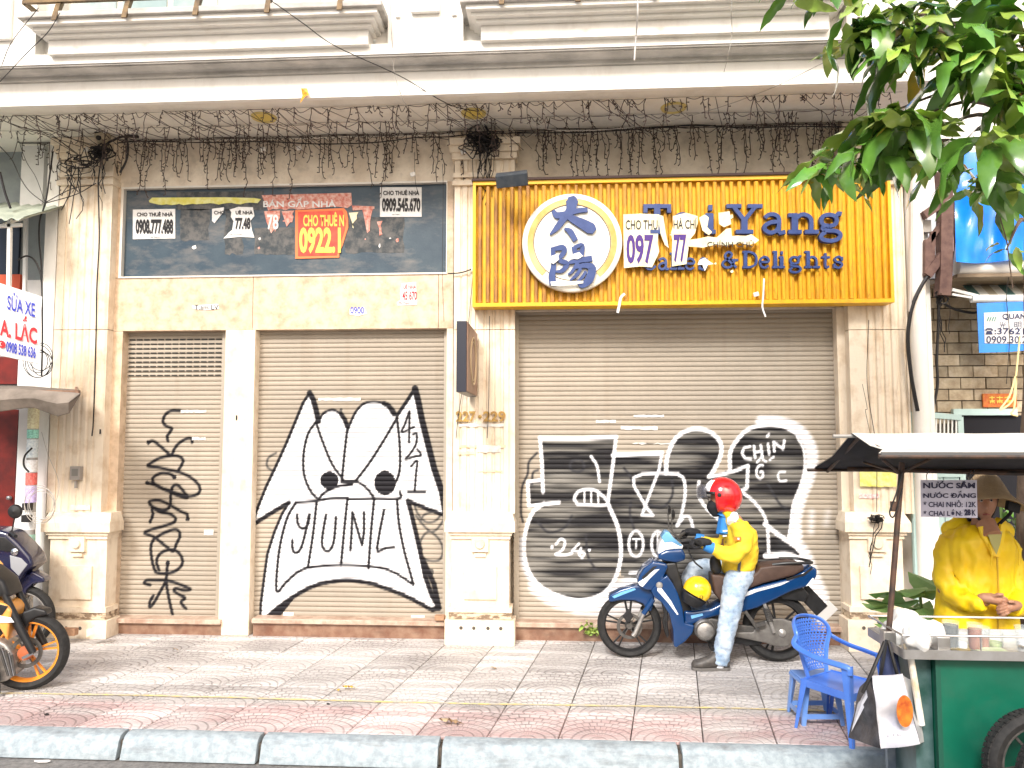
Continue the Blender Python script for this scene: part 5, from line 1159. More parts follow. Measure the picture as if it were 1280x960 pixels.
# blue poster with white field
a = thing('blue_banner', P(1250, 441, 6.9), 'small blue banner with a white phone number field under the striped awning', 'banner')
q = [P(x, y, 6.92) for x, y in ((1221,379),(1300,376),(1300,436),(1262,440),(1224,441))]; MB().prism([(v.x, v.z) for v in q], 6.92, 6.925).build('banner_sheet', TP, a)
q = [P(x, y, 6.915) for x, y in ((1230,391),(1300,388),(1300,430),(1231,429))]; MB().prism([(v.x, v.z) for v in q], 6.915, 6.919).build('white_field', WPP, a)
DB = mat('dark blue ink', (.02,.03,.10), .5)
text_px('QUANG', 1253, 392, 1290, 400, 6.911, DB, a, bold=.02); text_px('光', 1249, 402, 1258, 411, 6.911, DB, a); text_px('明', 1268, 402, 1277, 411, 6.911, DB, a)
text_px(':376213', 1243, 410, 1290, 418, 6.911, DB, a, bold=.02); text_px('0909.30.20', 1233, 420, 1290, 429, 6.911, DB, a, bold=.01)
for i in range(4): MB().bar(P(1234+i*3, 401.5, 6.912), P(1236+i*3, 396, 6.912), .006).build('logo_bar', mat('green ink', (.05,.25,.2), .5), a)
tp = MB(); tp.prism([(P(x, y, 6.91).x, P(x, y, 6.91).z) for x, y in ((1232,418),(1241,418),(1239,413.5),(1234,413.5))], 6.910, 6.912); tp.ribbon([(P(x, y, 6.91).x, P(x, y, 6.91).z) for x, y in ((1232,413),(1234,411),(1239,411),(1241,413))], .012, 6.908, 6.9105); tp.build('telephone_symbol', DB, a)
# paper on right pilaster & clump on its ledge
slip(1075, 585, 1120, 609, 'yellow notice sheet on the right pilaster behind the cart roof', W0-.13, YEL, jag=.05)
tangle('dusty dry clump hanging on a wire over the right pedestal', 1096, 648, 16, 8, 14, W0-.25, 22, 3)
cable('cable', 'wire hanging down the right pilaster to the dusty clump', [P(x, y, W0-.2) for x, y in ((1086,400),(1084,480),(1095,560),(1096,640))], .003)
cable('cable', 'second wire hanging down the right pilaster', [P(x, y, W0-.2) for x, y in ((1078,480),(1084,510),(1082,515),(1092,560))], .002)
# ================================================================ motorbikes
RUB = mat('tyre rubber', (.010,.010,.010), .8, (.024,.023,.022), 30); BLKP = mat('black plastic', (.007,.007,.008), .45, (.016,.016,.017), 20); ALU = mat('engine aluminium', (.50,.48,.45), .4, (.30,.28,.26), 25, metal=.6)
CHR = mat('chrome', (.7,.7,.72), .15, metal=1); BLUEP = mat('blue bike paint', (.003,.030,.115), .18, (.005,.045,.15), 3, coat=.5); BLUEL = mat('light blue decal', (.16,.42,.72), .25, coat=.5); WHP = mat('white bike decal', (.78,.80,.82), .3, coat=.4)
SEATM = mat('brown seat vinyl', (.050,.026,.018), .55, (.075,.042,.03), 12); REDL = mat('red tail lens', (.45,.01,.01), .2, coat=.5); DARKM = mat('dark cast metal', (.07,.068,.065), .5, (.12,.11,.10), 25, metal=.4)
def torus(mb, c, R, r, n=48, k=10, flat=1.0):
    return mb.tube([(c[0]+R*math.cos(t), c[1], c[2]+R*math.sin(t)) for t in np.linspace(0, 2*PI, n+1)[:-1]], r, k, closed=True)
def wheel(root, c, R, w, rimm, spokes=5, disc=True, rot=.3, split=True, side=-1, tread=False):
    """wheel in the x-z plane; tyre radius R, half width w"""
    t = MB(); prof = [(R-w*1.35, -w*.75), (R-w*.7, -w), (R-w*.18, -w*.62), (R, 0), (R-w*.18, w*.62), (R-w*.7, w), (R-w*1.35, w*.75)]
    n = 56; vs = []
    for (r, h) in prof:
        for k in range(n): a = 2*PI*k/n; vs.append((c[0]+r*math.cos(a), c[1]+h, c[2]+r*math.sin(a)))
    m_ = len(prof); t.add(vs, [(i*n+k, i*n+(k+1) % n, ((i+1) % m_)*n+(k+1) % n, ((i+1) % m_)*n+k) for i in range(m_) for k in range(n)])
    for k in range(n):      # tread blocks
        a = 2*PI*k/n
        for s in ((-1, 1) if tread else ()):
            ca, sa = math.cos(a+s*.02), math.sin(a+s*.02); rr = R-w*.06
            t.obox((c[0]+rr*ca, c[1]+s*w*.38, c[2]+rr*sa), (ca*.003, 0, sa*.003), (sa*-.002, w*.22, ca*.002), (-sa*.011, 0, ca*.011))
    wh = t.build('wheel_tyre', RUB, root, smooth=50)
    r = MB(); Ri = R-w*1.3
    prof = [(Ri+.004, -w*.72), (Ri-.012, -w*.74), (Ri-.022, -w*.3), (Ri-.022, w*.3), (Ri-.012, w*.74), (Ri+.004, w*.72)]
    vs = [(c[0]+q*math.cos(2*PI*k/n), c[1]+h, c[2]+q*math.sin(2*PI*k/n)) for (q, h) in prof for k in range(n)]
    m_ = len(prof); r.add(vs, [(i*n+k, i*n+(k+1) % n, ((i+1) % m_)*n+(k+1) % n, ((i+1) % m_)*n+k) for i in range(m_) for k in range(n)])
    r.build('rim', rimm, wh, smooth=40)
    for k in range(spokes):
        a = rot+2*PI*k/spokes; s = MB()
        for da in ((-.13, .13) if split else (0,)):
            p0 = Vector((c[0]+.03*math.cos(a), c[1], c[2]+.03*math.sin(a))); p1 = Vector((c[0]+(Ri-.015)*math.cos(a+da), c[1], c[2]+(Ri-.015)*math.sin(a+da))); s.bar(p0, p1, .018, .012)
        s.build('spoke', rimm, wh)
    MB().lathe([(0, -.05), (.024, -.05), (.036, -.03), (.036, .03), (.024, .05), (0, .05)], c, 'y', 20, cap=False).build('hub', rimm if rimm != BLKP else DARKM, wh, smooth=40)
    if disc:
        d = MB(); y = c[1]+side*.045
        ro, ri = R*.40, R*.30; nn = 30
        vs = [(c[0]+q*math.cos(2*PI*k/nn), y+h, c[2]+q*math.sin(2*PI*k/nn)) for q, h in ((ro, -.002), (ri, -.002), (ri, .002), (ro, .002)) for k in range(nn)]
        d.add(vs, [(i*nn+k, i*nn+(k+1) % nn, ((i+1) % 4)*nn+(k+1) % nn, ((i+1) % 4)*nn+k) for i in range(4) for k in range(nn)])
        for k in range(6): a = k*PI/3; d.bar((c[0], y, c[2]), (c[0]+ri*math.cos(a), y, c[2]+ri*math.sin(a)), .012, .004)
        d.build('brake_disc', DARKM, wh)
    return wh
def shell(root, name, pts, y0, y1, m, bev=.012, fn=None, infl=0):
    """side outline with rounded edges, width y0..y1"""
    mb = MB().prism([fn(*p) for p in pts], y0, y1, axis='y'); o = mb.build(name, m, root, bevel=bev, seg=3, smooth=60); return o
# ---- the blue underbone bike, traced in its own side view (crop 3.556 px per photo pixel)
F0, F1 = G(786.6, 821.5), G(972, 826.5); LB = (F1-F0).length; SB = (972-786.6)/LB
def bk(cx, cy):
    px = 720+cx/3.556; py = 580+cy/3.556; return ((px-786.6)/SB, (821.5+(px-786.6)*5/185.4-py)/SB)
def b3(cx, cy, y=0): x, z = bk(cx, cy); return Vector((x, y, z))
bike = thing('motorbike', (0, 0, 0), 'blue underbone motorbike with brown seat facing left on the pavement', 'motorbike')
cF = b3(238, 728); cF.z = .262; cR = b3(905, 738); cR.z = .272; cR.x = LB
wheel(bike, cF, .262, .036, BLKP, 5, True, .35); wheel(bike, cR, .272, .045, BLKP, 5, False, .6)
for y in (-.075, .075):
    MB().tube([b3(345, 590, y), b3(300, 655, y)], .021, 12).build('fork_upper', BLUEP if y < 0 else BLKP, bike, smooth=True)
    MB().tube([b3(303, 650, y), b3(262, 740, y), b3(252, 752, y)], [.017, .017, .020], 12).build('fork_leg', ALU, bike, smooth=True)
MB().obox(b3(232, 668, -.05), (.024, 0, .03), (0, .018, 0), (-.02, 0, .03)).build('brake_caliper', BLKP, bike, bevel=.006)
MB().tube([b3(340, 560), b3(410, 430), b3(445, 345)], .025, 10).build('steering_column', BLKP, bike)
sh = lambda n, p, y0, y1, m, b=.012: shell(bike, n, p, y0, y1, m, b, bk)
sh('front_fender', [(143,590),(150,572),(200,548),(260,532),(315,528),(348,560),(352,600),(335,648),(315,640),(300,612),(262,598),(200,596),(150,605)], -.065, .065, BLUEP, .018)
sh('fender_decal', [(160,578),(205,556),(262,541),(268,548),(215,568),(170,586)], -.0668, -.0640, BLUEL, 0)
sh('front_cowl', [(272,508),(285,478),(305,448),(345,418),(400,428),(412,442),(385,500),(350,548),(310,545),(290,535)], -.12, .12, BLUEP, .03)
sh('cowl_decal', [(276,510),(292,500),(350,455),(372,452),(330,492),(296,530),(284,524)], -.1225, -.119, WHP, 0); sh('cowl_decal', [(292,488),(345,440),(362,438),(318,482),(300,496)], -.1235, -.121, BLKP, 0)
sh('handlebar_cowl', [(366,408),(372,385),(402,372),(440,368),(478,366),(492,392),(488,418),(450,428),(400,420)], -.10, .10, BLUEP, .025)
sh('headlight', [(368,382),(376,345),(392,312),(412,300),(448,325),(482,352),(478,366),(440,366),(402,372),(372,388)], -.085, .085, WHP, .025)
sh('meter_visor', [(384,315),(402,290),(418,288),(440,318),(478,350),(470,356),(430,334),(398,338)], -.09, .09, BLUEL, .015)
sh('leg_shield', [(333,545),(372,500),(405,478),(430,515),(452,560),(470,620),(478,690),(522,700),(512,735),(480,770),(440,797),(430,790),(428,720),(412,650),(380,600),(345,572)], -.14, .14, BLUEP, .03)
sh('shield_stripe', [(362,520),(376,530),(420,590),(452,650),(446,652),(408,600),(360,545)], -.1425, -.139, WHP, 0)
MB().lathe([(0, -.008), (.022, -.006), (.028, .004)], b3(370, 522, -.142), 'y', 18, cap=False).build('indicator', ALU, bike, smooth=True)
sh('inner_panel', [(392,470),(400,430),(450,425),(470,500),(500,600),(520,650),(480,690),(455,600),(425,510)], -.085, .085, BLKP, .02)
sh('centre_body', [(478,640),(520,640),(600,630),(660,600),(700,560),(745,545),(720,610),(690,645),(640,660),(560,680),(510,705),(480,700)], -.105, .105, BLUEP, .025)
sh('step_panel', [(508,660),(560,650),(562,660),(512,674)], -.109, -.104, BLUEL, 0)
sh('rear_body', [(640,655),(700,580),(745,555),(830,528),(930,505),(1005,470),(1045,448),(1062,462),(1060,492),(1040,520),(1005,540),(950,556),(880,590),(800,628),(740,645),(690,655)], -.115, .115, BLUEP, .03)
sh('body_stripe', [(735,572),(755,556),(930,512),(940,512),(900,530),(800,556),(740,580)], -.1175, -.114, WHP, 0)
sh('seat', [(600,478),(640,480),(700,500),(760,500),(800,470),(815,448),(880,440),(960,432),(1002,440),(1008,462),(960,488),(900,502),(830,520),(760,545),(700,580),(640,600),(612,560)], -.12, .12, SEATM, .03)
MB().tube(catmull([b3(870, 440, -.10), b3(930, 432, -.125), b3(1000, 432, -.12), b3(1048, 438, -.05), b3(1048, 438, .05), b3(1000, 432, .12), b3(930, 432, .12)], 4), .012, 8).build('grab_rail', BLKP, bike, smooth=True)
sh('tail_stripe', [(925,500),(1000,478),(1040,450),(1042,458),(1004,488),(930,508)], -.119, -.1155, BLKP, 0)
sh('tail_light', [(1036,515),(1046,488),(1064,470),(1064,492),(1050,520)], -.06, .06, REDL, .008); sh('rear_indicator', [(1010,535),(1040,498),(1046,500),(1036,528)], -.121, -.09, WHP, .004)
sh('rear_mudguard', [(905,580),(950,556),(1005,545),(1030,575),(1010,610),(960,600),(910,596)], -.07, .07, BLKP, .01)
MB().bar(b3(1010, 560), b3(1095, 655), .022, .12).build('plate_bracket', BLKP, bike, bevel=.004); MB().bar(b3(1088, 645, 0), b3(1126, 685, 0), .012, .19).build('number_plate', mat('back of number plate', (.6,.58,.55), .4), bike, bevel=.003)
MB().lathe([(0, -.155), (.04, -.15), (.075, -.135), (.082, -.11), (.082, -.02), (0, -.02)], b3(568, 722), 'y', 24, cap=False).build('crankcase_cover', ALU, bike, smooth=40)
MB().tube([b3(568+40*math.cos(t), 722+40*math.sin(t), -.15) for t in np.linspace(0, 2*PI, 21)[:-1]], .006, 6, closed=True).build('cover_ring', DARKM, bike)
for k in range(6): MB().obox(b3(610+k*11, 715, 0), (.006, 0, 0), (0, .075, 0), (0, 0, .055)).build('cylinder_fin', DARKM, bike)
sh('engine_block', [(530,690),(600,675),(690,690),(720,740),(700,775),(600,790),(545,765)], -.09, .09, DARKM, .015)
sh('swingarm', [(690,700),(800,712),(900,722),(912,745),(820,752),(700,738)], -.095, -.06, DARKM, .01)
sh('chain_case', [(780,735),(800,700),(850,680),(905,676),(950,690),(972,725),(965,770),(930,798),(880,800),(830,782),(700,756),(690,735)], -.100, -.07, mat('grey chain case', (.20,.19,.175), .5, (.12,.11,.10), 14, metal=.3), .012)
MB().lathe([(0, -.018), (.014, -.014), (.03, -.004), (.03, .004)], b3(905, 738, -.105), 'y', 16, cap=False).build('axle_nut', ALU, bike, smooth=40)
for k, (a_, b_) in enumerate((((830, 610), (868, 735)),)):
    MB().tube([b3(*a_, -.115), b3(*b_, -.115)], .014, 10).build('shock_rod', ALU, bike); c0_, c1_ = b3(*a_, -.115), b3(*b_, -.115)
    MB().tube([c0_+(c1_-c0_)*(.12+.5*t/60)+Vector((.024*math.cos(t*.9), .024*math.sin(t*.9), 0)) for t in range(61)], .005, 6).build('shock_spring', DARKM, bike)
MB().bar(b3(745, 640, -.12), b3(800, 720, -.12), .025).bar(b3(790, 700, -.13), b3(830, 690, -.13), .03).build('passenger_peg', DARKM, bike); MB().bar(b3(590, 785, -.1), b3(590, 785, -.26), .03).build('foot_peg', BLKP, bike)
MB().tube([b3(690, 770, .12), b3(800, 750, .13), b3(900, 745, .14), b3(1020, 720, .14)], [.02, .035, .045, .04], 12).build('exhaust', DARKM, bike, smooth=True)
sh('lower_fairing', [(690,765),(760,752),(830,768),(820,795),(760,800),(700,790)], -.06, .06, BLKP, .01)
MB().tube(catmull([b3(530, 318, -.32), b3(500, 318, -.2), b3(470, 330, -.08), b3(470, 330, .08), b3(500, 318, .2), b3(530, 318, .32)], 4), .012, 8).build('handlebar', DARKM, bike)
for y in (-.26, .26): MB().tube([b3(512, 318, y), b3(532, 318, y+(-.1 if y < 0 else .1))], .019, 10).build('grip', BLKP, bike, smooth=True)
MB().tube(catmull([b3(505, 322, -.24), b3(490, 350, -.27), b3(510, 400, -.33), b3(545, 432, -.34)], 5), .007, 6).build('brake_lever', BLKP, bike)
for y, dx in ((-.2, 0), (.22, 8)):
    MB().tube([b3(470, 325, y*.6), b3(427+dx, 290, y), b3(425+dx, 225, y)], .006, 6).build('mirror_stem', DARKM, bike); c_ = b3(431+dx, 205, y)
    MB().lathe([(0, -.012), (.03, -.010), (.045, 0), (.03, .012), (0, .016)], c_, 'x', 16, cap=False).build('mirror', BLKP, bike, smooth=True)
MB().tube(catmull([b3(385, 600, -.12), b3(395, 650, -.12), b3(388, 690, -.12), b3(405, 750, -.12), b3(398, 690, -.12), b3(402, 620, -.12)], 4), .012, 6).build('mud_flap', BLKP, bike)
rzB = math.atan2(F1.y-F0.y, F1.x-F0.x); bike.location = F0; bike.rotation_euler = (0, 0, rzB)
# spare yellow helmet hung in front of the seat
hl = thing('helmet', (0, 0, 0), 'round yellow helmet hanging open side down between handlebar and seat of the blue bike', 'helmet'); hc = b3(536, 545, -.14)
YH = mat('yellow helmet shell', (.90,.58,.01), .18, coat=.7)
def dome(c, rx, ry, rz, t0, t1, tilt, n=24, m_=12):
    mb = MB(); vs = []; R_ = Matrix.Rotation(tilt, 3, 'Y')
    for j in range(m_+1):
        t = t0+(t1-t0)*j/m_
        for k in range(n): a = 2*PI*k/n; vs.append(c+R_ @ Vector((rx*math.sin(t)*math.cos(a), ry*math.sin(t)*math.sin(a), rz*math.cos(t))))
    return mb.add(vs, [(j*n+k, j*n+(k+1) % n, (j+1)*n+(k+1) % n, (j+1)*n+k) for j in range(m_) for k in range(n)]+[tuple(range(n-1, -1, -1))])
dome(hc, .112, .105, .115, .02, PI*.60, .5).build('shell', YH, hl, smooth='all'); dome(hc-Vector((.012, 0, .022)), .108, .10, .13, PI*.56, PI*.80, .5).build('inner_liner', BLKP, hl, smooth='all')
MB().tube([hc+Vector((.11*math.cos(a)*.3+.045, -.05, -.10+.04*math.sin(a))) for a in np.linspace(0, PI, 8)], .006, 6).build('strap', BLKP, hl)
for dx in (-.014, .008): MB().tube([hc+Vector((.01+dx+.011*math.cos(a), -.100, -.035+.014*math.sin(a))) for a in np.linspace(0, 2*PI, 13)[:-1]], .0025, 5, closed=True).build('badge_ring', BLKP, hl)
hl.location = F0; hl.rotation_euler = (0, 0, rzB)
# ---- two motorbikes cut by the left edge
bA = thing('motorbike', (0, 0, 0), 'black and orange motorbike with orange front rim cut by the left edge', 'motorbike')
ORR = mat('orange rim paint', (.80,.30,.03), .35, (.60,.18,.02), 8); ORP = mat('orange fairing paint', (.80,.36,.08), .25, coat=.6); PUR = mat('dark purple paint', (.010,.012,.045), .25, coat=.6)
A0 = G(34, 862); sA = FPX/A0.y*1.0
def ak(px, py): return ((px-34)/sA, (862-py)/sA)
def a3(px, py, y=0): x, z = ak(px, py); return Vector((x, y, z))
cw = a3(34, 814); cw.z = .272; wheel(bA, cw, .272, .045, ORR, 5, True, .2, True)
MB().lathe([(0, -.07), (.05, -.066), (.052, -.05)], cw, 'y', 16, cap=False).build('hub_cover', mat('red brown hub', (.42,.12,.05), .4), bA)
sa = lambda n, p, y0, y1, m, b=.012: shell(bA, n, p, y0, y1, m, b, ak)
for y in (-.10, .10): MB().tube([a3(10, 738, y), a3(27, 776, y), a3(46, 812, y)], [.022, .03, .024], 12).build('fork_leg', BLKP, bA, smooth=True)
MB().bar(a3(46, 812, -.1), a3(34, 818, -.1), .02).build('axle_bracket', CHR, bA)
sa('front_fender', [(24,775),(28,763),(42,758),(55,762),(57,768),(45,770),(36,776),(30,790),(24,790)], -.055, .055, BLKP, .015)
sa('fairing', [(-40,738),(0,745),(16,750),(22,758),(20,772),(18,796),(12,784),(4,772),(-40,768)], -.14, .14, ORP, .02); sa('fairing_panel', [(-40,742),(4,748),(18,752),(12,762),(-4,768),(-40,770)], -.146, -.138, BLKP, .004); sa('fairing_panel', [(2,760),(12,764),(22,766),(26,772),(10,772)], -.147, -.138, WHP, .003)
sa('engine', [(-60,790),(0,792),(14,800),(22,812),(26,838),(16,846),(-60,850)], -.10, .10, ALU, .02)
for k in range(5): MB().tube([a3(8+k*4, 800+k*3, -.13), a3(20+k*2, 838, -.12)], .008, 8).build('engine_pipe', CHR if k % 2 else DARKM, bA)
MB().tube([a3(-70, 800, -.16), a3(-10, 812, -.17), a3(6, 835, -.16), a3(10, 858, -.14)], [.05, .06, .045, .02], 14).build('exhaust', BLKP, bA, smooth=True); MB().tube([a3(-40, 795, -.19), a3(-4, 808, -.20), a3(2, 820, -.2)], [.05, .05, .03], 14).build('heat_shield', mat('white heat shield', (.72,.70,.68), .35), bA, smooth=True)
sa('tank', [(-80,700),(-10,705),(10,722),(18,742),(-80,745)], -.12, .12, BLKP, .03); sa('tail', [(-300,690),(-90,700),(-80,745),(-260,725)], -.12, .12, ORP, .03)
wheel(bA, Vector((cw.x-1.28, 0, .28)), .28, .06, ORR, 5, False, .5)
bA.location = A0; bA.rotation_euler = (0, 0, math.radians(14))
bB = thing('motorbike', (0, 0, 0), 'dark blue and black motorbike parked behind the orange rimmed one at the left edge', 'motorbike')
B0 = G(24, 812); sB_ = FPX/B0.y
def ck(px, py): return ((px-24)/sB_, (812-py)/sB_)
def c3(px, py, y=0): x, z = ck(px, py); return Vector((x, y, z))
cw = c3(26, 770); cw.z = .27; wheel(bB, cw, .27, .04, ALU, 5, True, .1)
sb_ = lambda n, p, y0, y1, m, b=.012: shell(bB, n, p, y0, y1, m, b, ck)
for y in (-.085, .085): MB().tube([c3(8, 700, y), c3(28, 745, y), c3(30, 772, y)], .018, 10).build('fork_leg', ALU, bB)
sb_('front_fender', [(22,735),(26,722),(40,712),(54,720),(56,726),(42,728),(34,735),(30,748),(22,748)], -.06, .06, PUR, .015)
sb_('front_cowl', [(-30,655),(0,658),(14,662),(28,676),(42,692),(46,704),(36,712),(28,726),(18,740),(8,748),(-30,740)], -.13, .13, PUR, .03)
sb_('cowl_panel', [(18,690),(32,694),(40,702),(30,716),(20,706)], -.135, -.125, mat('grey cowl panel', (.30,.31,.33), .35), .004); sb_('cowl_panel', [(-10,664),(12,668),(30,684),(14,686),(-8,680)], -.136, -.125, BLKP, .004); sb_('side_decal', [(0,690),(10,700),(22,730),(16,736),(4,712)], -.138, -.125, ORP, .003)
MB().tube([c3(14, 666, -.1), c3(24, 660, -.2), c3(40, 663, -.33)], .015, 8).build('handlebar', BLKP, bB); MB().tube([c3(26, 661, -.22), c3(31, 640, -.24)], .006, 6).build('mirror_stem', BLKP, bB)
MB().lathe([(0, -.03), (.05, -.02), (.06, 0), (.03, .02), (0, .024)], c3(31, 634, -.24), 'y', 16, cap=False).build('mirror', BLKP, bB, smooth=True)
MB().lathe([(0, -.03), (.03, -.02), (.03, .02)], c3(24, 686, -.12), 'y', 14, cap=False).build('headlight', CHR, bB, smooth=True)
sb_('body', [(-260,690),(-60,730),(-30,700),(0,742),(8,760),(-40,800),(-120,800)], -.12, .12, BLKP, .03); sb_('seat', [(-260,665),(-60,700),(-40,725),(-260,688)], -.12, .12, SEATM, .02)
wheel(bB, Vector((cw.x-1.25, 0, .27)), .27, .045, ALU, 5, False, .4)
bB.location = B0; bB.rotation_euler = (0, 0, math.radians(8))
MB_ = None
# ================================================================ the rider on the blue bike
SKIN = mat('skin', (.42,.22,.14), .5, (.36,.17,.10), 20, .4, sss=.1); YJ = mat('yellow jacket cloth', (.90,.66,.04), .75, (.82,.54,.02), 5, .5, bump=.25, bscale=120)
JEAN = mat('washed blue denim', (.27,.38,.52), .85, (.56,.63,.70), 7, .6, dirt=(.08,.13,.23), dscale=18, damt=.8, bump=.3, bscale=200, dstretch=(1,1,1.6)); SHOE = mat('dark shoe leather', (.045,.04,.038), .5, (.09,.08,.07), 30)
BLUC = mat('blue cuff cloth', (.03,.22,.60), .7); GLOVE = mat('black glove cloth', (.014,.014,.017), .8, bump=.3); WHC = mat('white cloth', (.74,.75,.78), .8); REDH = mat('red helmet shell', (.62,.012,.015), .15, coat=.9); HAIR = mat('black hair', (.012,.010,.010), .5)
R0 = thing('person', (0, 0, 0), 'rider in yellow jacket, jeans and red helmet astride the blue motorbike', 'person')
q = b3
# body: one continuous surface, slightly inside the clothes
hip = q(735, 470, 0); chest = q(725, 300, 0); neck = q(690, 215, 0)
def hd(dx, dz, y=0): return q(650+dx, 150+dz, y)
fuse('body', [([q(735, 480), q(745, 400), q(740, 320), q(725, 250)], [.13, .12, .12, .06], ), ([q(694, 245), q(672, 190)], [.050, .048]),
    ([hd(12, -18), hd(6, 12)], [.088, .080]), ([hd(-10, 18), hd(-16, 34)], [.058, .045]), ([hd(-30, 6), hd(-32, 16)], [.012, .014]),
    ([q(715, 265, -.16), q(725, 330, -.20), q(700, 385, -.22), q(640, 368, -.23), q(598, 350, -.25)], [.052, .048, .042, .036, .030]),
    ([q(715, 265, .16), q(712, 330, .20), q(680, 385, .22), q(630, 368, .23), q(596, 346, .25)], [.052, .048, .042, .036, .030]),
    ([q(735, 500, -.08), q(700, 520, -.14), q(672, 640, -.22), q(640, 740, -.26), q(614, 840, -.28)], [.085, .08, .055, .045, .035]),
    ([q(735, 500, .08), q(640, 480, .12), q(545, 482, .15), q(535, 520, .15), q(560, 640, .15), q(585, 760, .16)], [.085, .08, .06, .058, .045, .035])],
    SKIN, R0, .014, 5)
# torso of the jacket: rings following the crop outline
def ring(cx, cy, hx, hy, n=22, ang=0, yo=0):
    c = q(cx, cy, yo); a_ = math.radians(ang); out = []
    for k in range(n):
        t = 2*PI*k/n; ex, ey = math.copysign(abs(math.cos(t))**.85, math.cos(t))*hx/3.556/SB, math.copysign(abs(math.sin(t))**.85, math.sin(t))*hy
        out.append(c+Vector((ex*math.cos(a_), ey, ex*math.sin(a_))))
    return out
mb = MB().loft([ring(686, 200, 27, .072, ang=-30), ring(694, 214, 38, .10, ang=-28), ring(704, 228, 50, .135, ang=-24), ring(722, 246, 62, .175, ang=-20), ring(738, 278, 71, .20, ang=-12), ring(745, 320, 70, .19, ang=-4), ring(746, 370, 70, .175), ring(740, 420, 74, .17, ang=4), ring(732, 452, 72, .175, ang=8), ring(730, 474, 66, .165, ang=10)])
for s in (-1, 1):
    sl = [(722,258,.165,.072), (735,310,.215,.072), (722,358,.24,.070), (692,384,.25,.066), (645,376,.25,.056), (608,360,.258,.047), (592,352,.262,.043)]
    if s > 0: sl = [(x-14, z, y, r) for x, z, y, r in sl]
    mb.tube([q(x, z, s*y) for x, z, y, r in sl], [r for *_, r in sl], 16)
jk = fuse_mb('jacket', mb, YJ, R0, .011, 5, .009, 9, (1, 1, 1.7))
# white shoulder yoke, blue collar panel and cuffs
for s in (-1, 1):
    MB().tube([q(597, 352, s*.262), q(562, 340, s*.266)], [.046, .038], 14).build('cuff', BLUC, R0, smooth=True)
def patch(name, m, pts, y, d=.006): return MB().prism([bk(*p) for p in pts], y-d, y, axis='y').build(name, m, R0, bevel=.002)
mb = MB().tube([q(672, 232, -.06), q(664, 300, -.07)], [.035, .045], 12).tube([q(680, 225, .0), q(668, 310, .0)], [.055, .06], 12); mb.build('blue_front_panel', BLUC, R0, smooth=True)
MB().tube([q(683, 215), q(676, 232)], [.072, .082], 18).build('collar', BLUC, R0, smooth=True)
a_ = [q(712, 214, -.075), q(700, 228, -.115), q(690, 250, -.165)]; MB().tube(a_, [.030, .048, .040], 12, flat=.7).build('shoulder_yoke', mat('pale blue white cloth', (.55,.66,.80), .8, (.78,.80,.82), 10), R0, smooth=True)
for k, (x0, x1) in enumerate(((656, 676), (656, 672))): MB().bar(q(x0, 288+k*22, -.105), q(x1, 286+k*22, -.115), .012).build('chest_print', WHC, R0)
# orange badge on the sleeve and the pocket
c = q(700, 308, -.305); MB().obox(c, (.028, 0, .002), (0, .004, 0), (0, 0, .016)).build('sleeve_badge', mat('orange badge', (.80,.20,.02), .6), R0, bevel=.003); MB().obox(c+Vector((.004, -.005, 0)), (.007, 0, 0), (0, .002, 0), (0, 0, .007)).build('badge_mark', WHC, R0)
c = q(716, 432, -.197); MB().obox(c, (.010, 0, .045*-.15), (0, .006, 0), (.006, 0, .045)).build('pocket_zip', mat('dark zip', (.05,.06,.08), .5), R0, bevel=.002)
# jeans
near = [(738,485,-.07,.105), (712,505,-.12,.100), (690,560,-.17,.088), (672,630,-.215,.078), (655,690,-.24,.072), (636,760,-.265,.066), (616,846,-.28,.060)]
far = [(735,485,.07,.105), (665,482,.11,.095), (600,478,.14,.085), (545,485,.15,.076), (528,515,.15,.074), (545,600,.15,.066), (580,740,.16,.060)]
mb = MB().tube([q(x, z, y) for x, z, y, r in near], [r for *_, r in near], 16).tube([q(x, z, y) for x, z, y, r in far], [r for *_, r in far], 16).loft([ring(732, 440, 62, .15), ring(733, 475, 68, .155), ring(735, 510, 62, .15), ring(738, 530, 40, .12)])
fuse_mb('jeans', mb, JEAN, R0, .011, 4, .007, 13, (1, 1, 1.6))
def shoe(root, c, L, ang, m, sole):
    """shoe pointing to local -x"""
    R_ = Matrix.Rotation(ang, 3, 'Z'); mb = MB(); rings = []
    for f, hw, h0, h1 in ((0, .022, .012, .050), (.05, .042, .010, .072), (.22, .052, .008, .084), (.42, .048, .008, .105), (.58, .042, .010, .135), (.78, .040, .012, .150), (.93, .036, .012, .140), (1, .024, .014, .10)):
        r_ = []
        for k in range(14):
            t = 2*PI*k/14; zz_ = (h0+h1)/2+math.sin(t)*(h1-h0)/2; r_.append(c+R_ @ Vector((-L/2+f*L, math.cos(t)*hw, zz_)))
        rings.append(r_)
    o_ = mb.loft(rings).build('shoe', m, root, smooth='all')
    so = MB(); out = [(-.5, .0), (-.47, .03), (-.3, .048), (-.05, .042), (.2, .037), (.42, .038), (.5, .02)]; poly = out+[(a, -b) for a, b in out[::-1]]
    pts = [R_ @ Vector((a*L*1.03, b*1.06, 0))+c for a, b in poly]; so.prism([(v.x, v.y) for v in pts], c.z+.001, c.z+.022, axis='z').build('sole', sole, o_, bevel=.003)
    lc = MB()
    for k in range(3): lc.bar(c+R_ @ Vector((-.05+k*.025, -.025, .078+k*.012)), c+R_ @ Vector((-.05+k*.025, .025, .078+k*.012)), .006)
    lc.build('laces', GLOVE, o_)
    return o_
fx_ = bk(576, 890)[0]; shoe(R0, Vector((fx_, -.285, 0)), .29, math.radians(4), SHOE, mat('grey sole', (.14,.13,.12), .8)); shoe(R0, Vector((bk(575, 800)[0], .17, .16)), .27, 0, SHOE, _MC['grey sole'])
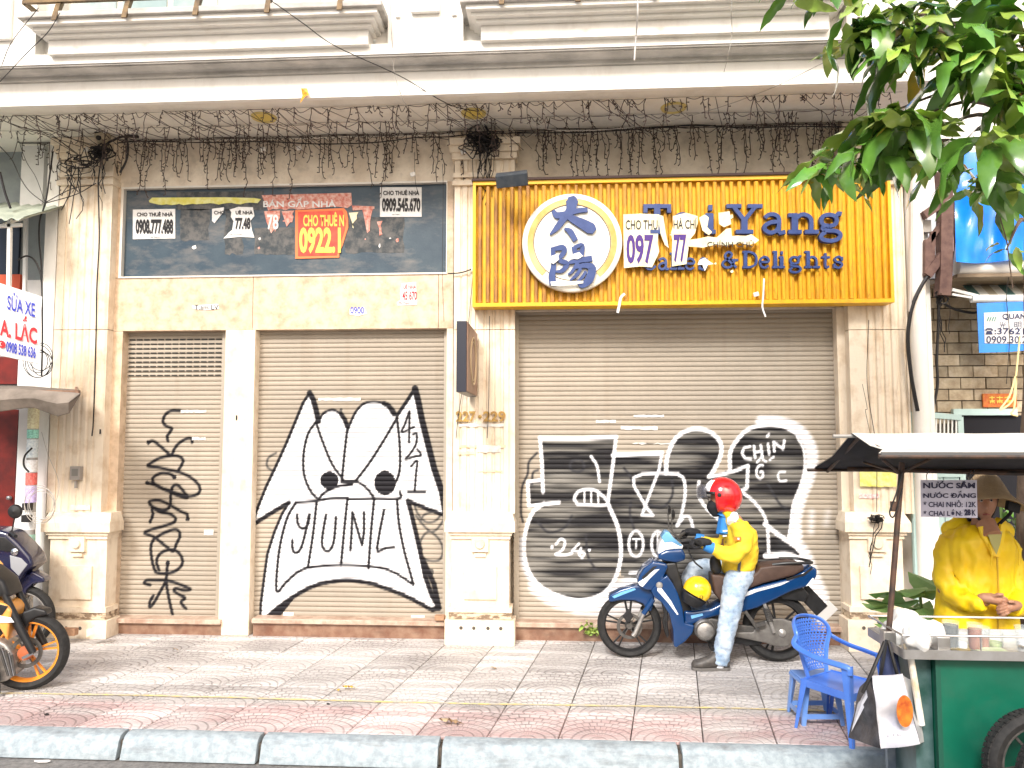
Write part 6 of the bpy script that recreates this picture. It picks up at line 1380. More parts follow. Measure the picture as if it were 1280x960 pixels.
MB().tube([q(616, 822, -.281), q(613, 872, -.284)], [.038, .034], 12).build('sock', WHC, R0, smooth=True)
# gloved hands on the grips: palm and five separate fingers each
def glove(c, s, m=GLOVE):
    sh = [([c+Vector((.065, 0, .008)), c+Vector((.02, 0, .012)), c+Vector((-.015, 0, .01))], [.030, .036, .034])]
    for k, L in enumerate((.9, 1, .95, .8)):
        y = (-.033+.022*k)*s; b_ = c+Vector((-.022, y, .014)); sh.append(([b_, b_+Vector((-.030*L, 0, .002)), b_+Vector((-.048*L, 0, -.020)), b_+Vector((-.036*L, 0, -.042)), b_+Vector((-.018*L, 0, -.046))], [.0125, .012, .0115, .011, .0095]))
    b_ = c+Vector((.01, -.036*s, .0)); sh.append(([b_, b_+Vector((-.022, -.012*s, -.018)), b_+Vector((-.042, -.006*s, -.030))], [.015, .0135, .0115]))
    return fuse('glove', sh, m, R0, .005, 2)
glove(q(540, 328, -.28), 1); glove(q(537, 322, .28), -1)
# head: helmet, visor, mask, eyes
hc = q(668, 138)
def part_dome(name, m, c, rx, ry, rz, fn, tilt=0, n=36, m_=22, parent=None):
    mb = MB(); R_ = Matrix.Rotation(tilt, 3, 'Y'); keep = {}; vs = []; fs = []
    for j in range(m_+1):
        t = PI*j/m_
        for k in range(n): a = 2*PI*k/n; vs.append(c+R_ @ Vector((rx*math.sin(t)*math.cos(a), ry*math.sin(t)*math.sin(a), rz*math.cos(t))))
    for j in range(m_):
        for k in range(n):
            if fn(2*PI*(k+.5)/n, PI*(j+.5)/m_): fs.append((j*n+k, j*n+(k+1) % n, (j+1)*n+(k+1) % n, (j+1)*n+k))
    me = bpy.data.meshes.new(name); w = wloc(parent); me.from_pydata([tuple(v-w) for v in vs], [], fs); bm = bmesh.new(); bm.from_mesh(me); bmesh.ops.remove_doubles(bm, verts=bm.verts, dist=1e-5); bmesh.ops.delete(bm, geom=[v for v in bm.verts if not v.link_faces], context='VERTS'); bm.to_mesh(me); bm.free()
    o_ = link_mesh(name, me, parent, m); me.polygons.foreach_set('use_smooth', [True]*len(me.polygons)); so = o_.modifiers.new('thickness', 'SOLIDIFY'); so.thickness = .008; so.offset = -1; return o_
ad = lambda a: abs((a-PI+PI) % (2*PI)-PI)   # angle away from the face direction -x
face = lambda a: abs(((a-PI)+PI) % (2*PI)-PI)
HR = (.152, .128, .152)
part_dome('helmet', REDH, hc, *HR, lambda a, t: (t < PI*.46) or (t < PI*.78 and face(a) > 1.05), 0, parent=R0)
part_dome('helmet_stripe', WHC, hc, HR[0]+.0025, HR[1]+.0025, HR[2]+.0025, lambda a, t: (.20*PI < t < .42*PI and face(a) < .75) or (.1*PI < t < .30*PI and 1.5 < a < 2.0 and False), 0, parent=R0)
part_dome('helmet_stripe', BLKP, hc, HR[0]+.003, HR[1]+.003, HR[2]+.003, lambda a, t: (.42*PI < t < .47*PI and face(a) < 1.1), 0, parent=R0)
VIS = mat('smoked visor', (.10,.10,.12), .08, alpha=.55, coat=.5)
part_dome('visor', VIS, hc+Vector((-.035, 0, .045)), .17, .128, .14, lambda a, t: (.33*PI < t < .56*PI and face(a) < .95), -.25, parent=R0)
MB().lathe([(0, -.01), (.016, -.008), (.018, 0)], hc+Vector((-.045, -HR[1]+.004, .02)), 'y', 12, cap=False).build('visor_pivot', BLKP, R0, smooth=True)
fuse('face_mask', [([hd(-14, 26), hd(-22, 38), hd(-16, 54)], [.066, .062, .05]), ([hd(-28, 30), hd(-30, 38)], [.045, .045])], GLOVE, R0, .008, 3)
for y in (-.032, .032):
    e = hd(-43, 0, y); MB().lathe([(0, -.006), (.010, -.005), (.014, 0), (.010, .005), (0, .006)], e, 'x', 12, cap=False).build('eye', mat('eye white', (.34,.28,.24), .4), R0, smooth=True)
    MB().lathe([(0, -.010), (.006, -.008), (.0065, 0)], e, 'x', 10, cap=False).build('iris', HAIR, R0, smooth=True); MB().bar(e+Vector((-.002, -.016, .017)), e+Vector((-.002, .016, .018)), .006).build('eyebrow', HAIR, R0)
# small dark bag on the lap
fuse('waist_pouch', [([q(620, 420, -.09), q(625, 455, -.09)], [.045, .05])], BLKP, R0, .012, 3)
R0.location = F0; R0.rotation_euler = (0, 0, rzB)
# ================================================================ the drinks seller behind the cart
YV = 4.95
def v(px, py, dy=0): return P(px, py, YV)+Vector((0, dy, 0))
V0 = thing('person', (v(1220, 700).x, YV, 0), 'seller in yellow jacket and brown hat with hands clasped behind the drinks cart', 'person')
YJ2 = mat('bright yellow rain jacket', (.97,.70,.008), .5, (.88,.56,.006), 5, .5, bump=.15)
def sc(n_): return n_/FPX*YV
hx = 1232
fuse('body', [([v(1222, 800), v(1222, 740), v(1222, 690)], [.14, .12, .13]), ([v(1222, 680), v(1224, 650, -.02)], [.055, .052]),
    ([v(hx-5, 616, .0), v(hx-6, 630, -.015)], [.086, .080]), ([v(hx-8, 640, -.04), v(hx-8, 645, -.05)], [.055, .042]), ([v(hx-10, 627, -.095), v(hx-10, 634, -.105)], [.012, .018]),
    ([v(1188, 680), v(1178, 712), v(1176, 735, -.04), v(1192, 745, -.16), v(1206, 742, -.24)], [.05, .045, .042, .034, .026]), ([v(1255, 680), v(1264, 712), v(1264, 738, -.04), v(1248, 748, -.16), v(1230, 746, -.24)], [.05, .045, .042, .034, .026]),
    ([v(1208, 800), (v(1206, 800).x, YV, .45), (v(1205, 800).x, YV, .06)], [.09, .06, .04]), ([v(1238, 800), (v(1240, 800).x, YV, .45), (v(1241, 800).x, YV, .06)], [.09, .06, .04])], SKIN, V0, .012, 4)
def vring(cx, cy, hw, hd_, n=22, dy=0):
    c = v(cx, cy, dy); return [c+Vector((math.copysign(abs(math.cos(t))**.8, math.cos(t))*sc(hw), math.copysign(abs(math.sin(t))**.8, math.sin(t))*hd_, 0)) for t in [2*PI*k/n for k in range(n)]]
mb = MB().loft([vring(1223, 657, 16, .09), vring(1223, 664, 30, .12), vring(1222, 673, 41, .14), vring(1221, 690, 42, .14), vring(1220, 715, 40, .14), vring(1220, 745, 41, .15), vring(1220, 770, 43, .16), vring(1220, 786, 45, .16), vring(1220, 792, 42, .15)])
mb.tube([v(1188, 676), v(1182, 695, -.01), v(1178, 720, -.03), v(1182, 738, -.08), v(1191, 746, -.18), v(1203, 744, -.24)], [.066, .068, .066, .062, .053, .044], 16)
mb.tube([v(1256, 676), v(1260, 695, -.01), v(1264, 722, -.03), v(1259, 742, -.08), v(1250, 752, -.18), v(1236, 749, -.24)], [.066, .068, .066, .062, .053, .044], 16)
fuse_mb('jacket', mb, YJ2, V0, .010, 3, .013, 11, (1.4, 1, .8))
# open neck: skin, inner shirt, folded hood
MB().add([v(1215, 661, -.165), v(1234, 660, -.165), v(1230, 676, -.172), v(1225, 688, -.178), v(1220, 676, -.172)], [(0, 1, 2, 3, 4)]).add([v(1215, 661, -.10), v(1234, 660, -.10)], []).build('inner_shirt', mat('olive shirt', (.45,.42,.16), .8), V0)
MB().tube([v(1222, 652, -.09), v(1223, 666, -.155)], [.055, .050], 14).build('throat', SKIN, V0, smooth=True)
for pts in ([(1212,655),(1215,668),(1221,680),(1225,690)], [(1238,653),(1235,666),(1230,680),(1226,691)]):
    MB().tube(catmull([v(x, y, -.13-.012*i) for i, (x, y) in enumerate(pts)], 4), .020, 8, flat=.7).build('collar_fold', YJ2, V0, smooth=True)
fuse('hood', [([v(1196, 664, .08), v(1222, 656, .12), v(1250, 662, .08)], [.05, .075, .05]), ([v(1245, 655, -.02), v(1256, 664, 0)], [.04, .05])], YJ2, V0, .012, 3, .008)
for x in (1250, 1217): MB().tube(catmull([v(x, 668, -.14), v(x+1, 685, -.19), v(x-1, 700, -.20)], 4), .004, 6).build('draw_string', YJ2, V0)
MB().tube([v(1225, 690, -.185), v(1225, 730, -.20), v(1224, 786, -.20)], .006, 6).build('zip', mat('zip yellow', (.55,.33,.01), .5), V0)
fuse('trousers', [([v(1208, 790), (v(1206, 800).x, YV, .5), (v(1205, 800).x, YV, .10)], [.11, .085, .07]), ([v(1238, 790), (v(1240, 800).x, YV, .5), (v(1241, 800).x, YV, .10)], [.11, .085, .07])], mat('grey trousers', (.12,.12,.14), .85), V0, .014, 3, .006)
for px in (1205, 1241): shoe(V0, Vector((v(px, 800).x, YV-.05, 0)), .24, PI/2, SHOE, _MC['grey sole'])
# hat: soft conical crown with a wide sloping brim
HATM = mat('brown khaki hat cloth', (.30,.21,.12), .9, (.40,.29,.17), 9, .5, bump=.5, bscale=150)
mb = MB(); rings = []; c0 = v(1231, 585, .0)
for f, r in ((0, .008), (.10, .035), (.30, .075), (.55, .108), (.72, .128), (.86, .165), (1, .205)):
    rr_ = []
    for k in range(28):
        t = 2*PI*k/28; wob = 1+.03*math.sin(3*t+1)
        x = math.cos(t)*r*wob; y = math.sin(t)*r*wob*(.85 if math.sin(t) < 0 and f > .5 else 1); z = -f*.215-.22*max(0, x)*f+.045*max(0, -math.sin(t))*r/.2-.035*(1 if math.sin(t) > 0 else 0)*f*0; rr_.append(c0+Vector((x+f*.012, y, z)))
    rings.append(rr_)
mb.loft(rings, cap=False); hat = mb.build('hat', HATM, V0, smooth='all'); so = hat.modifiers.new('thickness', 'SOLIDIFY'); so.thickness = .006
MB().tube(catmull([v(1262, 630, -.02), v(1256, 640, -.06), v(1244, 648, -.09), v(1232, 655, -.105), v(1220, 652, -.09), v(1208, 636, -.03)], 4), .011, 8, flat=.5).build('hat_strap', GLOVE, V0, smooth=True); MB().obox(v(1261, 633, -.04), (.035, 0, -.012), (0, .02, 0), (.006, 0, .028)).build('strap_flap', GLOVE, V0, bevel=.006)
# face
for dx in (-8.5, 8.0):
    e = v(hx-9+dx*.72, 624, -.088); MB().lathe([(0, -.004), (.008, -.003), (.011, 0)], e, 'y', 12, cap=False).build('eye', _MC['eye white'], V0, smooth=True); MB().lathe([(0, -.009), (.0055, -.007), (.006, 0)], e, 'y', 10, cap=False).build('iris', HAIR, V0, smooth=True); MB().bar(e+Vector((-.017, -.004, .018)), e+Vector((.017, -.004, .018)), .005).build('eyebrow', HAIR, V0)
LIP = mat('lip', (.34,.11,.09), .5); MB().tube([v(hx-14, 641.5, -.093), v(hx-10, 640.8, -.101), v(hx-5, 641.5, -.093)], [.003, .006, .003], 8).build('mouth', LIP, V0, smooth=True)
MB().tube([v(hx-21, 616, .0), v(hx-20, 640, .02), v(hx-17, 652, .03)], [.03, .025, .01], 10).tube([v(hx+11, 616, .0), v(hx+10, 638, .02), v(hx+8, 650, .03)], [.03, .025, .01], 10).build('hair', HAIR, V0, smooth=True)
# clasped hands: palm, four fingers and thumb each
def hand(c, s):
    sh = [([c+Vector((-.055*s, .02, .0)), c+Vector((-.015*s, 0, 0)), c+Vector((.01*s, -.01, -.005))], [.027, .032, .030])]
    for k, L in enumerate((.95, 1, .92, .75)):
        z = .024-.017*k; b_ = c+Vector((.015*s, -.018, z-.004)); sh.append(([b_, b_+Vector((.028*L*s, -.012, -.008)), b_+Vector((.048*L*s, -.002, -.020)), b_+Vector((.056*L*s, .014, -.028))], [.0095, .009, .0085, .0075]))
    b_ = c+Vector((-.012*s, -.022, .018)); sh.append(([b_, b_+Vector((.016*s, -.020, .014)), b_+Vector((.036*s, -.022, .014))], [.012, .0105, .009]))
    return fuse('hand', sh, SKIN, V0, .004, 1)
hand(v(1212, 737, -.265), 1); hand(v(1226, 744, -.30), -1)
# ================================================================ drinks cart
GRN = mat('green cart paint', (.001,.085,.050), .35, (.002,.12,.07), 2.5, .5, dirt=(.05,.09,.06), dscale=6, damt=.25, coat=.3); STE = mat('stainless steel', (.62,.62,.62), .28, (.48,.47,.45), 8, metal=.85); IRON = mat('dark iron tube', (.025,.02,.018), .55, (.10,.05,.03), 16)
zt = 0.735; yc0, yc1 = 3.93, 4.33
cx0 = P(1136, 817, yc0).x; zt = P(1136, 812, yc0).z; cx1 = cx0+1.6
C0 = thing('drinks_cart', (cx0+.5, 4.1, -.13), 'green street drinks cart with stainless tray and canvas roof at the right edge', 'cart')
bx0 = P(1171, 880, yc0+.06).x
MB().box(bx0, cx1-.05, yc0+.06, yc1-.02, .02, zt-.05).build('cabinet', GRN, C0, bevel=.006); MB().box(bx0-.003, bx0+.02, yc0+.052, yc0+.075, .02, zt-.05).build('corner_trim', mat('dark green trim', (.005,.07,.045), .5), C0)
MB().box(cx0-.02, cx1, yc0, yc1+.04, zt-.045, zt-.040).box(cx0-.02, cx1, yc0-.004, yc0, zt-.045, zt).box(cx0-.02, cx1, yc1+.04, yc1+.044, zt-.045, zt).box(cx0-.024, cx0-.02, yc0, yc1+.04, zt-.045, zt).build('tray', STE, C0)
zr = P(1200, 795, yc0+.02).z
MB().tube([(cx0-.02, yc0+.02, zt-.005), (cx0-.02, yc0+.02, zr), (cx1, yc0+.02, zr)], .0055, 8).tube([(cx0-.02, yc0+.02, zr), (cx0-.02, yc1+.03, zr)], .0055, 8).tube([(cx0-.02, yc1+.03, zr), (cx1, yc1+.03, zr)], .0055, 8).build('tray_rail', STE, C0, smooth=True)
for x in (.35, .8): MB().tube([(cx0+x, yc0+.02, zt-.005), (cx0+x, yc0+.02, zr)], .004, 6).build('rail_post', STE, C0)
MB().tube([P(1138, 820, 3.99), P(1152, 906, 3.99)], .016, 10).build('leg', mat('white painted leg', (.74,.73,.70), .5, (.55,.45,.30), 14), C0); MB().box(cx0+.02, bx0-.01, yc1-.06, yc1-.03, .02, zt-.06).build('side_panel', mat('blue grey reflective panel', (.10,.14,.20), .25, (.30,.34,.38), 5), C0)
MB().box(bx0-.09, bx0-.004, yc0+.10, yc1-.04, .0, zt-.06).build('side_box', mat('dark green side', (.01,.05,.04), .3, (.10,.16,.17), 4), C0)
whc = P(1303, 957, 3.78); W1 = MB()
cwheel = wheel(C0, Vector((whc.x, 3.80, whc.z)), .245, .045, DARKM, 6, False, .2, False, tread=True); wheel(C0, Vector((whc.x+.06, 3.68, whc.z-.01)), .225, .040, DARKM, 6, False, .2, False, tread=True)
wheel(C0, Vector((whc.x+.02, 4.42, whc.z)), .245, .04, DARKM, 6, False, .1, False)
MB().tube([P(1127.5, 578, 4.12), P(1119, 690, 4.12), P(1110, 803, 4.12)], .0145, 10).build('roof_post', IRON, C0, smooth=True)
MB().obox(P(1110, 800, 4.12), (.03, 0, 0), (0, .03, 0), (0, 0, .05)).build('post_clamp', STE, C0, bevel=.006); MB().tube([(cx1-.1, 4.12, zt), (cx1-.1, 4.12, P(1127, 575, 4.12).z)], .0145, 10).build('roof_post', IRON, C0)
# canvas roof: pale top, dark underside
y0, y1, y2 = 3.88, 4.33, 4.85; fz, rz_, bz_ = P(1103, 566, y0).z, P(1057, 542, y1).z, P(1012, 585, y2).z; rx0 = (P(1103, 565, y0).x+P(1057, 542, y1).x+P(1012, 585, y2).x)/3; rx1 = rx0+2.35
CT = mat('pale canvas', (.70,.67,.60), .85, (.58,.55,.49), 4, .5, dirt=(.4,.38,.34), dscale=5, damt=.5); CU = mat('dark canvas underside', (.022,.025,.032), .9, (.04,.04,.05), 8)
vs = []; n = 24
def roofpt(i, j):
    f = i/n; x = rx0+(rx1-rx0)*f; yy, zz = [(y0, fz-.006), (y0+.003, fz+.012), (y0+.2, fz+(rz_-fz)*.42-.012), (y1, rz_), (y1+.26, (rz_+bz_)/2-.03), (y2, bz_)][j]
    edge = math.exp(-f*14)*.0; sag = -.010*abs(math.sin(f*PI*3)) if j in (2, 4) else -.004*abs(math.sin(f*PI*5)); return Vector((x+(.05*(1-abs(j-2.5)/2.5) if i == 0 else 0), yy, zz+sag))
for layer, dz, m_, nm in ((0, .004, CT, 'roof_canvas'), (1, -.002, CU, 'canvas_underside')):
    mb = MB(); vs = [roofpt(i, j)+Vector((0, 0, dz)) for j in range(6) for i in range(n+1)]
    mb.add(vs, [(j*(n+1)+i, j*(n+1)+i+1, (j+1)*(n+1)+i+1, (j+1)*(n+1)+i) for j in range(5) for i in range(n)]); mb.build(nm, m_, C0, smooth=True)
MB().box(rx0+.01, rx1, y0-.006, y0-.002, fz-.022, fz+.004).build('front_hem', mat('hem', (.10,.10,.10), .8), C0)
for (yy, zz, ext) in ((y0, fz-.018, .0), (y1, rz_-.014, .06), (y2, bz_-.012, .04)): MB().tube([(rx0-ext, yy, zz), (rx1, yy, zz)], .010, 8).build('roof_bar', IRON if ext != .06 else mat('grey bar', (.3,.29,.27), .5), C0, smooth=True)
for x in (rx0+.08, rx1-.1): MB().tube([(x, y0, fz-.02), (x, y1, rz_-.02), (x, y2, bz_-.02)], .010, 8).build('rafter', IRON, C0)
tp_ = P(1125, 592, 4.12)
MB().tube([tp_, P(1178, 566, 3.95)], .008, 8).tube([tp_, P(1103, 574, 4.0)], .008, 8).tube([tp_, P(1080, 578, 4.6)], .007, 8).tube([P(1060, 586, 4.8), P(1290, 592, 4.8)], .014, 8).build('roof_brace', IRON, C0)
MB().tube(catmull([P(1128, 590, 4.1), P(1120, 618, 4.08), P(1112, 640, 4.08), P(1118, 645, 4.08), P(1128, 610, 4.08)], 4), .004, 6).build('tie_rope', BLKP, C0); MB().obox(P(1117, 633, 4.1), (.012, 0, 0), (0, .012, 0), (0, 0, .025)).build('rope_cleat', IRON, C0)
# price sign hung under the roof
a = thing('price_sign', P(1187, 647, 4.55), 'white hanging price board NUOC SAM in front of the seller face', 'price sign')
q0, q1, q2, q3 = P(1151.5, 646, 4.5), P(1222, 647.5, 4.5), P(1221, 600, 4.5), P(1151, 600, 4.5)
MB().prism([(w_.x, w_.z) for w_ in (q0, q1, q2, q3)], 4.5, 4.504).build('board', mat('lilac white plastic board', (.66,.64,.78), .4, (.58,.56,.68), 10), a)
NAV = mat('navy lettering', (.02,.02,.07), .5)
for s_, x0, y0_, x1, y1_, bo in (('NƯỚC SÂM', 1154, 601, 1219, 610.5, .035), ('NƯỚC ĐẮNG', 1154, 613.5, 1220, 622.5, .035), ('* CHAI NHỎ: 12K', 1154.5, 625, 1220.5, 634, .02), ('* CHAI LỚN:', 1154.5, 636.5, 1203, 645, .02), ('28', 1205.5, 636.5, 1213.5, 644.5, .07), ('K', 1215, 637, 1220, 644.5, .02)): text_px(s_, x0, y0_, x1, y1_, 4.496, NAV, a, bold=bo)
for x in (1160, 1213, 1217): MB().tube(catmull([P(x-1, 602, 4.5), P(x-2, 595, 4.55), P(x+1, 588, 4.78)], 4), .0025, 5).build('hanging_wire', STE, a)
# tray contents
GLA = mat('clear glass', (.70,.78,.80), .08, alpha=.14); COLA = mat('dark herbal drink', (.010,.004,.005), .3); TEA = mat('orange brown tea', (.30,.065,.01), .3)
zt_ = zt-.038
def jar(px, yy, r, h, fillm, fh, lab, name='drink_glass', cat='glass'):
    x = P(px, 805, yy).x; t_ = thing(name, (x, yy, zt_), lab, cat)
    MB().lathe([(0, .003), (r*.86, .003), (r, h), (r-.003, h), (r*.86-.003, .008), (0, .008)], (x, yy, zt_), 'z', 20, cap=False).build('glass', GLA, t_, smooth=40)
    if fillm: MB().lathe([(0, .009), (r*.84-.003, .009), (r*.84+(r-r*.84)*fh-.004, h*fh), (0, h*fh)], (x, yy, zt_), 'z', 18, cap=False).build('drink', fillm, t_, smooth=40)
jar(1189, 4.12, .040, .135, COLA, .86, 'tall glass of dark herbal drink beside the white bag'); jar(1219, 4.08, .036, .135, TEA, .80, 'glass of orange brown tea at the front of the tray'); jar(1230, 4.12, .030, .11, TEA, .5, 'half full glass of tea just right of the front one')
jar(1203, 4.10, .030, .09, WHC, .4, 'small cloudy glass between the dark and the orange drinks'); jar(1243, 4.15, .045, .08, mat('green herb mash', (.25,.34,.08), .6, (.45,.5,.2), 40), .35, 'low clear bowl with green herbs', 'bowl', 'bowl'); jar(1262, 4.10, .042, .09, None, 0, 'empty clear cup right of the herb bowl'); jar(1281, 4.18, .045, .10, WHC, .25, 'clear cup cut by the right edge')
tag(MB().box(P(1166, 800, 4.1).x, P(1182, 800, 4.1).x, 4.05, 4.16, zt_, zt_+.07).build('steel_box', STE, bevel=.004), 'small steel box on the tray beside the white bag', 'box')
tag(MB().box(P(1224, 815, 4.02).x, P(1262, 815, 4.02).x, 4.0, 4.1, zt_, zt_+.012).build('green_mat', mat('pale green leaf mat', (.45,.55,.30), .7, (.65,.70,.5), 30)), 'flat pale green cloth lying at the front of the tray', 'cloth')
# crumpled white plastic bag
mb = MB()
for (px, py, yy, rx, rz2) in ((1140, 785, 4.15, .11, .06), (1160, 790, 4.14, .09, .055), (1120, 792, 4.16, .07, .055), (1132, 775, 4.2, .07, .05), (1146, 802, 3.99, .05, .075)):
    c = P(px, py, yy); mb.tube([c-Vector((rx, 0, .01)), c-Vector((rx*.5, 0, -.008)), c, c+Vector((rx*.5, 0, .004)), c+Vector((rx, 0, -.01))], [rz2*.35, rz2*.9, rz2, rz2*.85, rz2*.3], 12)
t_ = thing('plastic_bag', P(1140, 812, 4.15), 'crumpled white plastic bag draped on the left end of the tray', 'bag'); fuse_mb('bag_film', mb, mat('white plastic film', (.82,.81,.78), .35, (.70,.69,.66), 14), t_, .010, 2, .012, 13)
# shopping bag hung on the post
sb2 = thing('shopping_bag', P(1110, 935, 4.0), 'big shopping bag with orange oval print and dark side hanging from the cart post', 'shopping bag')
DKB = mat('black plastic bag side', (.02,.02,.025), .35, (.07,.07,.08), 14, bump=.5, bscale=20); WB_ = mat('white laminated bag', (.56,.56,.59), .3, (.40,.41,.47), 7, .5, bump=.3, bscale=14); GB_ = mat('grey gusset', (.35,.36,.38), .4, (.55,.55,.55), 8)
def quadsheet(name, corners, m, n=8, amp=.008, parent=sb2, seed=0):
    a_, b_, c_, d_ = corners; vs = []
    nrm_ = (b_-a_).cross(d_-a_).normalized()
    for j in range(n+1):
        for i in range(n+1):
            u_, v_ = i/n, j/n; p_ = (a_*(1-u_)+b_*u_)*(1-v_)+(d_*(1-u_)+c_*u_)*v_; w_ = mnoise.noise(p_*9+Vector((seed, 0, 0)))*amp*(1 if 0 < i < n else .3); vs.append(p_+nrm_*w_)
    return MB().add(vs, [(j*(n+1)+i, j*(n+1)+i+1, (j+1)*(n+1)+i+1, (j+1)*(n+1)+i) for j in range(n) for i in range(n)]).build(name, m, parent, smooth='all')
A1, A2, A3, A4 = P(1101, 936, 3.93), P(1150, 930, 3.93), P(1128, 842, 3.98), P(1090, 845, 3.98)
L1, L4 = P(1061, 922, 4.15), P(1074, 861, 4.13); R2, R3 = P(1158, 925, 4.1), P(1146, 858, 4.12)
quadsheet('front_panel', (A1, A2, A3, A4), WB_, amp=.035, n=14); quadsheet('side_panel', (L1, A1, A4, L4), DKB, amp=.03, seed=4); quadsheet('gusset', (A2, R2, R3, A3), GB_, amp=.02, seed=7); quadsheet('back_panel', (L1, R2, R3, L4), WB_, amp=.02, seed=2); quadsheet('bottom', (A1, A2, R2, L1), DKB, amp=.004)
ov = P(1131, 889, 3.90); mb = MB(); w0_, h0_ = sc(9.5)*.79, sc(18.5)*.79
mb.add([ov]+[ov+Vector((w0_*math.cos(t), .0, h0_*math.sin(t))) for t in np.linspace(0, 2*PI, 29)[:-1]], [(0, i+1, (i+1) % 28+1) for i in range(28)]); mb.build('oval_print', mat('orange food print', (.62,.20,.02), .4, (.35,.06,.01), 22, .6), sb2)
text_px('phở bò', 1109, 916, 1128, 921, 3.915, mat('grey print', (.25,.24,.28), .5), sb2); MB().add([P(1064, 915, 4.06), P(1085, 875, 4.03), P(1083, 862, 4.04), P(1072, 880, 4.08)], [(0, 1, 2, 3)]).build('white_flap', WB_, sb2)
for pts in ([(1108,800),(1104,825),(1098,858)], [(1110,800),(1118,830),(1126,858)], [(1106,802),(1090,840),(1078,866)]): MB().tube(catmull([P(x, y, 4.0+.03*(i == 0)) for i, (x, y) in enumerate(pts)], 4), .009, 6).build('strap', BLKP, sb2)
t_ = thing('dark_pouch', P(1110, 860, 4.1), 'dark blue folded umbrella hanging at the cart post behind the shopping bag', 'umbrella'); fuse('folded_cloth', [([P(1112, 805, 4.1), P(1112, 830, 4.1), P(1114, 868, 4.1)], [.025, .045, .05], .6)], mat('dark navy cloth', (.02,.03,.10), .7, (.05,.07,.16), 10), t_, .01, 3, .008)
# ================================================================ blue plastic chair and stool
BPL = mat('blue plastic', (.055,.17,.62), .32, (.09,.23,.70), 5, .5, coat=.25); 
ch = thing('plastic_chair', (0, 0, 0), 'blue plastic armchair with a lattice back standing at the kerb edge', 'chair')
# local: +x forward, +y left of the sitter; seat .34 high
hs, hb, wd, dp_ = .345, .735, .195, .19
seat = MB(); n = 10; vs = []
for j in range(n+1):
    for i in range(n+1):
        u_, v_ = i/n*2-1, j/n*2-1; vs.append((u_*dp_, v_*(wd-.02*(u_ < 0)*-u_), hs-.018*(1-u_*u_*.6)*(1-v_*v_*.8)-.02*max(0, u_-.7)))
vs2 = [(a_, b_, c_-.008) for a_, b_, c_ in vs]; fs = [(j*(n+1)+i, j*(n+1)+i+1, (j+1)*(n+1)+i+1, (j+1)*(n+1)+i) for j in range(n) for i in range(n)]
seat.add(vs, fs); seat.add(vs2, [f[::-1] for f in fs]); seat.tube([(dp_, -wd, hs-.02), (dp_, wd, hs-.02), (-dp_, wd*.9, hs-.008), (-dp_, -wd*.9, hs-.008)], .011, 8, closed=True).build('seat', BPL, ch, smooth=True)
def legp(x, y, sx, sy, z1, name='leg'):
    m_ = MB(); t0 = Vector((x, y, z1)); b0_ = Vector((x+sx, y+sy, .0))
    for (wa, wb, hx_, hy_) in ((.034, .022, 1, 0), (.034, .022, 0, 1)):
        u_ = Vector((-math.copysign(1, sx)*hx_, -math.copysign(1, sy)*hy_, 0)); n_ = Vector((u_.y, u_.x, 0))*.5
        r = [[t0, t0+u_*wa*1.5, t0+u_*wa*1.5+n_*.010, t0+n_*.010], [b0_, b0_+u_*wb, b0_+u_*wb+n_*.009, b0_+n_*.009]]
        m_.loft(r)
    return m_.build(name, BPL, ch, bevel=.002)
legp(dp_, -wd-.01, .035, -.03, .52); legp(dp_, wd+.01, .035, .03, .52); legp(-dp_, -wd+.01, -.05, -.02, hs); legp(-dp_, wd-.01, -.05, .02, hs)
for s in (-1, 1): MB().bar((dp_-.01, s*(wd+.01), hs-.02), (-dp_, s*(wd-.02), hs-.02), .012, .05).build('apron', BPL, ch)
MB().bar((dp_, -wd, hs-.03), (dp_, wd, hs-.03), .05, .012, up=(1, 0, 0)).build('apron', BPL, ch)
# back: outer hoop and lattice panel, leaning backwards
def bp(y, z): t = (z-hs)/(hb-hs); return Vector((-dp_-.02-.11*t+.16*(y/.2)**2*.55, y, z))
hoop = [(-.11, hs), (-.125, .42), (-.155, .52), (-.185, .60), (-.19, .66), (-.15, .71), (-.07, .733), (0, .737), (.07, .733), (.15, .71), (.19, .66), (.185, .60), (.155, .52), (.125, .42), (.11, hs)]
MB().tube(catmull([bp(a_, b_) for a_, b_ in hoop], 4), .017, 8, flat=.55).build('back_hoop', BPL, ch, smooth=True)
pan = thing_ = MB()
def hw(z): return float(np.interp(z, [hs, .42, .52, .60, .66, .70, .72], [.11, .122, .15, .175, .178, .14, .09]))
for k in range(19):
    z = hs+.03+k*.019
    if z > .715: break
    w_ = hw(z)-.004; ys = np.linspace(-w_, w_, 9); pan.tube([bp(y, z) for y in ys], .0042, 4, cap=False)
for k in range(15):
    y0_ = -.168+k*.024
    for sl_ in (-1, 1):
        pts = [];
        for z in np.arange(hs+.03, .72, .02):
            y = y0_+sl_*(z-.53)*.45
            if abs(y) < hw(z): pts.append(bp(y, z))
        if len(pts) > 1: pan.tube(pts, .0042, 4, cap=False)
pan.build('lattice_back', BPL, ch)
for s in (-1, 1):
    arm = [bp(s*.188, .64), Vector((-dp_-.02, s*.222, .585)), Vector((-.08, s*.235, .545)), Vector((.06, s*.232, .53)), Vector((dp_+.0, s*(wd+.015), .515)), Vector((dp_+.012, s*(wd+.012), .47))]
    MB().tube(catmull(arm, 6), .020, 8, flat=.55).build('arm_rest', BPL, ch, smooth=True)
rear, front = G(1018, 926), G(1055, 938)
chd = math.radians(-52); ch.scale = (.88, .88, .88); ch.rotation_euler = (0, 0, chd)
R_ = Matrix.Rotation(chd, 3, 'Z'); ch.location = front-R_ @ Vector((dp_+.035, -wd-.04, 0))*.88+Vector((.05, 0, 0))
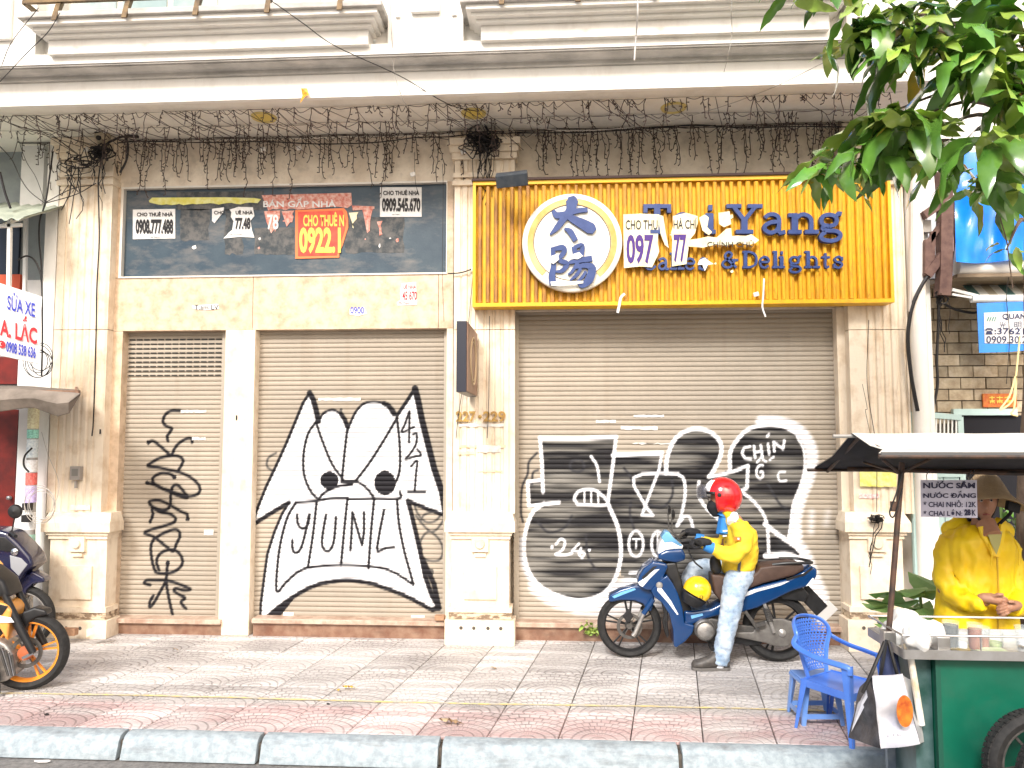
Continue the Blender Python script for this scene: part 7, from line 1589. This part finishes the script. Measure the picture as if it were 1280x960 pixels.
st = thing('plastic_stool', (0, 0, 0), 'small pale blue plastic stool standing behind the blue chair', 'stool'); BP2 = mat('pale blue plastic', (.13,.28,.66), .35, (.20,.36,.74), 5, coat=.2)
h_, w_ = .275, .115
MB().box(-w_, w_, -w_, w_, h_-.012, h_).box(-w_-.006, w_+.006, -w_-.006, w_+.006, h_-.035, h_-.0125).build('seat', BP2, st, bevel=.006)
for sx in (-1, 1):
    for sy in (-1, 1): MB().loft([[Vector((sx*w_, sy*w_, h_-.03)), Vector((sx*(w_-.045), sy*w_, h_-.03)), Vector((sx*(w_-.045), sy*(w_-.01), h_-.03)), Vector((sx*(w_-.01), sy*(w_-.045), h_-.03)), Vector((sx*w_, sy*(w_-.045), h_-.03))], [Vector((sx*(w_+.02), sy*(w_+.02), 0)), Vector((sx*(w_-.005), sy*(w_+.02), 0)), Vector((sx*(w_-.005), sy*(w_+.012), 0)), Vector((sx*(w_+.012), sy*(w_-.005), 0)), Vector((sx*(w_+.02), sy*(w_-.005), 0))]]).build('leg', BP2, st, bevel=.002)
for sy in (-1, 1): MB().bar((-w_-.012, sy*(w_+.01), .055), (w_+.012, sy*(w_+.01), .055), .008, .03).build('stretcher', BP2, st); MB().bar((sy*(w_+.01), -w_-.012, .055), (sy*(w_+.01), w_+.012, .055), .008, .03).build('stretcher', BP2, st)
st.location = G(1019, 898); st.rotation_euler = (0, 0, math.radians(4))
# ================================================================ plants, litter, the street tree
LEAF1 = mat('green leaf', (.065,.185,.025), .24, (.15,.31,.05), 3, .5, rand=.45, coat=.8); LEAF2 = mat('bright young leaf', (.26,.42,.05), .3, (.42,.52,.12), 4, .5, rand=.3, coat=.6); LEAF3 = mat('yellowing leaf', (.55,.38,.02), .45, (.40,.34,.04), 10, .5)
BARK = mat('tree bark', (.17,.12,.085), .9, (.09,.06,.045), 9, .5, dirt=(.38,.34,.28), dscale=6, damt=.5, bump=.9, bscale=25, dstretch=(1,1,.4))
def leaf_mesh(nm, L, Wd, droop, wavy, m):
    """midrib along +x, drooping, with a wavy margin and a folded blade"""
    n = 9; vs = []; fs = []
    for i in range(n+1):
        f = i/n; w_ = Wd*math.sin(PI*min(1, f**.8*1.0))**.75*(1-.25*f) if 0 < f < 1 else .001
        ang = droop*f; x = L*(math.sin(ang)/droop if droop else f); z = -L*(1-math.cos(ang))/droop if droop else 0
        wv = wavy*math.sin(f*17)*w_
        vs += [(x, -w_, z-.25*w_+wv), (x, -w_*.5, z-.06*w_), (x, 0, z+.02*w_*-3), (x, w_*.5, z-.06*w_), (x, w_, z-.25*w_-wv)]
    for i in range(n):
        for k in range(4): a_ = i*5+k; fs.append((a_, a_+5, a_+6, a_+1))
    me = bpy.data.meshes.new(nm); me.from_pydata(vs, [], fs); me.polygons.foreach_set('use_smooth', [True]*len(me.polygons)); me.materials.append(m); return me
LM = [leaf_mesh('leaf', .27, .040, 1.0, .35, LEAF1), leaf_mesh('leaf', .26, .044, 1.5, .25, LEAF1), leaf_mesh('leaf', .25, .037, .6, .45, LEAF2), leaf_mesh('leaf', .30, .043, 1.3, .3, LEAF1), leaf_mesh('leaf', .23, .038, 1.1, .3, LEAF2)]
LY = leaf_mesh('leaf', .20, .038, .9, .3, LEAF3)
T0 = thing('street_tree', (P(1300, 600, 5.35).x, 5.35, 0), 'street tree with large drooping glossy leaves at the right edge', 'tree')
tx = P(1300, 600, 5.35).x
MB().tube(catmull([(tx+.03, 5.35, -.02), (tx, 5.35, .5), (tx-.02, 5.35, 1.3), (tx+.03, 5.33, 2.2), (tx+.03, 5.3, 3.1), (tx+.06, 5.2, 4.6), (tx+.16, 5.1, 6.2)], 5), [.17-.0045*k for k in range(31)], 14).build('trunk', BARK, T0, smooth=True)
clus = [(1112,140,4.7,1.2,15),(1135,152,4.6,1.1,12),(1085,185,4.8,.9,9),(1022,216,4.9,.8,9),(1048,200,4.8,.9,9),(1150,175,4.75,1.1,12),(1180,185,4.9,.95,9),(1232,180,4.5,1.2,10),(1240,210,4.6,.9,7),(1262,235,4.7,.9,7),(1110,10,4.6,1.1,12),(1072,22,4.7,.9,9),(1060,50,4.8,.9,6),(1130,48,4.6,1.15,13),(1155,60,4.7,1,9),(1170,12,4.6,.9,9),(1207,45,4.5,1,10),(1240,20,4.7,1,9),(1262,60,4.6,1.1,11),(1200,85,4.6,1.1,10),(1240,80,4.5,1.15,12),(1262,100,4.7,1,9),(990,-14,4.8,.8,6),(1030,-8,4.8,.8,6),(1268,150,4.8,.9,7),(1258,312,4.7,.5,5),(1140,20,5.0,1,10),(1100,60,5.0,.8,6),(1225,-10,4.6,1,8),(1275,10,4.6,1,8),(1275,205,5.0,1,8),(1210,230,5.0,.7,5),(1280,120,4.6,1.1,8)]
lr = random.Random(11); cnt = 0; fp = Vector((tx+.05, 5.2, 4.4))
for ci, (px, py, yy, s_, n_) in enumerate(clus):
    c = P(px, py, yy)
    if ci in (0, 1, 3, 5, 8, 10, 13, 19, 21, 25, 27, 30, 11, 16):
        mid = (c+fp)/2+Vector((0, 0, .12)); base = Vector((tx+.03, 5.3, max(2.6, min(4.2, c.z+.25))))
        MB().tube(catmull([base, (base+c)/2+Vector((0, 0, .14)), c], 6), [.022-.0014*k for k in range(13)], 6).build('branch', BARK, T0, smooth=True)
    for k in range(n_):
        m_ = LM[lr.choice((0, 0, 1, 3, 2, 2, 4))] if lr.random() > .02 else LY
        lf = bpy.data.objects.new('leaf', m_); COL.objects.link(lf); lf.parent = T0
        a_ = 2*PI*k/n_+lr.uniform(-.5, .5); el = lr.uniform(-.25, .65)
        lf.rotation_euler = (lr.gauss(0, .35), el, a_); sc_ = s_*lr.uniform(1.05, 1.75); lf.scale = (sc_, sc_, sc_)
        lf.location = c+Vector((lr.gauss(0, .05), lr.gauss(0, .05), lr.gauss(0, .045)))-T0.location; cnt += 1

cable('yellow_string', 'yellow plastic string tied round the street tree and hanging in loops', [P(x, y, 5.1) for x, y in ((1275,420),(1270,470),(1266,500),(1250,512),(1262,495),(1270,470),(1268,508),(1264,517),(1272,520))], .006, mat('yellow string', (.75,.62,.30), .6), 'string')
cable('hanging_twig', 'thin bare twig hanging from the tree over the blue tarpaulin', [P(x, y, 4.8) for x, y in ((1248,240),(1250,270),(1258,300),(1262,330),(1266,360))], .004, BARK, 'twig')
# leafy plants behind the seller and the cart
def plant(px, py, yy, lab, n_, s_, m_, cone=(0, 0), name='potted_plant'):
    c = P(px, py, yy); t_ = thing(name, (c.x, c.y, 0), lab, 'plant')
    MB().tube([(c.x, c.y, 0), (c.x+.02, c.y, c.z*.5), c], .010, 6).build('stem', mat('green stem', (.12,.20,.05), .6), t_)
    for k in range(n_):
        lf = bpy.data.objects.new('leaf', m_); COL.objects.link(lf); lf.parent = t_; sc_ = s_*lr.uniform(.6, 1.1); lf.scale = (sc_, sc_*1.1, sc_)
        lf.rotation_euler = (lr.gauss(0, .3), lr.uniform(-.7, .5), 2*PI*k/n_*1.62); lf.location = c+Vector((lr.gauss(0, .05*cone[0]+.02), lr.gauss(0, .04), lr.uniform(-cone[1], .05)))-t_.location
    return t_
BL = bpy.data.meshes.new('lobed_leaf'); vs = [(0, 0, 0)]; 
for k in range(15):
    a_ = -2.4+k*4.8/14; r_ = .12*(1+.28*math.cos(a_*5))*(1-.1*abs(a_)); vs.append((r_*math.cos(a_)+.05, r_*math.sin(a_), -.03*abs(math.sin(a_*2.5))))
BL.from_pydata(vs, [], [(0, k, k+1) for k in range(1, 15)]); BL.materials.append(mat('light green lobed leaf', (.20,.38,.10), .5, (.30,.46,.16), 9, rand=.2))
plant(1150, 742, 5.3, 'papaya like plant with lobed leaves behind the left end of the cart', 16, 1.35, BL, (2.6, .22)); plant(1250, 620, 5.6, 'bushy green plant behind the right shoulder of the seller', 22, .55, LM[0], (1.4, .45)); plant(1272, 760, 5.5, 'low dark green plant at the foot of the street tree', 10, .6, LM[1], (1, .3))
WL = leaf_mesh('leaf', .05, .014, .8, .1, mat('weed leaf', (.20,.34,.05), .5, (.40,.50,.10), 20))
t_ = thing('weed', G(737, 801), 'small yellow green weed growing against the wide shutter step left of the bike wheel', 'plant'); c0_ = G(742, 800)
for k in range(4):
    e_ = P(726+k*7, 776+4*abs(k-1.2), 6.86); MB().tube(catmull([c0_, (c0_+e_)/2+Vector((0, 0, .02)), e_], 4), .0025, 5).build('stem', _MC['green stem'], t_)
    for i in range(9):
        f = .35+.65*i/8; lf = bpy.data.objects.new('leaf', WL); COL.objects.link(lf); lf.parent = t_; s_ = lr.uniform(.7, 1.4); lf.scale = (s_, s_, s_); lf.rotation_euler = (lr.gauss(0, .6), lr.uniform(-.6, .6), lr.random()*6.3); lf.location = c0_+(e_-c0_)*f-t_.location+Vector((0, -.01, .01))
# litter on the ground
DL = mat('dry leaf', (.55,.42,.26), .7, (.35,.22,.12), 20, .5); DY = mat('yellow fallen leaf', (.80,.48,.01), .5, (.6,.3,.02), 20)
def ground_leaf(px, py, L, m_, lab, rz, z=0, curl=.6):
    me = leaf_mesh('fallen_leaf', L, L*.22, curl, .5, m_); o_ = bpy.data.objects.new('fallen_leaf', me); COL.objects.link(o_); g_ = G(px, py, z); o_.location = g_+Vector((0, 0, .012+L*.12)); o_.rotation_euler = (random.gauss(0, .3), -.15, rz); return tag(o_, lab, 'leaf')
ground_leaf(427, 862, .11, DY, 'bright yellow fallen leaf on the worn yellow line', .2); ground_leaf(548, 905, .17, DL, 'long pale dry leaf on the pink paving near the kerb', 0); ground_leaf(614, 838, .09, DL, 'small curled dry leaf on the grey paving under the middle pedestal', .9, curl=1.5); ground_leaf(208, 838, .07, DL, 'dark crumpled leaf on the paving under the narrow shutter', .5, curl=1.6); ground_leaf(217, 813, .06, DL, 'tiny dark leaf near the step of the narrow shutter', 0, curl=1.2)
ground_leaf(424, 866, .05, DY, 'small second yellow leaf beside the bright one', 2.2)
def flat(px, py, w_, d_, m_, lab, z=0, rz=0, cat='litter'):
    g_ = G(px, py, z); mb = MB(); R_ = Matrix.Rotation(rz, 3, 'Z'); n_ = 7
    top = [g_+R_ @ Vector((w_*math.cos(t)*random.uniform(.7, 1), d_*math.sin(t)*random.uniform(.7, 1), .006+.006*random.random())) for t in np.linspace(0, 2*PI, n_+1)[:-1]]
    mb.add(top+[v_-Vector((0, 0, .004)) for v_ in top], [tuple(range(n_)), tuple(range(2*n_-1, n_-1, -1))]+[(i, i+n_, (i+1) % n_+n_, (i+1) % n_) for i in range(n_)]); return tag(mb.build('scrap', m_), lab, cat)
flat(652, 799, .09, .04, mat('cream card', (.72,.66,.55), .7), 'flat cream scrap of card at the foot of the wide shutter'); flat(207, 946, .07, .035, WPP, 'white flat scrap lying on the road against the kerb', -.13); flat(53, 953, .07, .02, WPP, 'thin pale scrap on the road at the lower left corner', -.13); flat(22, 938, .03, .02, WPP, 'tiny pale scrap in the gutter at the left edge', -.13); flat(432, 952, .03, .02, WPP, 'tiny pale scrap in the gutter left of the kerb joint', -.13)
flat(410, 881, .014, .01, INK, 'tiny black speck on the paving near the yellow leaf'); flat(58, 894, .02, .012, INK, 'small dark speck on the pink paving at the left')
flush_text()
# repeats share a group
_GR = {'cable': 'cables strung over the facade', 'poster': 'rental posters stuck on the signs and lintel', 'paper scrap': 'paper slips left on shutters and pilasters', 'motorbike': 'motorbikes parked on the pavement', 'wire tangle': 'tangles of black wire on the facade',
       'cable clip': 'white clips on the wires', 'leaf': 'fallen leaves on the pavement', 'litter': 'scraps of litter on the ground', 'glass': 'glasses on the cart tray', 'bowl': 'glasses on the cart tray', 'plant': 'plants by the right house', 'adapter': 'adapter boxes on the sticker pipe', 'plate': 'tiny plates on the stone', 'brick': 'broken bricks at the foot of the facade', 'house': 'houses beside the shophouse'}
for _o in list(S.objects):
    if _o.parent is None and _o.get('category') in _GR and not _o.get('group'): _o['group'] = _GR[_o['category']]
